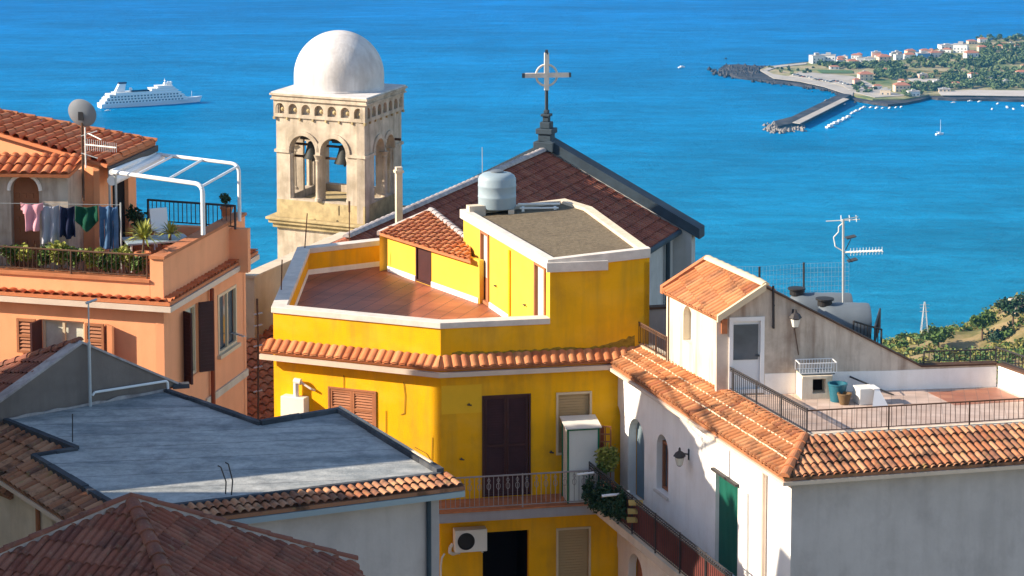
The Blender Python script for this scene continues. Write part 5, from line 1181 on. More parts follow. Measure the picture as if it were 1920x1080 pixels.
# light mortar beads along the tile courses of the left pent roof
for t in (.34, .66):
    mb = MB(); a = KF.lerp(LE3, t)+Vector((0,0,.07)); b = cK.lerp(cE, t)+Vector((0,0,.07)); n = 34
    for i in range(n): p = a.lerp(b, i/n); q = a.lerp(b, (i+.93)/n); mb.tube(p+Vector((0,0,rnd.uniform(-.01,.01))), q+Vector((0,0,rnd.uniform(-.01,.01))), .022, 5)
    mb.build('mortar_bead', M['cream_frame'], wh)
g0 = offset([V2(LE), V2(NE), RE2], -.06); g1_ = offset([V2(LE), V2(NE), RE2], .03)
MB().strip(g1_, g0, zw-.17, zw-.085).build('gutter', M['gutter'], wh)
# dentils under the eave
mb = MB(); 
for i in range(14): u = .3+i*.26; h1.box(mb, u, u+.12, zw-.26, zw-.06, .001, .14)
mb.build('eave_dentils', M['cream_frame'], wh)
for x, y in ((1437, 905),):
    u = h1.px(x, y+60)[0]; MB().tube(h1.P(u, -31, .08), h1.P(u, zw-.12, .08), .055, 8).build('downpipe', M['gutter'], wh, smooth=True)
u = h1.px(1404, 960)[0]; MB().tube(h1.P(u, -31, .03), h1.P(u, h1.px(1404, 925)[1], .03), .02, 6).build('cable', M['galv'], wh)
u = h1.px(1141, 800)[0]; MB().tube(h1.P(u, -31, .09), h1.P(u, zw-.15, .09), .06, 8).build('downpipe', M['coping'], wh, smooth=True)
# terrace kerb, floor
kline = [KFar if False else V2(KF), V2(CT), KR2]
MB().strip(offset(kline, .02), offset(kline, -.24), zct-.35, zct-.0).build('kerb', M['cream_stained'], wh, bevel=.012)
mb = MB(); gk = Fac(V2(CT), V2(KF)); n = 26
for i in range(n):
    q = V2(CT)+(V2(KF)-V2(CT))*(i+.5)/n*.55; mb.cbox((q.x, q.y, zct+.001), .17, .24, .035, math.atan2(kl.y, kl.x))
mb.build('kerb_tile', M['terracotta'], wh)
KI = offset(kline, -.24)
FT2 = floor_tile_mat('worn_terrace_tiles', (.47,.35,.29), (.56,.44,.38), (.34,.27,.23), radians(8), .30, .30, .008)
rw0 = V2(bk2); rwd = (V2(W(1930, 748, zft))-rw0).normalized(); rw1 = rw0+rwd*3.2
poly = [KI[1], KI[2], KI[2]+Vector((.3, 2.5)), rw1, rw0, V2(bwf.P(-.1, 0)), V2(KI[0])+Vector((.15,-.4))]
MB().prism([KI[0], KI[1], KI[2], KI[2]+Vector((0, 2.0)), rw0+Vector((.3, .3)), V2(bwf.P(-.05, 0, -.1)), ], zft-.2, zft).build('terrace_floor', FT2, wh)
# darker red tiled area
rp = [W(x, y, zft) for x, y in ((1740, 736), (1866, 727), (1925, 752), (1790, 760))]
MB().prism(rp, zft+.001, zft+.006).build('terrace_floor', floor_tile_mat('red_terrace_tiles', (.33,.13,.08), (.40,.17,.10), (.22,.12,.09), radians(8), .30, .30, .008), wh)
# railings round the terrace
ko = offset(kline, -.11)
ra1 = D(1358, 687, V2(bk1).y); hR = .60
uS = V2(W(1358, 727, zct)); 
railing('railing', [Vector((ko[1].x, ko[1].y, zct)), Vector((uS.x, uS.y, zct))], hR, wh, M['iron'], sp=.11, r=.010, rail=.02, post=1.35, ornament=True)
railing('railing', [Vector((ko[1].x, ko[1].y, zct)), Vector((ko[2].x, ko[2].y, zct))], hR*.92, wh, M['rusty'], sp=.12, r=.009, rail=.018, post=2.0)
# back wall: stair house gable + sloping wall + low wall
ug, zg = bwf.px(1433, 539); ue1, ze1 = bwf.px(1345, 597); us1, zs1 = bwf.px(1727, 688); uend = bwf.px(1869, 684)[0]
ge_, gz = ue1-.02, ze1
door = bwf.rect(1371, 1428, 600, 738); dz0 = zft+.05
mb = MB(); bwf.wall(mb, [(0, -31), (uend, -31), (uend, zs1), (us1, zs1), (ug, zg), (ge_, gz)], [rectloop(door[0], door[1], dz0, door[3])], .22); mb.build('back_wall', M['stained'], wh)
mb = MB(); bwf.wall(mb, [(door[1]+.08, zft), (uend-.01, zft), (uend-.01, zft+.52), (us1-.9, zft+.50), (bwf.px(1560, 697)[0], bwf.px(1560, 697)[1]), (door[1]+.08, bwf.px(1450, 700)[1])], [], .03, off=.012); mb.build('whitewashed_band', M['white'], wh)
mb = MB(); 
for (ua, za2, ub, zb2_) in ((ug, zg, us1, zs1), (us1, zs1, uend, zs1)):
    a = bwf.P(ua, za2+.002, -.24); b = bwf.P(ub, zb2_+.002, -.24); n_ = Vector((bwf.n.x, bwf.n.y, 0)); mb.box(a, b-a, n_*.29, Vector((0,0,.045)))
mb.build('wall_coping', M['tile_weather'] if 0 else M['rusty'], wh)
# door
wd = MB(); frame(bwf, wd, door[0]-.06, door[1]+.06, dz0, door[3]+.08, .10, -.04, .04); W_ = wd.build('terrace_door', M['white_metal'], wh)
gl = bwf.rect(1376, 1422, 609, 675); pane(bwf, W_, 'pane', gl[0], gl[1], gl[2], gl[3], M['glass'], -.03); pane(bwf, W_, 'panel', door[0], door[1], dz0, door[3], M['white_metal'], -.06)
mb = MB(); bwf.box(mb, door[1]-.14, door[1]-.06, (dz0+door[3])/2, (dz0+door[3])/2+.03, -.05, .03); mb.build('handle', M['iron'], W_)
mb = MB(); q = bwf.rect(1352, 1363, 598, 625); bwf.box(mb, q[0], q[1], q[2], q[3], .003, .06); mb.build('meter_box', M['terracotta'], wh)
# stair-house left wall and roof
kf2 = W(1253, 676, zct+.0); sl_dir = (V2(kf2)-V2(bk1)).normalized(); sA = V2(bk1)+sl_dir*3.5
h3 = Fac(sA, V2(bwf.P(0, 0))); 
zel = ze1-.04
win3 = h3.rect(1281, 1297, 574, 642); r3_ = (win3[1]-win3[0])/2
mb = MB(); h3.wall(mb, rectloop(0, h3.L, -31, zel), [archloop(win3[0], win3[1], win3[2], win3[3]-r3_, 10)], .25)
sBk = V2(bwf.P(ug*2+.1, 0)); sBb = sBk+sl_dir*3.5; g = Fac(sBb, sA)
mb2 = MB(); g.wall(mb2, [(0, -31), (g.L, -31), (g.L, zel), (g.L/2, zg-.08), (0, zel)]); mb2.build('stair_house_wall', M['cream_stained'], wh)
mb.build('stair_house_wall', M['cream_stained'], wh)
mb = MB(); h3.box(mb, win3[0]-.01, win3[1]+.01, win3[2], win3[3], -.24, -.2); mb.build('arched_window', M['pale_glass'], wh)
# roof planes
apx = bwf.P(ug, zg+.03, .10); apf = Vector((apx.x, apx.y, apx.z))+Vector((sl_dir.x, sl_dir.y, 0))*3.42
elx = bwf.P(-.16, ze1+.0, .10); elf = elx+Vector((sl_dir.x, sl_dir.y, 0))*3.42
tiles('stair_house_roof', [apx, elx, elf, apf], tuple(elx-apx), M['tile_tan'], wh, pu=.19, pv=.5, amp=.055)
erx = bwf.P(ug*2+.16, ze1+.0, .10)-Vector((0,0,0)); erf = erx+Vector((sl_dir.x, sl_dir.y, 0))*3.42
n1_ = (bwf.P(ug*1.5, zg-(zg-ze1)*.5, -.26)); 
ap2 = apx-Vector((bwf.n.x, bwf.n.y, 0))*.36; er2 = erx-Vector((bwf.n.x, bwf.n.y, 0))*.36
tiles('stair_house_roof', [ap2, apf, erf, er2], tuple(erx-apx), M['tile_orange'], wh, amp=.05)
mb = MB(); ridge(mb, apx+Vector((0,0,.05)), apf+Vector((0,0,.05)), .12, .36, 8); mb.build('ridge_tiles', M['cream_frame'], wh)
mb = MB(); n_ = Vector((bwf.n.x, bwf.n.y, 0))
mb.box(elx+n_*.0+Vector((0,0,-.06)), apx-elx, n_*.12, Vector((0,0,.17))); mb.build('verge', M['cream_frame'], wh)
mb = MB(); d_ = Vector((sl_dir.x, sl_dir.y, 0)); mb.box(elf+Vector((0,0,-.06)), apf-elf, d_*.16, Vector((0,0,.20))); mb.box(apf+Vector((0,0,-.06)), erf-apf, d_*.16, Vector((0,0,.20))); mb.build('verge', M['terracotta'], wh)
# low wall at the right, railings on it
g = Fac(rw0, rw1); mb = MB(); g.wall(mb, rectloop(.03, g.L, -31, zs1), [], .2, back=True); mb.build('side_wall', M['white'], wh)
mb = MB(); g.box(mb, .03, g.L, zs1+.001, zs1+.045, -.24, .05); mb.build('wall_coping', M['rusty'], wh)
railing('railing', [bwf.P(us1+.1, zs1+.045, -.1), bwf.P(uend, zs1+.045, -.1)], .32, wh, M['iron'], sp=.13, r=.012, rail=.02, post=1.2)
railing('railing', [bwf.P(uend, zs1+.045, -.1), g.P(g.L, zs1+.045, -.1)], .38, wh, M['iron'], sp=.13, r=.014, rail=.022, post=1.2)
# far small wall & railing where the white roof meets the yellow house
q0 = V2(W(1186, 640, zct)); q1 = V2(W(1250, 676, zct)); 
gq = Fac(q0, q1); MB().strip([q0, q1], offset([q0, q1], -.2), zct-.3, zct+.02).build('kerb', M['cream_frame'], wh)
hq = ZA(q0, 590)-zct
railing('railing', [Vector((q0.x, q0.y, zct)), Vector((q1.x, q1.y, zct))], .62, wh, M['rusty'], sp=.11, r=.012, rail=.02, ornament=True)
wq0 = D(1184, 582, q0.y+1.3); wq1 = D(1262, 580, q0.y+1.6); mb = MB(); gq2 = Fac(wq0, wq1); gq2.box(mb, 0, gq2.L, zct-3, wq0.z, -.2, 0); mb.build('back_wall', M['grey_wall'], wh)
mb = MB(); gq2.box(mb, -.03, gq2.L, wq0.z+.001, wq0.z+.06, -.25, .05); mb.build('wall_coping', M['rusty'], wh)
# balcony of the white house ------------------------------------
ob = 1.15
ub0 = .25; ubE = h1.L-.8
mb = MB(); h1.box(mb, ub0, ubE, zbal-.22, zbal, .001, ob); mb.build('balcony_slab', M['beige'], wh)
rb_ = railing('railing', [h1.P(ub0, zbal, .05), h1.P(ub0, zbal, ob-.06), h1.P(ubE, zbal, ob-.06)], .98, wh, M['iron'], sp=.12, r=.009, rail=.022, post=1.6, ornament=True)
mb = MB(); h1.box(mb, ub0+2.9, ubE, zbal+.08, zbal+.82, ob-.12, ob-.10); mb.build('balcony_screen', M['maroon'], wh)
fo = Fac(h1.P(0, 0, ob), h1.P(h1.L, 0, ob))
# plants hanging over the far end of that balcony
t = thing('hanging_plants', tuple(h1.P(ub0+1.2, zbal, ob-.3)), 'dark trailing plants covering the far part of the white house balcony rail', 'plants')
mb = MB(); 
for k_ in range(9):
    x_ = 1110+7.5*k_; c = fo.P(*fo.px(x_, 925+3.2*k_), .02); leaves(mb, c, (.26, .26, .60), 420, .09, rnd, .2, mlobes(6, rnd, .6))
mb.build('foliage', M['leaf_d'], t, fix=False)
mb = MB(); h1.box(mb, ub0+.1, ub0+2.8, zbal+.001, zbal+.28, ob-.42, ob-.16); mb.build('planter', M['grey_wall'], t)
c = h1.P(.62, zbal+.93, .75); 
mb = MB(); q = D(1155, 905, 60); h1.box(mb, .35, 1.5, zbal+.30, zbal+.98, .25, .60); single('planter_box', mb, M['grey_wall'], 'grey masonry planter against the white wall at the far balcony end', 'planter', loc=h1.P(.9, zbal+.3, .4))
t = thing('potted_shrub', tuple(D(1136, 893, 61.5)), 'tall shrub with yellow and green leaves between yellow and white houses', 'shrub')
c = D(1137, 860, 61.4); mb = MB(); leaves(mb, c, (.32, .28, .52), 900, .10, rnd, .15, mlobes(8, rnd, .6)); mb.build('foliage', M['leaf_y'], t, fix=False)
mb = MB(); leaves(mb, c-Vector((.0,-.05,.1)), (.30, .25, .50), 600, .10, rnd, .15, mlobes(8, rnd, .6)); mb.build('foliage', M['leaf'], t, fix=False)
MB().tube(c-Vector((0,0,.9)), c, .03, 6).build('trunk', M['bark'], t); 
MB().lathe(c-Vector((0,0,1.2)), [(.16, 0), (.22, .4), (.25, .4), (.25, .46), (.18, .46)], 16).build('pot', M['terracotta'], t)
t = thing('trellis', tuple(D(1130, 895, 62.0)), 'reddish wooden trellis panel standing behind the yellow-leaved shrub', 'trellis')
p0, p1 = D(1113, 900, 62.0), D(1146, 799, 62.0); mb = MB(); w_ = p1.x-p0.x; hgt = p1.z-p0.z
for i in range(4): mb.box(p0+Vector((i*w_/3.2, 0, 0)), (.035,0,0), (0,.02,0), (0,0,hgt))
for j in range(8): mb.box(p0+Vector((0, .022, j*hgt/7.2)), (w_,0,0), (0,.02,0), (0,0,.035))
mb.build('lattice', M['tan_wood'], t)
mb = MB(); mb.box(p0+Vector((0,.045,0)), (w_*.6,0,0), (0,.02,0), (0,0,hgt)); mb.build('panel', M['red_pipe'], t)
# stacked tiles on the rail, awning arms
tc_ = fo.P(*fo.px(1185, 957), .02); t = thing('tile_stack', tuple(tc_-Vector((0,0,.30))), 'three curved yellow ochre roof tiles piled on the dark balcony rail', 'tiles')
for i in range(3):
    mb = MB(); c0 = tc_+Vector((-.11+.02*i, 0, -.32+i*.22)); vs = []; n = 6
    for s in (0, .36):
        for r_2 in (.11, .095): vs += [c0+Vector((s, r_2*cos(pi*j/n), r_2*sin(pi*j/n)+.04)) for j in range(n+1)]
    f_ = []; m_ = n+1
    for j in range(n): f_ += [(j, j+1, 2*m_+j+1, 2*m_+j), (m_+j, m_+j+1, 3*m_+j+1, 3*m_+j), (j, j+1, m_+j+1, m_+j), (2*m_+j, 2*m_+j+1, 3*m_+j+1, 3*m_+j)]
    mb.add(vs, f_); mb.build('roof_tile', M['ochre'], t)
a, b = D(1129, 930, 59.6), D(1176, 925, 59.4); mb = MB().tube(a, b, .035, 8); mb.cbox(b-Vector((0,0,.06)), .12, .1, .12); single('white_tube', mb, M['white_metal'], 'white tube with a bracket above the trailing plants', 'tube')
a, b = D(1082, 890, 61.1), D(1114, 886, 61.1); single('white_tube', MB().tube(a, b, .03, 8), M['white_metal'], 'white tube sticking out right of the green-edged cabinet', 'tube')
# lantern on the left wall and lantern on the terrace wall
def lantern(p, n_, s, lab):
    t = thing('wall_lantern', tuple(p), lab, 'lantern'); n3 = Vector((n_.x, n_.y, 0)); c = p+n3*.22*s
    mb = MB().tube(p, p+n3*.22*s+Vector((0,0,.05*s)), .018*s, 6); mb.tube(p-Vector((0,0,.12*s)), p+Vector((0,0,.12*s)), .03*s, 6); mb.build('arm', M['iron'], t)
    mb = MB().lathe(c+Vector((0,0,-.24*s)), [(.04*s, 0), (.06*s, .02*s), (.10*s, .20*s), (.14*s, .22*s), (.09*s, .30*s), (.03*s, .34*s), (.02*s, .40*s), (0, .42*s)], 6); mb.build('lamp_housing', M['iron'], t)
    mb = MB().lathe(c+Vector((0,0,-.215*s)), [(.068*s, 0), (.105*s, .165*s)], 6); mb.build('glass', M['pale_glass'], t)
u, z = h1.px(1292, 852); lantern(h1.P(u, z, 0), h1.n, 1.15, 'black wall lantern on the white facade between window and green door')
u, z = bwf.px(1487, 590); lantern(bwf.P(u, z, 0), bwf.n, 1.15, 'black wall lantern high on the stained terrace wall')
u, z = bwf.px(1487, 600); mb = MB().path([bwf.P(u, z, .02), bwf.P(bwf.px(1497, 665)[0], bwf.px(1497, 665)[1], .02)], .012, 4); single('lantern_cable', mb, M['rusty'], 'thin rusty cable running down the wall below the terrace lantern', 'cable')
u, z = bwf.px(1450, 575); u2, z2 = bwf.px(1449, 535); mb = MB(); mb.tube(bwf.P(u, bwf.px(1449, 615)[1], .05), bwf.P(u2, z2, .05), .03, 6); mb.tube(bwf.P(u, bwf.px(1449, 612)[1], 0), bwf.P(u, bwf.px(1449, 612)[1], .06), .03, 6); mb.tube(bwf.P(u, bwf.px(1449, 572)[1], 0), bwf.P(u, bwf.px(1449, 572)[1], .06), .03, 6)
single('pole_bracket', mb, M['iron'], 'black iron pole bracketed to the gable wall right of the white door', 'pole')
# plate rack basket and barbecue block
u0, u1, z0, z1 = bwf.rect(1492, 1548, 697, 760)
z0 = zft
bq = thing('barbecue', tuple(bwf.P((u0+u1)/2, zft, .3)), 'rendered barbecue block with a square fire opening', 'barbecue')
mb = MB(); op = (u0+.27, u1-.16, zft+.14, zft+.50); of = .62
fb2 = Fac(bwf.P(u0, 0, of), bwf.P(u1, 0, of)); L2 = fb2.L
fb2.wall(mb, rectloop(0, L2, zft+.001, z1), [rectloop(op[0]-u0, op[1]-u0, op[2], op[3])], .35); fb2.box(mb, 0.001, L2-.001, z1-.001, z1+.05, -.60, .03)
fb2.box(mb, 0.0, .02, zft+.001, z1-.002, -.60, -.36); fb2.box(mb, L2-.02, L2, zft+.001, z1-.002, -.60, -.36); mb.build('body', M['cream_stained'], bq)
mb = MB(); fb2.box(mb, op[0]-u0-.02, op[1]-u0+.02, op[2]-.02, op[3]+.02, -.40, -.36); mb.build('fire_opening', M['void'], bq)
rk = thing('wire_rack', tuple(fb2.P(L2*.5, z1+.05, -.3)), 'pale wire rack lying on top of the barbecue block', 'rack')
mb = MB(); h_ = .30
for o_ in (-.5, -.05):
    for zz_ in (.06, h_): mb.tube(fb2.P(-.05, z1+.05+zz_, o_), fb2.P(L2+.12, z1+.05+zz_, o_), .014, 4)
    for i in range(14): u = -.05+(L2+.17)*i/13; mb.tube(fb2.P(u, z1+.05+.06, o_), fb2.P(u, z1+.05+h_, o_), .011, 4)
for i in range(2): u = -.05+(L2+.17)*i; mb.tube(fb2.P(u, z1+.05+h_, -.5), fb2.P(u, z1+.05+h_, -.05), .014, 4)
mb.build('wires', M['white_metal'], rk)
mb = MB(); fb2.box(mb, .0, L2+.08, z1+.06, z1+.09, -.48, -.06); mb.build('tray', M['dark_tank'], rk)
# bin, pot, box, stick
c = W(1570, 752, zft); mb = MB().lathe(c, [(.17, .001), (.23, .42), (.245, .42), (.245, .45), (.20, .45), (.16, .05), (0, .05)], 20); single('plastic_tub', mb, M['blue_plastic'], 'blue plastic tub standing against the whitewashed terrace wall', 'tub', loc=c, smooth=True)
c = W(1583, 758, zft); mb = MB().lathe(c, [(.11, .001), (.17, .24), (.18, .24), (.18, .28), (.14, .28), (.13, .2), (0, .2)], 18); single('plant_pot', mb, M['pot_brown'], 'small brown empty pot in front of the blue tub', 'pot', loc=c, smooth=True)
c = W(1630, 757, zft); bx_ = thing('white_crate', tuple(c), 'white box with a sloped side panel on the terrace floor', 'box')
mb = MB(); mb.cbox(c+Vector((-.1,.1,.001)), .44, .44, .40, .25); mb.build('body', M['ac'], bx_, bevel=.01); mb = MB(); mb.box(c+Vector((.08,-.16,.39)), (.16,.04,0), (-.1,.4,0), (0,0,.02)); mb.add([c+Vector(v) for v in ((.10,-.15,.39), (.22,-.12,.39), (.42,-.25,.02), (.02,-.36,.02))], [(0,1,2,3)]); mb.build('side_panel', M['white_metal'], bx_)
a, b = bwf.px(1592, 705), bwf.px(1672, 737); single('leaning_stick', MB().tube(bwf.P(a[0], a[1], .05), W(1676, 741, zft), .022, 6), M['iron'], 'dark stick leaning on the whitewashed terrace wall', 'stick')
# water tanks beyond the sloping wall
def htank(x0, x1, yc, r, dist, lab, grp=None):
    a, b = D(x0, yc, dist), D(x1, yc, dist); b.z = a.z; t = thing('roof_water_tank', tuple((a+b)/2-Vector((0,0,r))), lab, 'water tank'); d = (b-a); L = d.length; d.normalize()
    prof = [(0, -.02), (r*.6, .03), (r*.85, .10), (r, .25)]+[(r*(1.0 if i % 2 else 1.025), .25+(L-.35)*i/6) for i in range(1, 6)]+[(r, L-.1), (r*.97, L-.02), (r*.9, L), (0, L)]
    MB().lathe(a, prof, 28, ax=tuple(d)).build('body', M['dark_tank'], t, smooth=True)
    c = a+d*.22+Vector((0,0,r*.88)); MB().lathe(c, [(.19, 0), (.19, .14), (.24, .15), (.24, .19), (0, .2)], 18).build('lid', M['black'], t)
    mb = MB()
    for k_ in (.25, .75): q = a+d*L*k_; mb.cbox(q-Vector((0,0,r+.12)), .15, r*1.6, .30)
    mb.build('cradle', M['beige'], t)
    return a, b
a1 = htank(1478, 1596, 578, .42, 63.5, 'farther grey cylindrical water tank behind the sloping terrace wall')
a2 = htank(1530, 1630, 604, .50, 61.0, 'nearer grey cylindrical water tank behind the sloping terrace wall')
deckz = a2[0].z-.50-.13
md_ = thing('tank_terrace', (8.5, 62, -31), 'lower roof terrace carrying the two grey water tanks', 'terrace')
MB().prism([V2(bwf.P(ug+.9, 0, -.5)), V2(bwf.P(bwf.px(1642, 650)[0], 0, -.5)), (a2[1].x-.05, 63.5), (a1[0].x-.2, 66)], -31, deckz).build('base', M['lilac_wall'], md_)
railing('railing', [D(1600, 640, 59.8)*1.0, D(1652, 655, 60.5)*1.0], .52, md_, M['iron'], sp=.14, r=.016, rail=.025)
railing('railing', [Vector((D(1640, 650, 60.2).x, 60.2, D(1640, 650, 60.2).z)), Vector((D(1652, 650, 62).x, 62.3, D(1640, 650, 60.2).z))], .52, md_, M['iron'], sp=.14, r=.016, rail=.025)
# large aerial
bs = D(1582, 556, 62.3); tp = D(1581, 414, 62.3)
an = thing('television_aerial', (bs.x, bs.y, deckz), 'tall television aerial mast with two sets of elements beside the grey tanks', 'aerial')
mb = MB().tube((bs.x, bs.y, deckz), tp, .032, 8); mb.build('mast', M['galv'], an)
mb = MB(); c = tp; mb.tube(c+Vector((-.45,0,-.01)), c+Vector((.45,.1,.02)), .014, 5)
for s in (-.1, .12, .3): mb.tube(c+Vector((s,-.35,.04)), c+Vector((s+.1,.45,.06)), .012, 5)
mb.tube(c+Vector((-.05,-.2,.07)), c+Vector((.40,.1,.09)), .014, 5); mb.build('upper_elements', M['ac'], an)
p0 = D(1584, 473, 62.3); p1 = D(1654, 470, 62.0); mb = MB().tube(p0, p1, .024, 6)
for i in range(11):
    q = p0.lerp(p1, .16+.84*i/10); mb.tube(q+Vector((0,.0,-.10)), q+Vector((0,.02,.10)), .009, 4); mb.tube(q+Vector((-.0,-.16,0)), q+Vector((0,.16,0)), .009, 4)
mb.build('lower_elements', M['ac'], an)
mb = MB()
for dz, dx in ((.34, 0), (-.28, .05)):
    a = p0+Vector((.06+dx, 0, dz)); mb.box(a, Vector((.26, .12, .04)), Vector((-.02, .3, 0)), Vector((0,0,.02))); mb.tube(p0+Vector((.02,0,dz*.2)), a+Vector((.1,.05,0)), .012, 4)
mb.build('reflector_plate', M['iron'], an)
mb = MB().path([tp+Vector((0,0,-.05)), tp+Vector((-.12,0,-.16)), tp+Vector((-.12,0,-.3)), D(1563, 445, 62.3), D(1566, 462, 62.3), p0], .016, 5); mb.build('cable', M['ac'], an)
# mesh fence posts behind
def post(x, y0, y1, d, lab): a, b = D(x, y0, d), D(x, y1, d); single('fence_post', MB().tube(a, b, .03, 6), M['iron'], lab, 'post', loc=a)
post(1187, 620, 504, 63.2, 'iron fence post against the yellow wall at the far end of the white roof')
post(1424, 560, 500, 63.5, 'iron fence post just behind the stair house ridge')
post(1507, 575, 492, 65.5, 'iron fence post standing behind the farther grey tank')
mb = MB()
pts3 = [D(1340, 500, 63.3), D(1424, 500, 63.5), D(1507, 494, 65.5), D(1592, 492, 66)]
for i in range(3):
    a, b = pts3[i], pts3[i+1]
    for k_ in range(8): mb.tube(a-Vector((0,0,k_*.13)), b-Vector((0,0,k_*.13)), .0035, 3, cap=False)
    for k_ in range(14): q = a.lerp(b, k_/13); mb.tube(q, q-Vector((0,0,1.0)), .0035, 3, cap=False)
single('wire_mesh_fence', mb, M['galv'], 'fine wire mesh stretched between the posts behind the stair house', 'fence')
# ================================================================ LAND, SEA
SEA = -300.0; HAZE = .000045
def water_mat():
    m = bpy.data.materials.new('sea_water'); m.use_nodes = True; n = m.node_tree.nodes; l = m.node_tree.links; b = n['Principled BSDF']
    b.inputs['Roughness'].default_value = .38; b.inputs['Specular IOR Level'].default_value = .008; b.inputs['IOR'].default_value = 1.33
    g = n.new('ShaderNodeNewGeometry')
    # patches of wind-ruffled and calmer water, and the paler shallows close to the coast
    mp = n.new('ShaderNodeMapping'); mp.inputs['Scale'].default_value = (.0032, .008, 1); mp.inputs['Rotation'].default_value = (0, 0, .25); l.new(g.outputs['Position'], mp.inputs[0])
    k = n.new('ShaderNodeTexNoise'); k.inputs['Scale'].default_value = 1; k.inputs['Detail'].default_value = 7; k.inputs['Roughness'].default_value = .6; l.new(mp.outputs[0], k.inputs['Vector'])
    sx = n.new('ShaderNodeSeparateXYZ'); l.new(g.outputs['Position'], sx.inputs[0])
    mr = n.new('ShaderNodeMapRange'); mr.inputs[1].default_value = 1200; mr.inputs[2].default_value = 3200; l.new(sx.outputs['Y'], mr.inputs[0])
    cr = n.new('ShaderNodeValToRGB'); e = cr.color_ramp.elements; e[0].color = (.012, .215, .36, 1); e[0].position = 0; e[1].color = (.0, .145, .41, 1); e[1].position = 1; x = e.new(.4); x.color = (.002, .185, .40, 1); l.new(mr.outputs[0], cr.inputs[0])
    r2 = n.new('ShaderNodeMapRange'); r2.inputs[1].default_value = .35; r2.inputs[2].default_value = .65; r2.inputs[3].default_value = .78; r2.inputs[4].default_value = 1.2; l.new(k.outputs['Fac'], r2.inputs[0])
    mx = n.new('ShaderNodeVectorMath'); mx.operation = 'MULTIPLY'; l.new(cr.outputs[0], mx.inputs[0]); 
    cb = n.new('ShaderNodeCombineXYZ'); [l.new(r2.outputs[0], cb.inputs[i]) for i in range(3)]; l.new(cb.outputs[0], mx.inputs[1]); 
    k2 = n.new('ShaderNodeTexNoise'); k2.inputs['Scale'].default_value = 1; k2.inputs['Detail'].default_value = 6; k2.inputs['Roughness'].default_value = .7  # fine ripple contrast put into the colour, standing in for reflections
    m3 = n.new('ShaderNodeMapping'); m3.inputs['Scale'].default_value = (.018, .05, 1); m3.inputs['Rotation'].default_value = (0, 0, .2); l.new(g.outputs['Position'], m3.inputs[0]); l.new(m3.outputs[0], k2.inputs['Vector'])
    r3 = n.new('ShaderNodeMapRange'); r3.inputs[1].default_value = .35; r3.inputs[2].default_value = .65; r3.inputs[3].default_value = .82; r3.inputs[4].default_value = 1.18; l.new(k2.outputs['Fac'], r3.inputs[0])
    c3 = n.new('ShaderNodeCombineXYZ'); [l.new(r3.outputs[0], c3.inputs[i]) for i in range(3)]; mx2 = n.new('ShaderNodeVectorMath'); mx2.operation = 'MULTIPLY'; l.new(mx.outputs[0], mx2.inputs[0]); l.new(c3.outputs[0], mx2.inputs[1])
    l.new(mx2.outputs[0], b.inputs['Base Color'])
    w1 = n.new('ShaderNodeTexNoise'); w1.inputs['Scale'].default_value = .07; w1.inputs['Detail'].default_value = 8; w1.inputs['Roughness'].default_value = .72
    m2 = n.new('ShaderNodeMapping'); m2.inputs['Scale'].default_value = (.55, 1.0, 1); m2.inputs['Rotation'].default_value = (0, 0, .3); l.new(g.outputs['Position'], m2.inputs[0]); l.new(m2.outputs[0], w1.inputs['Vector'])
    bp = n.new('ShaderNodeBump'); bp.inputs['Strength'].default_value = 1.0; bp.inputs['Distance'].default_value = 5.0; l.new(w1.outputs['Fac'], bp.inputs['Height']); l.new(bp.outputs[0], b.inputs['Normal'])
    return m
M['sea'] = water_mat()
sea = MB().poly([(-8000, -300, SEA), (8000, -300, SEA), (8000, 9000, SEA), (-8000, 9000, SEA)]).build('sea', M['sea']); tag(sea, kind='structure')
def land_mat(name, cols, sc):
    m = bpy.data.materials.new(name); m.use_nodes = True; n = m.node_tree.nodes; l = m.node_tree.links; b = n['Principled BSDF']; b.inputs['Roughness'].default_value = .95; b.inputs['Specular IOR Level'].default_value = .1
    g = n.new('ShaderNodeNewGeometry'); k = n.new('ShaderNodeTexNoise'); k.inputs['Scale'].default_value = sc; k.inputs['Detail'].default_value = 9; k.inputs['Roughness'].default_value = .68; l.new(g.outputs['Position'], k.inputs['Vector'])
    r = n.new('ShaderNodeValToRGB'); e = r.color_ramp.elements; e[0].position = .32; e[0].color = tuple(cols[0])+(1,); e[1].position = .68; e[1].color = tuple(cols[-1])+(1,)
    for i, c in enumerate(cols[1:-1]): x = e.new(.32+.36*(i+1)/(len(cols)-1)); x.color = tuple(c)+(1,)
    l.new(k.outputs['Fac'], r.inputs[0]); l.new(r.outputs[0], b.inputs['Base Color']); return m
M['scrub'] = land_mat('dry_scrub_ground', [(.05,.065,.02), (.16,.14,.05), (.30,.22,.11), (.24,.16,.08)], .06)
M['rock'] = land_mat('dark_lava_rock', [(.02,.025,.03), (.05,.05,.055), (.10,.09,.085)], .08)
M['field'] = land_mat('peninsula_ground', [(.07,.12,.04), (.20,.21,.09), (.38,.31,.19), (.16,.17,.07)], .018)
M['quay'] = land_mat('pale_quay', [(.28,.26,.23), (.38,.35,.31), (.44,.40,.35)], .05)
M['sand'] = land_mat('pale_sand', [(.40,.36,.32), (.50,.46,.42)], .05)
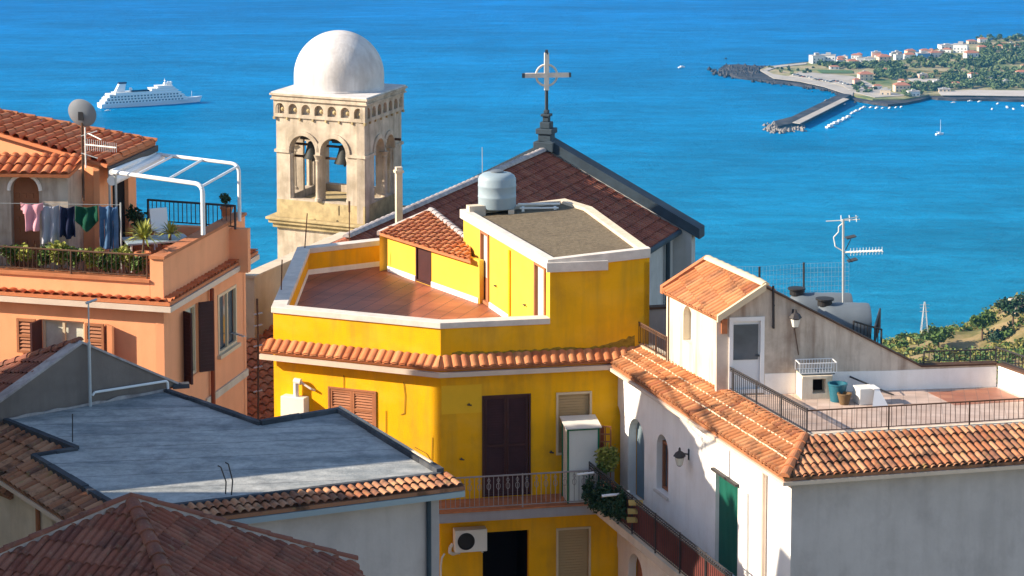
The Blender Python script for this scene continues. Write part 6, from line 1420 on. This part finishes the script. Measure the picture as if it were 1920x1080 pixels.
# town ground falling away to the shore
mb = MB(); nx, ny = 60, 70; vs = []; fs = []
for j in range(ny+1):
    Y = -120+ (j/ny)**1.3*900
    for i in range(nx+1):
        X = -500+1000*i/nx; z = -31 if Y < 74 else -31-(Y-74)*.72; z += (noise.noise(Vector((X*.02, Y*.02, 0)))*5 if Y > 85 else 0); vs.append((X, Y, max(z, SEA-3)))
for j in range(ny):
    for i in range(nx): a = j*(nx+1)+i; fs.append((a, a+1, a+nx+2, a+nx+1))
g_ = mb.add(vs, fs).build('ground', M['scrub'], smooth=True); tag(g_, kind='structure')
# hill at the right
crest = [(1560, 690), (1610, 664), (1645, 650), (1672, 638), (1700, 626), (1750, 616), (1800, 604), (1845, 588), (1880, 570), (1915, 560), (1980, 548), (2200, 500)]
def crest_y(x):
    for (a, b), (c, d) in zip(crest[:-1], crest[1:]):
        if a <= x <= c: return b+(d-b)*(x-a)/(c-a)
    return crest[0][1]
HG = []; vs = []; fs = []; nx, ny = 110, 60
def hillpt(s, t):
    x = 1560+640*s
    cy = crest_y(x); 
    if t <= 1: d = 430+(260)*t; y = 800+(cy-800)*(t**.9); p = D(x, y, d)
    else: p0 = D(x, cy, 690); p = Vector((p0.x*(1+.5*(t-1)), 690+300*(t-1), p0.z+(SEA-5-p0.z)*(t-1)**1.3))
    nz = noise.noise(Vector((p.x*.035, p.y*.03, 3)))*7+noise.noise(Vector((p.x*.11, p.y*.1, 9)))*2.5
    p.z += nz*(min(1, t*1.5) if t < 1 else max(0, 2-t))*.8 - 1.5
    return p
for j in range(ny+1):
    for i in range(nx+1): vs.append(hillpt(i/nx, 2*j/ny))
for j in range(ny):
    for i in range(nx): a = j*(nx+1)+i; fs.append((a, a+1, a+nx+2, a+nx+1))
# side skirt down to the sea on the left
hill = MB().add(vs, fs); n0 = len(vs)
for j in range(ny+1): p = hillpt(0, 2*j/ny); hill.v.append(Vector((p.x-160, p.y, SEA-5)))
for j in range(ny): hill.f.append((j*(nx+1), (j+1)*(nx+1), n0+j+1, n0+j))
n1 = len(hill.v)
for i in range(nx+1): p = hillpt(i/nx, 0); hill.v.append(Vector((p.x*.55, 240, -146)))
for i in range(nx+1): p = hillpt(i/nx, 0); hill.v.append(Vector((p.x*.26, 110, -60)))
for i in range(nx): hill.f.append((i, i+1, n1+i+1, n1+i)); hill.f.append((n1+i, n1+i+1, n1+nx+2+i, n1+nx+1+i))
hl = hill.build('hill', M['scrub'], smooth=True); tag(hl, kind='structure')
# shrubs of the hillside
rnd2 = random.Random(11); mb = MB(); mb3 = MB()
def clump(mb, p, r, n, s): leaves(mb, p+Vector((0,0,r*.35)), (r, r, r*.75), n, s, rnd2, .35, mlobes(4, rnd2, .5))
for i in range(1500):
    s, t = rnd2.random()*.62+.04, rnd2.random()**.8*1.06; p = hillpt(s, t)
    if noise.noise(Vector((p.x*.03, p.y*.03, 1))) < -.22: continue
    clump(mb if rnd2.random() < .6 else mb3, p, rnd2.uniform(1.0, 2.9), 36, .9)
s1_ = mb.build('hillside_scrub', M['leaf'], fix=False); tag(s1_, kind='stuff'); s2_ = mb3.build('hillside_dry_scrub', land_mat('dry_bush', [(.12,.13,.03), (.22,.21,.06), (.30,.25,.09)], .2), fix=False); tag(s2_, kind='stuff')
for i, (x, y, r, lab) in enumerate(((1900, 572, 4.2, 'round dark tree on the hill crest beside the pale hut'), (1842, 600, 3.6, 'bushy green tree on the hill crest left of the round dark tree'), (1760, 628, 4.4, 'broad green tree on the hill right of the pylon'), (1680, 652, 3.4, 'yellow-green bush at the left foot of the hill'), (1880, 640, 5.5, 'large spreading green tree on the lower hillside at right'))):
    p = D(x, y+10, 640); t = thing('hill_tree', tuple(p-Vector((0,0,3))), lab, 'tree')
    mb = MB(); leaves(mb, p+Vector((0,0,r*.3)), (r*1.1, r, r*.85), 900, .9, rnd2, .3, mlobes(9, rnd2, .6)); mb.build('crown', M['leaf_d'] if i in (0, 4) else M['leaf'], t, fix=False)
    mb = MB().tube(p-Vector((0,0,4)), p+Vector((0,0,r*.3)), .35, 6, r1=.15); mb.build('trunk', M['bark'], t)
hp = D(1920, 568, 655); t = thing('hill_hut', tuple(hp), 'pale flat-roofed hut on the hill crest at the right edge', 'hut'); mb = MB(); mb.cbox(hp-Vector((0,0,3)), 7, 5, 3.6, .2); mb.build('wall', M['beige'], t); mb = MB(); mb.cbox(hp+Vector((0,0,.61)), 7.4, 5.4, .3, .2); mb.build('roof', M['beige'], t)
# pylon
pb_ = D(1733, 622, 640); ptop = D(1733, 566, 640); t = thing('power_pylon', tuple(pb_), 'grey lattice power pylon on the hillside', 'pylon'); mb = MB(); H_ = ptop.z-pb_.z
cor = [(-.9,-.9),(.9,-.9),(.9,.9),(-.9,.9)]
lv = [0, .2, .38, .54, .68, .8, .9, 1]
for a, b in zip(lv[:-1], lv[1:]):
    for k_ in range(4):
        s0_, s1_ = 1-.85*a, 1-.85*b; c0, c1 = cor[k_], cor[(k_+1) % 4]
        A_ = pb_+Vector((c0[0]*s0_, c0[1]*s0_, H_*a)); B_ = pb_+Vector((c0[0]*s1_, c0[1]*s1_, H_*b)); C__ = pb_+Vector((c1[0]*s1_, c1[1]*s1_, H_*b)); mb.tube(A_, B_, .08, 4); mb.tube(A_, C__, .045, 4); mb.tube(B_, C__, .04, 4)
mb.build('lattice', M['galv'], t)
for f in (.68, .8, .9): MB().tube(pb_+Vector((-1.3, 0, H_*f)), pb_+Vector((1.3, 0, H_*f)), .10, 4).build('cross_arm', M['galv'], t)
# ---------------------------------------------------------------- peninsula
def SW(x, y, z=SEA): return W(x, y, z)
out = [(1343, 134), (1360, 142), (1385, 147), (1420, 152), (1450, 158), (1480, 160), (1510, 165), (1545, 170), (1575, 177), (1590, 186), (1612, 192), (1640, 197), (1665, 200), (1700, 197), (1728, 192), (1745, 186), (1765, 188), (1800, 190), (1850, 190), (1925, 191), (2150, 190),
       (2300, 60), (2050, 66), (1925, 70), (1890, 74), (1850, 78), (1800, 84), (1770, 90), (1740, 98), (1700, 104), (1660, 108), (1600, 112), (1550, 116), (1515, 120), (1480, 123), (1450, 127), (1415, 127), (1380, 125), (1352, 127)]
pts = [SW(x, y) for x, y in out]
def densify(P, d):
    o_ = []
    for a, b in zip(P, P[1:]+P[:1]):
        k_ = max(1, int((b-a).length/d))
        for i in range(k_):
            q = a.lerp(b, i/k_); o_.append(q+Vector((noise.noise(q*.02)*7, noise.noise(q*.02+Vector((9,9,0)))*12, 0)))
    return o_
dp_ = densify(pts, 14)
mb = MB().prism([V2(p) for p in dp_], SEA-2, SEA+2.2); pen = mb.build('peninsula_shore', M['rock']); tag(pen, kind='structure')
inner = offset([V2(p) for p in pts], -9, True)
inner = [V2(p)+(V2(q)-V2(p)) for p, q in zip(pts, inner)]
skip_tip = [SW(x, y) for x, y in ((1432, 135), (1445, 148), (1490, 156), (1530, 164), (1570, 173), (1600, 185), (1640, 193), (1700, 193), (1745, 183), (1925, 186), (2150, 186), (2280, 66), (1925, 74), (1800, 88), (1740, 102), (1600, 115), (1515, 123), (1470, 127), (1440, 130))]
mb = MB().prism([V2(p) for p in densify(skip_tip, 18)], SEA+2.0, SEA+3.4); pl_ = mb.build('peninsula', M['field']); tag(pl_, kind='structure')
def patch(px, m, z, nm, kind='structure'):
    o_ = MB().prism([V2(SW(x, y)) for x, y in px], SEA+z-.4, SEA+z).build(nm, M[m]); return tag(o_, kind=kind)
patch([(1425, 139), (1452, 130), (1512, 124), (1512, 127), (1456, 133), (1438, 140), (1450, 146), (1500, 153), (1548, 161), (1580, 170), (1600, 180), (1598, 187), (1575, 180), (1545, 170), (1500, 160), (1450, 154)], 'quay', 4.0, 'promenade')
patch([(1500, 141), (1600, 150), (1625, 160), (1660, 178), (1700, 186), (1640, 190), (1600, 180), (1580, 168), (1540, 158), (1480, 149)], 'quay', 3.9, 'car_park')
patch([(1758, 178), (1820, 176), (1925, 177), (2100, 176), (2100, 187), (1925, 187.5), (1820, 186), (1765, 186)], 'sand', 3.9, 'beach')
patch([(1530, 138), (1598, 139), (1600, 144), (1540, 144)], 'leaf', 4.1, 'lawn'); patch([(1670, 136), (1800, 142), (1795, 152), (1690, 148)], 'scrub', 4.1, 'field'); patch([(1700, 154), (1800, 157), (1795, 162), (1710, 160)], 'sand', 4.1, 'field')
# harbour mole
mo = [(1577, 183), (1596, 186), (1498, 238), (1458, 246), (1452, 236), (1484, 228)]
mb = MB().prism([V2(SW(x, y)) for x, y in mo], SEA-2, SEA+4.5); mo_ = mb.build('harbour_mole', M['rock']); tag(mo_, 'long stone harbour mole jutting from the peninsula', 'mole')
mt2 = [(1581, 184), (1592, 186), (1500, 232), (1486, 230)]
mb = MB().prism([V2(SW(x, y, SEA+4.6)) for x, y in mt2], SEA+4.4, SEA+4.9).build('mole_roadway', M['quay'], mo_)
# boulders at the mole end and point
mb = MB()
def boulders(cx_, cy_, n, sx_, sy_, r0, r1, mm):
    for i in range(n):
        p = SW(cx_+rnd2.gauss(0, sx_), cy_+rnd2.gauss(0, sy_)); r = rnd2.uniform(r0, r1); vs = []
        for a, b, c in ((1,0,0),(-1,0,0),(0,1,0),(0,-1,0),(0,0,1),(0,0,-1)): vs.append(p+Vector((a, b, c))*r*rnd2.uniform(.7, 1.2)+Vector((0,0,r*.3)))
        mm.add(vs, [(0,2,4),(2,1,4),(1,3,4),(3,0,4),(2,0,5),(1,2,5),(3,1,5),(0,3,5)])
boulders(1468, 241, 330, 13, 3.6, 1, 2.6, mb); boulders(1445, 243, 30, 6, 1.5, 1, 2, mb); boulders(1485, 230, 60, 7, 2.5, 1, 2.4, mb); [boulders(1490+9*i, 226-4.9*i, 9, 4, 1, 1, 2, mb) for i in range(9)]
tag(mb.build('mole_boulders', land_mat('boulder_rock', [(.10,.09,.085), (.22,.20,.18), (.34,.31,.28)], .2), fix=False), kind='stuff')
mb = MB(); boulders(1395, 136, 420, 24, 5, 1, 3.4, mb); [boulders(x, y-2, 16, 10, 2.2, 1, 2.6, mb) for x, y in out[3:10]]; boulders(1350, 132, 20, 8, 1.5, 1, 2, mb); [boulders(x, y, 7, 5, .8, 1, 2, mb) for x, y in out[2:12]]; tag(mb.build('shore_rocks', M['rock'], fix=False), kind='stuff')
# houses of the peninsula
wcol = {'w': mat('far_white_wall', (.75,.73,.70), .9, vary=.05, bump=0), 'c': mat('far_cream_wall', (.62,.50,.36), .9, vary=.08, bump=0), 'p': mat('far_pink_wall', (.60,.40,.32), .9, vary=.08, bump=0), 'b': mat('far_blue_wall', (.14,.30,.52), .9, vary=.08, bump=0)}
rcol = {'r': mat('far_red_roof', (.36,.15,.09), .9, vary=.15, bump=0), 'g': mat('far_grey_roof', (.40,.38,.36), .9, vary=.1, bump=0)}
def fhouse(x, y, wpx, hpx, col, roof, rz, lab, hip=False):
    p = SW(x, y); s = p.y/FPX; w_ = wpx*s; h_ = hpx*s; w_ *= 1.1; h_ *= 1.15; d_ = w_*.7; p.z = SEA+3
    t = thing('waterfront_house', tuple(p), lab, 'house', 'houses on the peninsula'); mb = MB().cbox(p, w_, d_, h_, rz); mb.build('wall', wcol[col], t)
    mb = MB()
    if hip:
        ex = Vector((cos(rz), sin(rz), 0)); ey = Vector((-sin(rz), cos(rz), 0)); c = p+Vector((0,0,h_)); vs = [c+ex*a*w_*.56+ey*b*d_*.58 for a, b in ((-1,-1),(1,-1),(1,1),(-1,1))]+[c+ex*-w_*.2+Vector((0,0,h_*.35)), c+ex*w_*.2+Vector((0,0,h_*.35))]; mb.add(vs, [(0,1,5,4),(1,2,5),(2,3,4,5),(3,0,4),(0,1,2,3)])
    else: mb.cbox(p+Vector((0,0,h_+.002)), w_*1.05, d_*1.05, .5, rz); mb.cbox(p+Vector((0,0,h_+.51)), w_*.35, d_*.4, h_*.28, rz)
    mb.build('roof', rcol[roof], t)
    nfl = max(1, int(h_/3.2)); nw_ = max(2, int(w_/3.6)); ex = Vector((cos(rz), sin(rz), 0)); ey = Vector((-sin(rz), cos(rz), 0))
    for i in range(min(nw_, 6)):
        for j in range(nfl):
            c = p-ey*(d_/2+.05)+ex*(-w_/2+(i+.5)*w_/min(nw_, 6)-.7)+Vector((0,0,j*3.2+1)); MB().box(c, ex*1.4, ey*.04, Vector((0,0,1.5))).build('window', M['glass'], t)
FH = [(1531, 124, 22, 13, 'w', 'g', .3, 'leftmost white villa at the seaward end of the peninsula', 0), (1553, 122, 24, 12, 'w', 'g', -.2, 'white flat-roofed block just right of the leftmost villa', 0), (1575, 126, 12, 8, 'w', 'r', .1, 'small white house with a red roof among the first trees', 1),
      (1598, 128, 18, 8, 'c', 'r', .2, 'cream house behind the dark grove on the north shore', 1), (1612, 122, 12, 8, 'w', 'g', 0, 'little white cube behind the cream house on the north shore', 0), (1630, 125, 18, 9, 'w', 'g', -.1, 'white house halfway along the north shore row', 0), (1657, 122, 22, 10, 'c', 'r', .2, 'cream red-roofed house in the middle of the north shore row', 1),
      (1684, 118, 14, 9, 'w', 'g', .3, 'white house left of the blue-shaded one on the north shore', 0), (1705, 117, 18, 9, 'w', 'r', .1, 'white red-roofed house right of centre on the north shore', 1), (1730, 115, 22, 9, 'b', 'g', .1, 'bluish house in the north shore row', 0), (1752, 112, 20, 8, 'w', 'r', .3, 'white red-roofed house near the wooded rise', 1),
      (1801, 104, 24, 14, 'w', 'g', -.3, 'large white villa at the foot of the wooded rise', 0), (1820, 116, 22, 11, 'w', 'r', .2, 'white red-roofed villa right below the large white villa', 1), (1775, 96, 26, 6, 'w', 'g', .2, 'long low white building near the back shore', 0), (1822, 88, 16, 6, 'c', 'r', .2, 'cream house on the back shore above the villas', 1), (1842, 84, 14, 6, 'w', 'r', .2, 'small white house high on the back shore', 1),
      (1622, 156, 24, 11, 'c', 'r', .15, 'cream house with a red roof beside the car park', 1), (1606, 164, 12, 8, 'p', 'r', .3, 'small pink house left of the cream car park house', 1), (1690, 178, 26, 12, 'c', 'r', .1, 'sunlit cream harbour house with a red roof', 1), (1660, 184, 18, 9, 'c', 'g', -.2, 'flat-roofed cream house behind the moored boats', 0), (1712, 186, 20, 8, 'w', 'g', .1, 'white harbour building right of the cream harbour house', 0), (1645, 174, 14, 7, 'w', 'r', .2, 'white house in the middle of the harbour quarter', 1),
      (1770, 178, 20, 5, 'c', 'g', .0, 'low cream pavilion at the start of the beach', 0), (1915, 150, 18, 9, 'w', 'r', .1, 'white house with a red roof inland at the right edge', 1), (1880, 92, 14, 5, 'c', 'r', .2, 'cream house in the fields of the wooded rise', 1)]
for a in FH: fhouse(*a)
POS = ['beside the lawn', 'behind the car park', 'near the back shore', 'among the seaward trees', 'at the edge of the central grove', 'between the two central fields', 'above the harbour', 'beside the long field', 'close to the beach road', 'under the wooded rise', 'on the slope of the wooded rise']
for i in range(34):
    x = 1560+11*i+rnd2.uniform(-6, 6); y = (119-(x-1560)*.07+rnd2.uniform(-2, 3)) if i % 3 else (128+rnd2.uniform(0, 40)*(1 if x > 1620 else .2))
    wpx = rnd2.uniform(8, 17); c_ = 'wcwp'[i % 4]; rf_ = 'rg'[(i//2) % 2]
    fhouse(x, y, wpx, rnd2.uniform(5, 8), c_, rf_, rnd2.uniform(-.5, .5), {'w': 'white', 'c': 'cream', 'p': 'pink'}[c_]+(' red-roofed' if rf_ == 'r' else ' flat-topped')+(' cottage ' if wpx < 12 else ' building ')+POS[min(10, i//3)]+(', north' if i % 3 else ', inland')+['', ', seaward of two', ', landward of two'][i % 3], rf_ == 'r')
# trees of the peninsula
TM = [land_mat('far_dark_green', [(.04,.075,.035), (.07,.11,.05), (.10,.14,.06)], .05), land_mat('far_green', [(.08,.13,.06), (.14,.20,.09), (.22,.26,.12)], .05)]
mbs = [MB(), MB()]
def grove(x0, x1, y0, y1, n, r0=2.6, r1=4.6):
    for i in range(n):
        p = SW(rnd2.uniform(x0, x1), rnd2.uniform(y0, y1)); p.z = SEA+3; r = rnd2.uniform(r0, r1); leaves(rnd2.choice(mbs), p+Vector((0,0,r*.75)), (r, r, r*.9), 60, 2.2, rnd2, .5, mlobes(4, rnd2, .4))
grove(1535, 1600, 126, 134, 40, 2.5, 4.5); grove(1590, 1690, 126, 136, 70); grove(1640, 1700, 136, 156, 60, 3, 5.2); grove(1700, 1860, 112, 134, 150); grove(1840, 1925, 92, 128, 150, 3.2, 6); grove(1690, 1770, 166, 178, 55); grove(1760, 1925, 150, 174, 160, 3, 5.5); grove(1780, 1925, 136, 150, 60, 2.5, 5); grove(1690, 1800, 146, 156, 30, 2, 4); grove(1600, 1650, 164, 182, 20, 2, 4); grove(1440, 1530, 132, 146, 14, 1.5, 2.6); grove(1925, 2100, 90, 172, 120, 3.2, 6); grove(1830, 1925, 76, 84, 30, 3, 5); grove(1690, 1730, 180, 190, 12, 2.5, 4)
for m_, mm in zip(mbs, TM): tag(m_.build('peninsula_trees', mm, fix=False), kind='stuff')
for i in range(16):
    p = SW(rnd2.uniform(1570, 1690), 0+rnd2.uniform(130, 182)); 
# cars in the car park
car0 = None
ccol = [M['ac'], M['dark_tank'], M['navy'], M['red_pipe'], M['galv']]
for i in range(26):
    x = 1490+6.2*i+rnd2.uniform(-2, 2); y = 148+i*1.05+rnd2.uniform(-1.5, 2.5)
    if x > 1640: continue
    p = SW(x, y); p.z = SEA+3.95; key = i % 5
    t = thing('parked_car', tuple(p), ['tiny white', 'tiny dark grey', 'tiny navy', 'tiny red-brown', 'tiny silver'][key]+' car parked in the rows of the peninsula car park', 'car', 'cars in the peninsula car park'); MB().cbox(p+Vector((0,0,.3)), 4.2, 1.8, .6, .4).build('body', ccol[key], t); MB().cbox(p+Vector((0,0,.902)), 2.2, 1.6, .55, .4).build('cabin', M['glass'], t)
# ---------------------------------------------------------------- boats
def hull_mb(p, L, B, H, yaw, m=None, sheer=.25, bow=.55):
    mb = MB(); e = Vector((cos(yaw), sin(yaw), 0)); s = Vector((-sin(yaw), cos(yaw), 0)); st = []
    for k_ in range(11):
        t_ = k_/10; x = (t_-.5)*L; w_ = B/2*(1-max(0, (t_-bow)/(1-bow))**2*.97)*(.86+.14*min(1, t_*4)); zt2_ = H*(1+sheer*(t_-.3)**2*2); st.append([p+e*(x*(.93 if t_ > .9 else 1))*1.0-s*w_*.72, p+e*x-s*w_+Vector((0,0,zt2_)), p+e*x+s*w_+Vector((0,0,zt2_)), p+e*(x*(.93 if t_ > .9 else 1))+s*w_*.72])
    vs = [v for q in st for v in q]; fs = []
    for k_ in range(10):
        for j in range(3): fs.append((4*k_+j, 4*k_+j+1, 4*k_+5+j, 4*k_+4+j))
    fs += [(0,1,2,3), (40,41,42,43)]; mb.add(vs, fs); return mb
def sailboat(x, y, L, yaw, mast, lab):
    p = SW(x, y); p.z = SEA-.1; t = thing('sailing_boat', tuple(p), lab, 'sailing boat'); hull_mb(p, L, L*.3, 1.5, yaw).build('hull', M['white_metal'], t)
    e = Vector((cos(yaw), sin(yaw), 0)); MB().cbox(p+Vector((0,0,1.5)), L*.35, L*.17, .7, yaw).build('cabin', M['white_metal'], t); MB().tube(p+e*L*.08+Vector((0,0,1.4)), p+e*L*.08+Vector((0,0,mast)), .16, 6, r1=.1).build('mast', M['white_metal'], t)
    MB().tube(p+e*L*.06+Vector((0,0,2.8)), p-e*L*.38+Vector((0,0,2.9)), .28, 6).build('boom', M['white_metal'], t)
sailboat(1762, 253, 8.5, .5, 13.5, 'lone white sailing boat anchored in the bay off the beach')
def mboat(x, y, L, yaw, lab, grp=None, cab=True):
    L *= .78; p = SW(x, y); p.z = SEA-.1; t = thing('motor_boat', tuple(p), lab, 'boat', grp); hull_mb(p, L, L*.32, L*.13, yaw).build('hull', M['white_metal'], t)
    if cab: MB().cbox(p+Vector((cos(yaw), sin(yaw), 0))*L*.0+Vector((0,0,L*.13)), L*.4, L*.22, L*.12, yaw).build('cabin', M['ac'], t)
    return p
p = mboat(1556, 239, 15, .9, 'largest white boat at the outer end of the mooring row beside the mole'); 
for i, (x, y, L) in enumerate(((1566, 233, 13), (1574, 229, 12), (1582, 225, 13), (1590, 221, 12), (1598, 213, 9), (1606, 209, 9), (1614, 205, 8), (1620, 202, 8), (1584, 196, 6), (1633, 202, 7), (1644, 203, 8), (1655, 203, 5.2), (1668, 203, 7), (1680, 202, 6), (1690, 201, 6))):
    mboat(x, y, L, .9+rnd2.uniform(-.2, .2), 'white boat in the slanting mooring row inside the harbour mole' if i < 8 else 'small white boat moored along the harbour quay', 'white boats moored in the harbour')
pt = SW(1566, 228); 
for i, (x, y) in enumerate(((1788, 193), (1819, 190), (1837, 191), (1871, 195), (1860, 205), (1888, 202), (1900, 205), (1918, 199))): mboat(x, y, 6.5 if i != 5 else 9, .3*i, ('small white boat anchored close under the left part of the beach' if i < 3 else 'small white boat anchored farther out near the right edge'), 'small boats anchored off the beach')
mboat(202, 208, 7, .3, 'small tender boat in the water beside the stern of the cruise ship')
mboat(1278, 127, 11, .6, 'small white boat far out left of the peninsula')
# ---------------------------------------------------------------- cruise ship
ps = SW(191, 202); pb2 = SW(370, 191); yaw = math.atan2(pb2.y-ps.y, pb2.x-ps.x); L = (V2(pb2)-V2(ps)).length*1.05; c = (ps+pb2)/2; c.z = SEA-.3
sh = thing('cruise_ship', tuple(c), 'white cruise ship with a raked stern funnel lying off the town', 'ship')
e = Vector((cos(yaw), sin(yaw), 0)); s = Vector((-sin(yaw), cos(yaw), 0)); k_ = c.y/FPX
mb = MB(); H0 = 4.2; B = 15; st = []
for i in range(17):
    t_ = i/16; x = (t_-.5)*L; w_ = B/2*(1-max(0, (t_-.62)/.38)**1.8*.97); fl = 1.0+max(0, (t_-.7))*1.1; dx = max(0, t_-.8)*L*.12
    st.append([c+e*x-s*w_*.8*(1-.4*max(0, t_-.8)/.2), c+e*(x+dx)-s*w_+Vector((0,0,H0*fl+.3)), c+e*(x+dx)+s*w_+Vector((0,0,H0*fl+.3)), c+e*x+s*w_*.8*(1-.4*max(0, t_-.8)/.2)])
fs = []
for i in range(16):
    for j in range(3): fs.append((4*i+j, 4*i+j+1, 4*i+5+j, 4*i+4+j))
fs += [(0,1,2,3), (64,65,66,67)]; mb.add([v for q in st for v in q], fs); mb.build('hull', M['white_metal'], sh)
decks = [(-.47, .36, 14.4, 2.6), (-.45, .33, 14.0, 2.5), (-.42, .30, 13.6, 2.5), (-.36, .27, 13.0, 2.4), (.00, .24, 12.0, 2.2), (.06, .22, 9.5, 2.0)]
z = H0
for i, (a, b, w_, h_) in enumerate(decks):
    mb = MB(); o_ = c+e*a*L-s*w_/2+Vector((0,0,z)); LL = (b-a)*L
    v = [o_, o_+e*LL, o_+e*LL+s*w_, o_+s*w_]; up = Vector((0,0,h_-.35)); rk_ = -e*1.6
    mb.add(v+[v[0]+up, v[1]+up+rk_, v[2]+up+rk_, v[3]+up], [(0,1,5,4),(1,2,6,5),(2,3,7,6),(3,0,4,7),(4,5,6,7),(0,1,2,3)]); dk = mb.build('deck', M['white_metal'], sh)
    mb = MB(); o2 = o_+Vector((0,0,h_-.348))-s*.3-e*.5; mb.box(o2, e*(LL+.2), s*(w_+.6), Vector((0,0,.345))); mb.build('deck_slab', M['ac'], dk)
    nwin = int(LL/3.2)
    if i in (1, 2, 0): [MB().box(o_+e*(1.5+q*3.2)-s*.06+Vector((0,0,.5)), e*1.9, s*.05, Vector((0,0,1.2))).build('window', M['glass'], dk) for q in range(nwin-1)]
    z += h_
mb = MB(); o_ = c-e*.20*L-s*5.5+Vector((0,0,z-4.2+.02)); mb.box(o_, e*18, s*.5, Vector((0,0,1.6))); mb.build('lifeboat_rail', M['navy'], sh)
ft = c-e*.35*L+Vector((0,0,H0+9.8)); mb = MB(); 
v = [ft-s*2.8, ft+e*9-s*2.8, ft+e*9+s*2.8, ft+s*2.8]; up = Vector((0,0,8))+e*4.2; mb.add(v+[q+up for q in (ft-s*2.2, ft+e*6.5-s*2.2, ft+e*6.5+s*2.2, ft+s*2.2)], [(0,1,5,4),(1,2,6,5),(2,3,7,6),(3,0,4,7),(4,5,6,7)]); mb.build('funnel', M['white_metal'], sh)
mb = MB(); q = ft+up+Vector((0,0,.01)); mb.box(q-s*2.3-e*.4, e*7.4, s*4.6, Vector((0,0,1.3))+e*.5); mb.build('funnel_top', M['navy'], sh)
# terraced stern
for i in range(4): mb = MB(); o_ = c+e*(-.485+.02*i)*L-s*6.6+Vector((0,0,H0+2.55*i+.3)); mb.box(o_, e*5+Vector((0,0,0)), s*13.2, Vector((0,0,.9))+e*.6); mb.build('stern_balcony', M['white_metal'], sh)
ct = c+e*.15*L+Vector((0,0,z)); mb = MB().lathe(ct, [(1.3,0),(1.7,1.2),(1.3,2.4),(0,3)], 12); mb.tube(ct, ct+Vector((0,0,6.5)), .5, 6, r1=.15); mb.tube(ct+Vector((0,0,4.2))-s*2.5, ct+Vector((0,0,4.2))+s*2.5, .2, 5); mb.build('radar_mast', M['white_metal'], sh)
for f in (.185, .21, -.19): q = c+e*f*L+Vector((0,0,z-.2 if f > 0 else z-4.0)); MB().lathe(q, [(1.0,0),(1.0,.8),(1.5,1.6),(1.5,2.4),(.9,3.4),(0,3.6)], 14).build('radar_dome', M['white_metal'], sh, smooth=True)
mb = MB(); o_ = c+e*.42*L-s*1+Vector((0,0,H0*1.25)); mb.tube(o_+s, o_+s+Vector((0,0,6)), .2, 5); mb.build('foremast', M['white_metal'], sh)

# ---------------------------------------------------------------- haze over the sea
hz = MB().box((-8300, -600, SEA-6), (16600, 0, 0), (0, 9900, 0), (0, 0, 308.5))
hm = bpy.data.materials.new('haze_air'); hm.use_nodes = True; n_ = hm.node_tree.nodes; n_.remove(n_['Principled BSDF']); pv_ = n_.new('ShaderNodeVolumePrincipled')
pv_.inputs['Color'].default_value = (.06, .45, 1, 1); pv_.inputs['Density'].default_value = HAZE; pv_.inputs['Anisotropy'].default_value = 0
hm.node_tree.links.new(pv_.outputs[0], n_['Material Output'].inputs['Volume'])
hzo = hz.build('haze', hm); tag(hzo, kind='stuff')
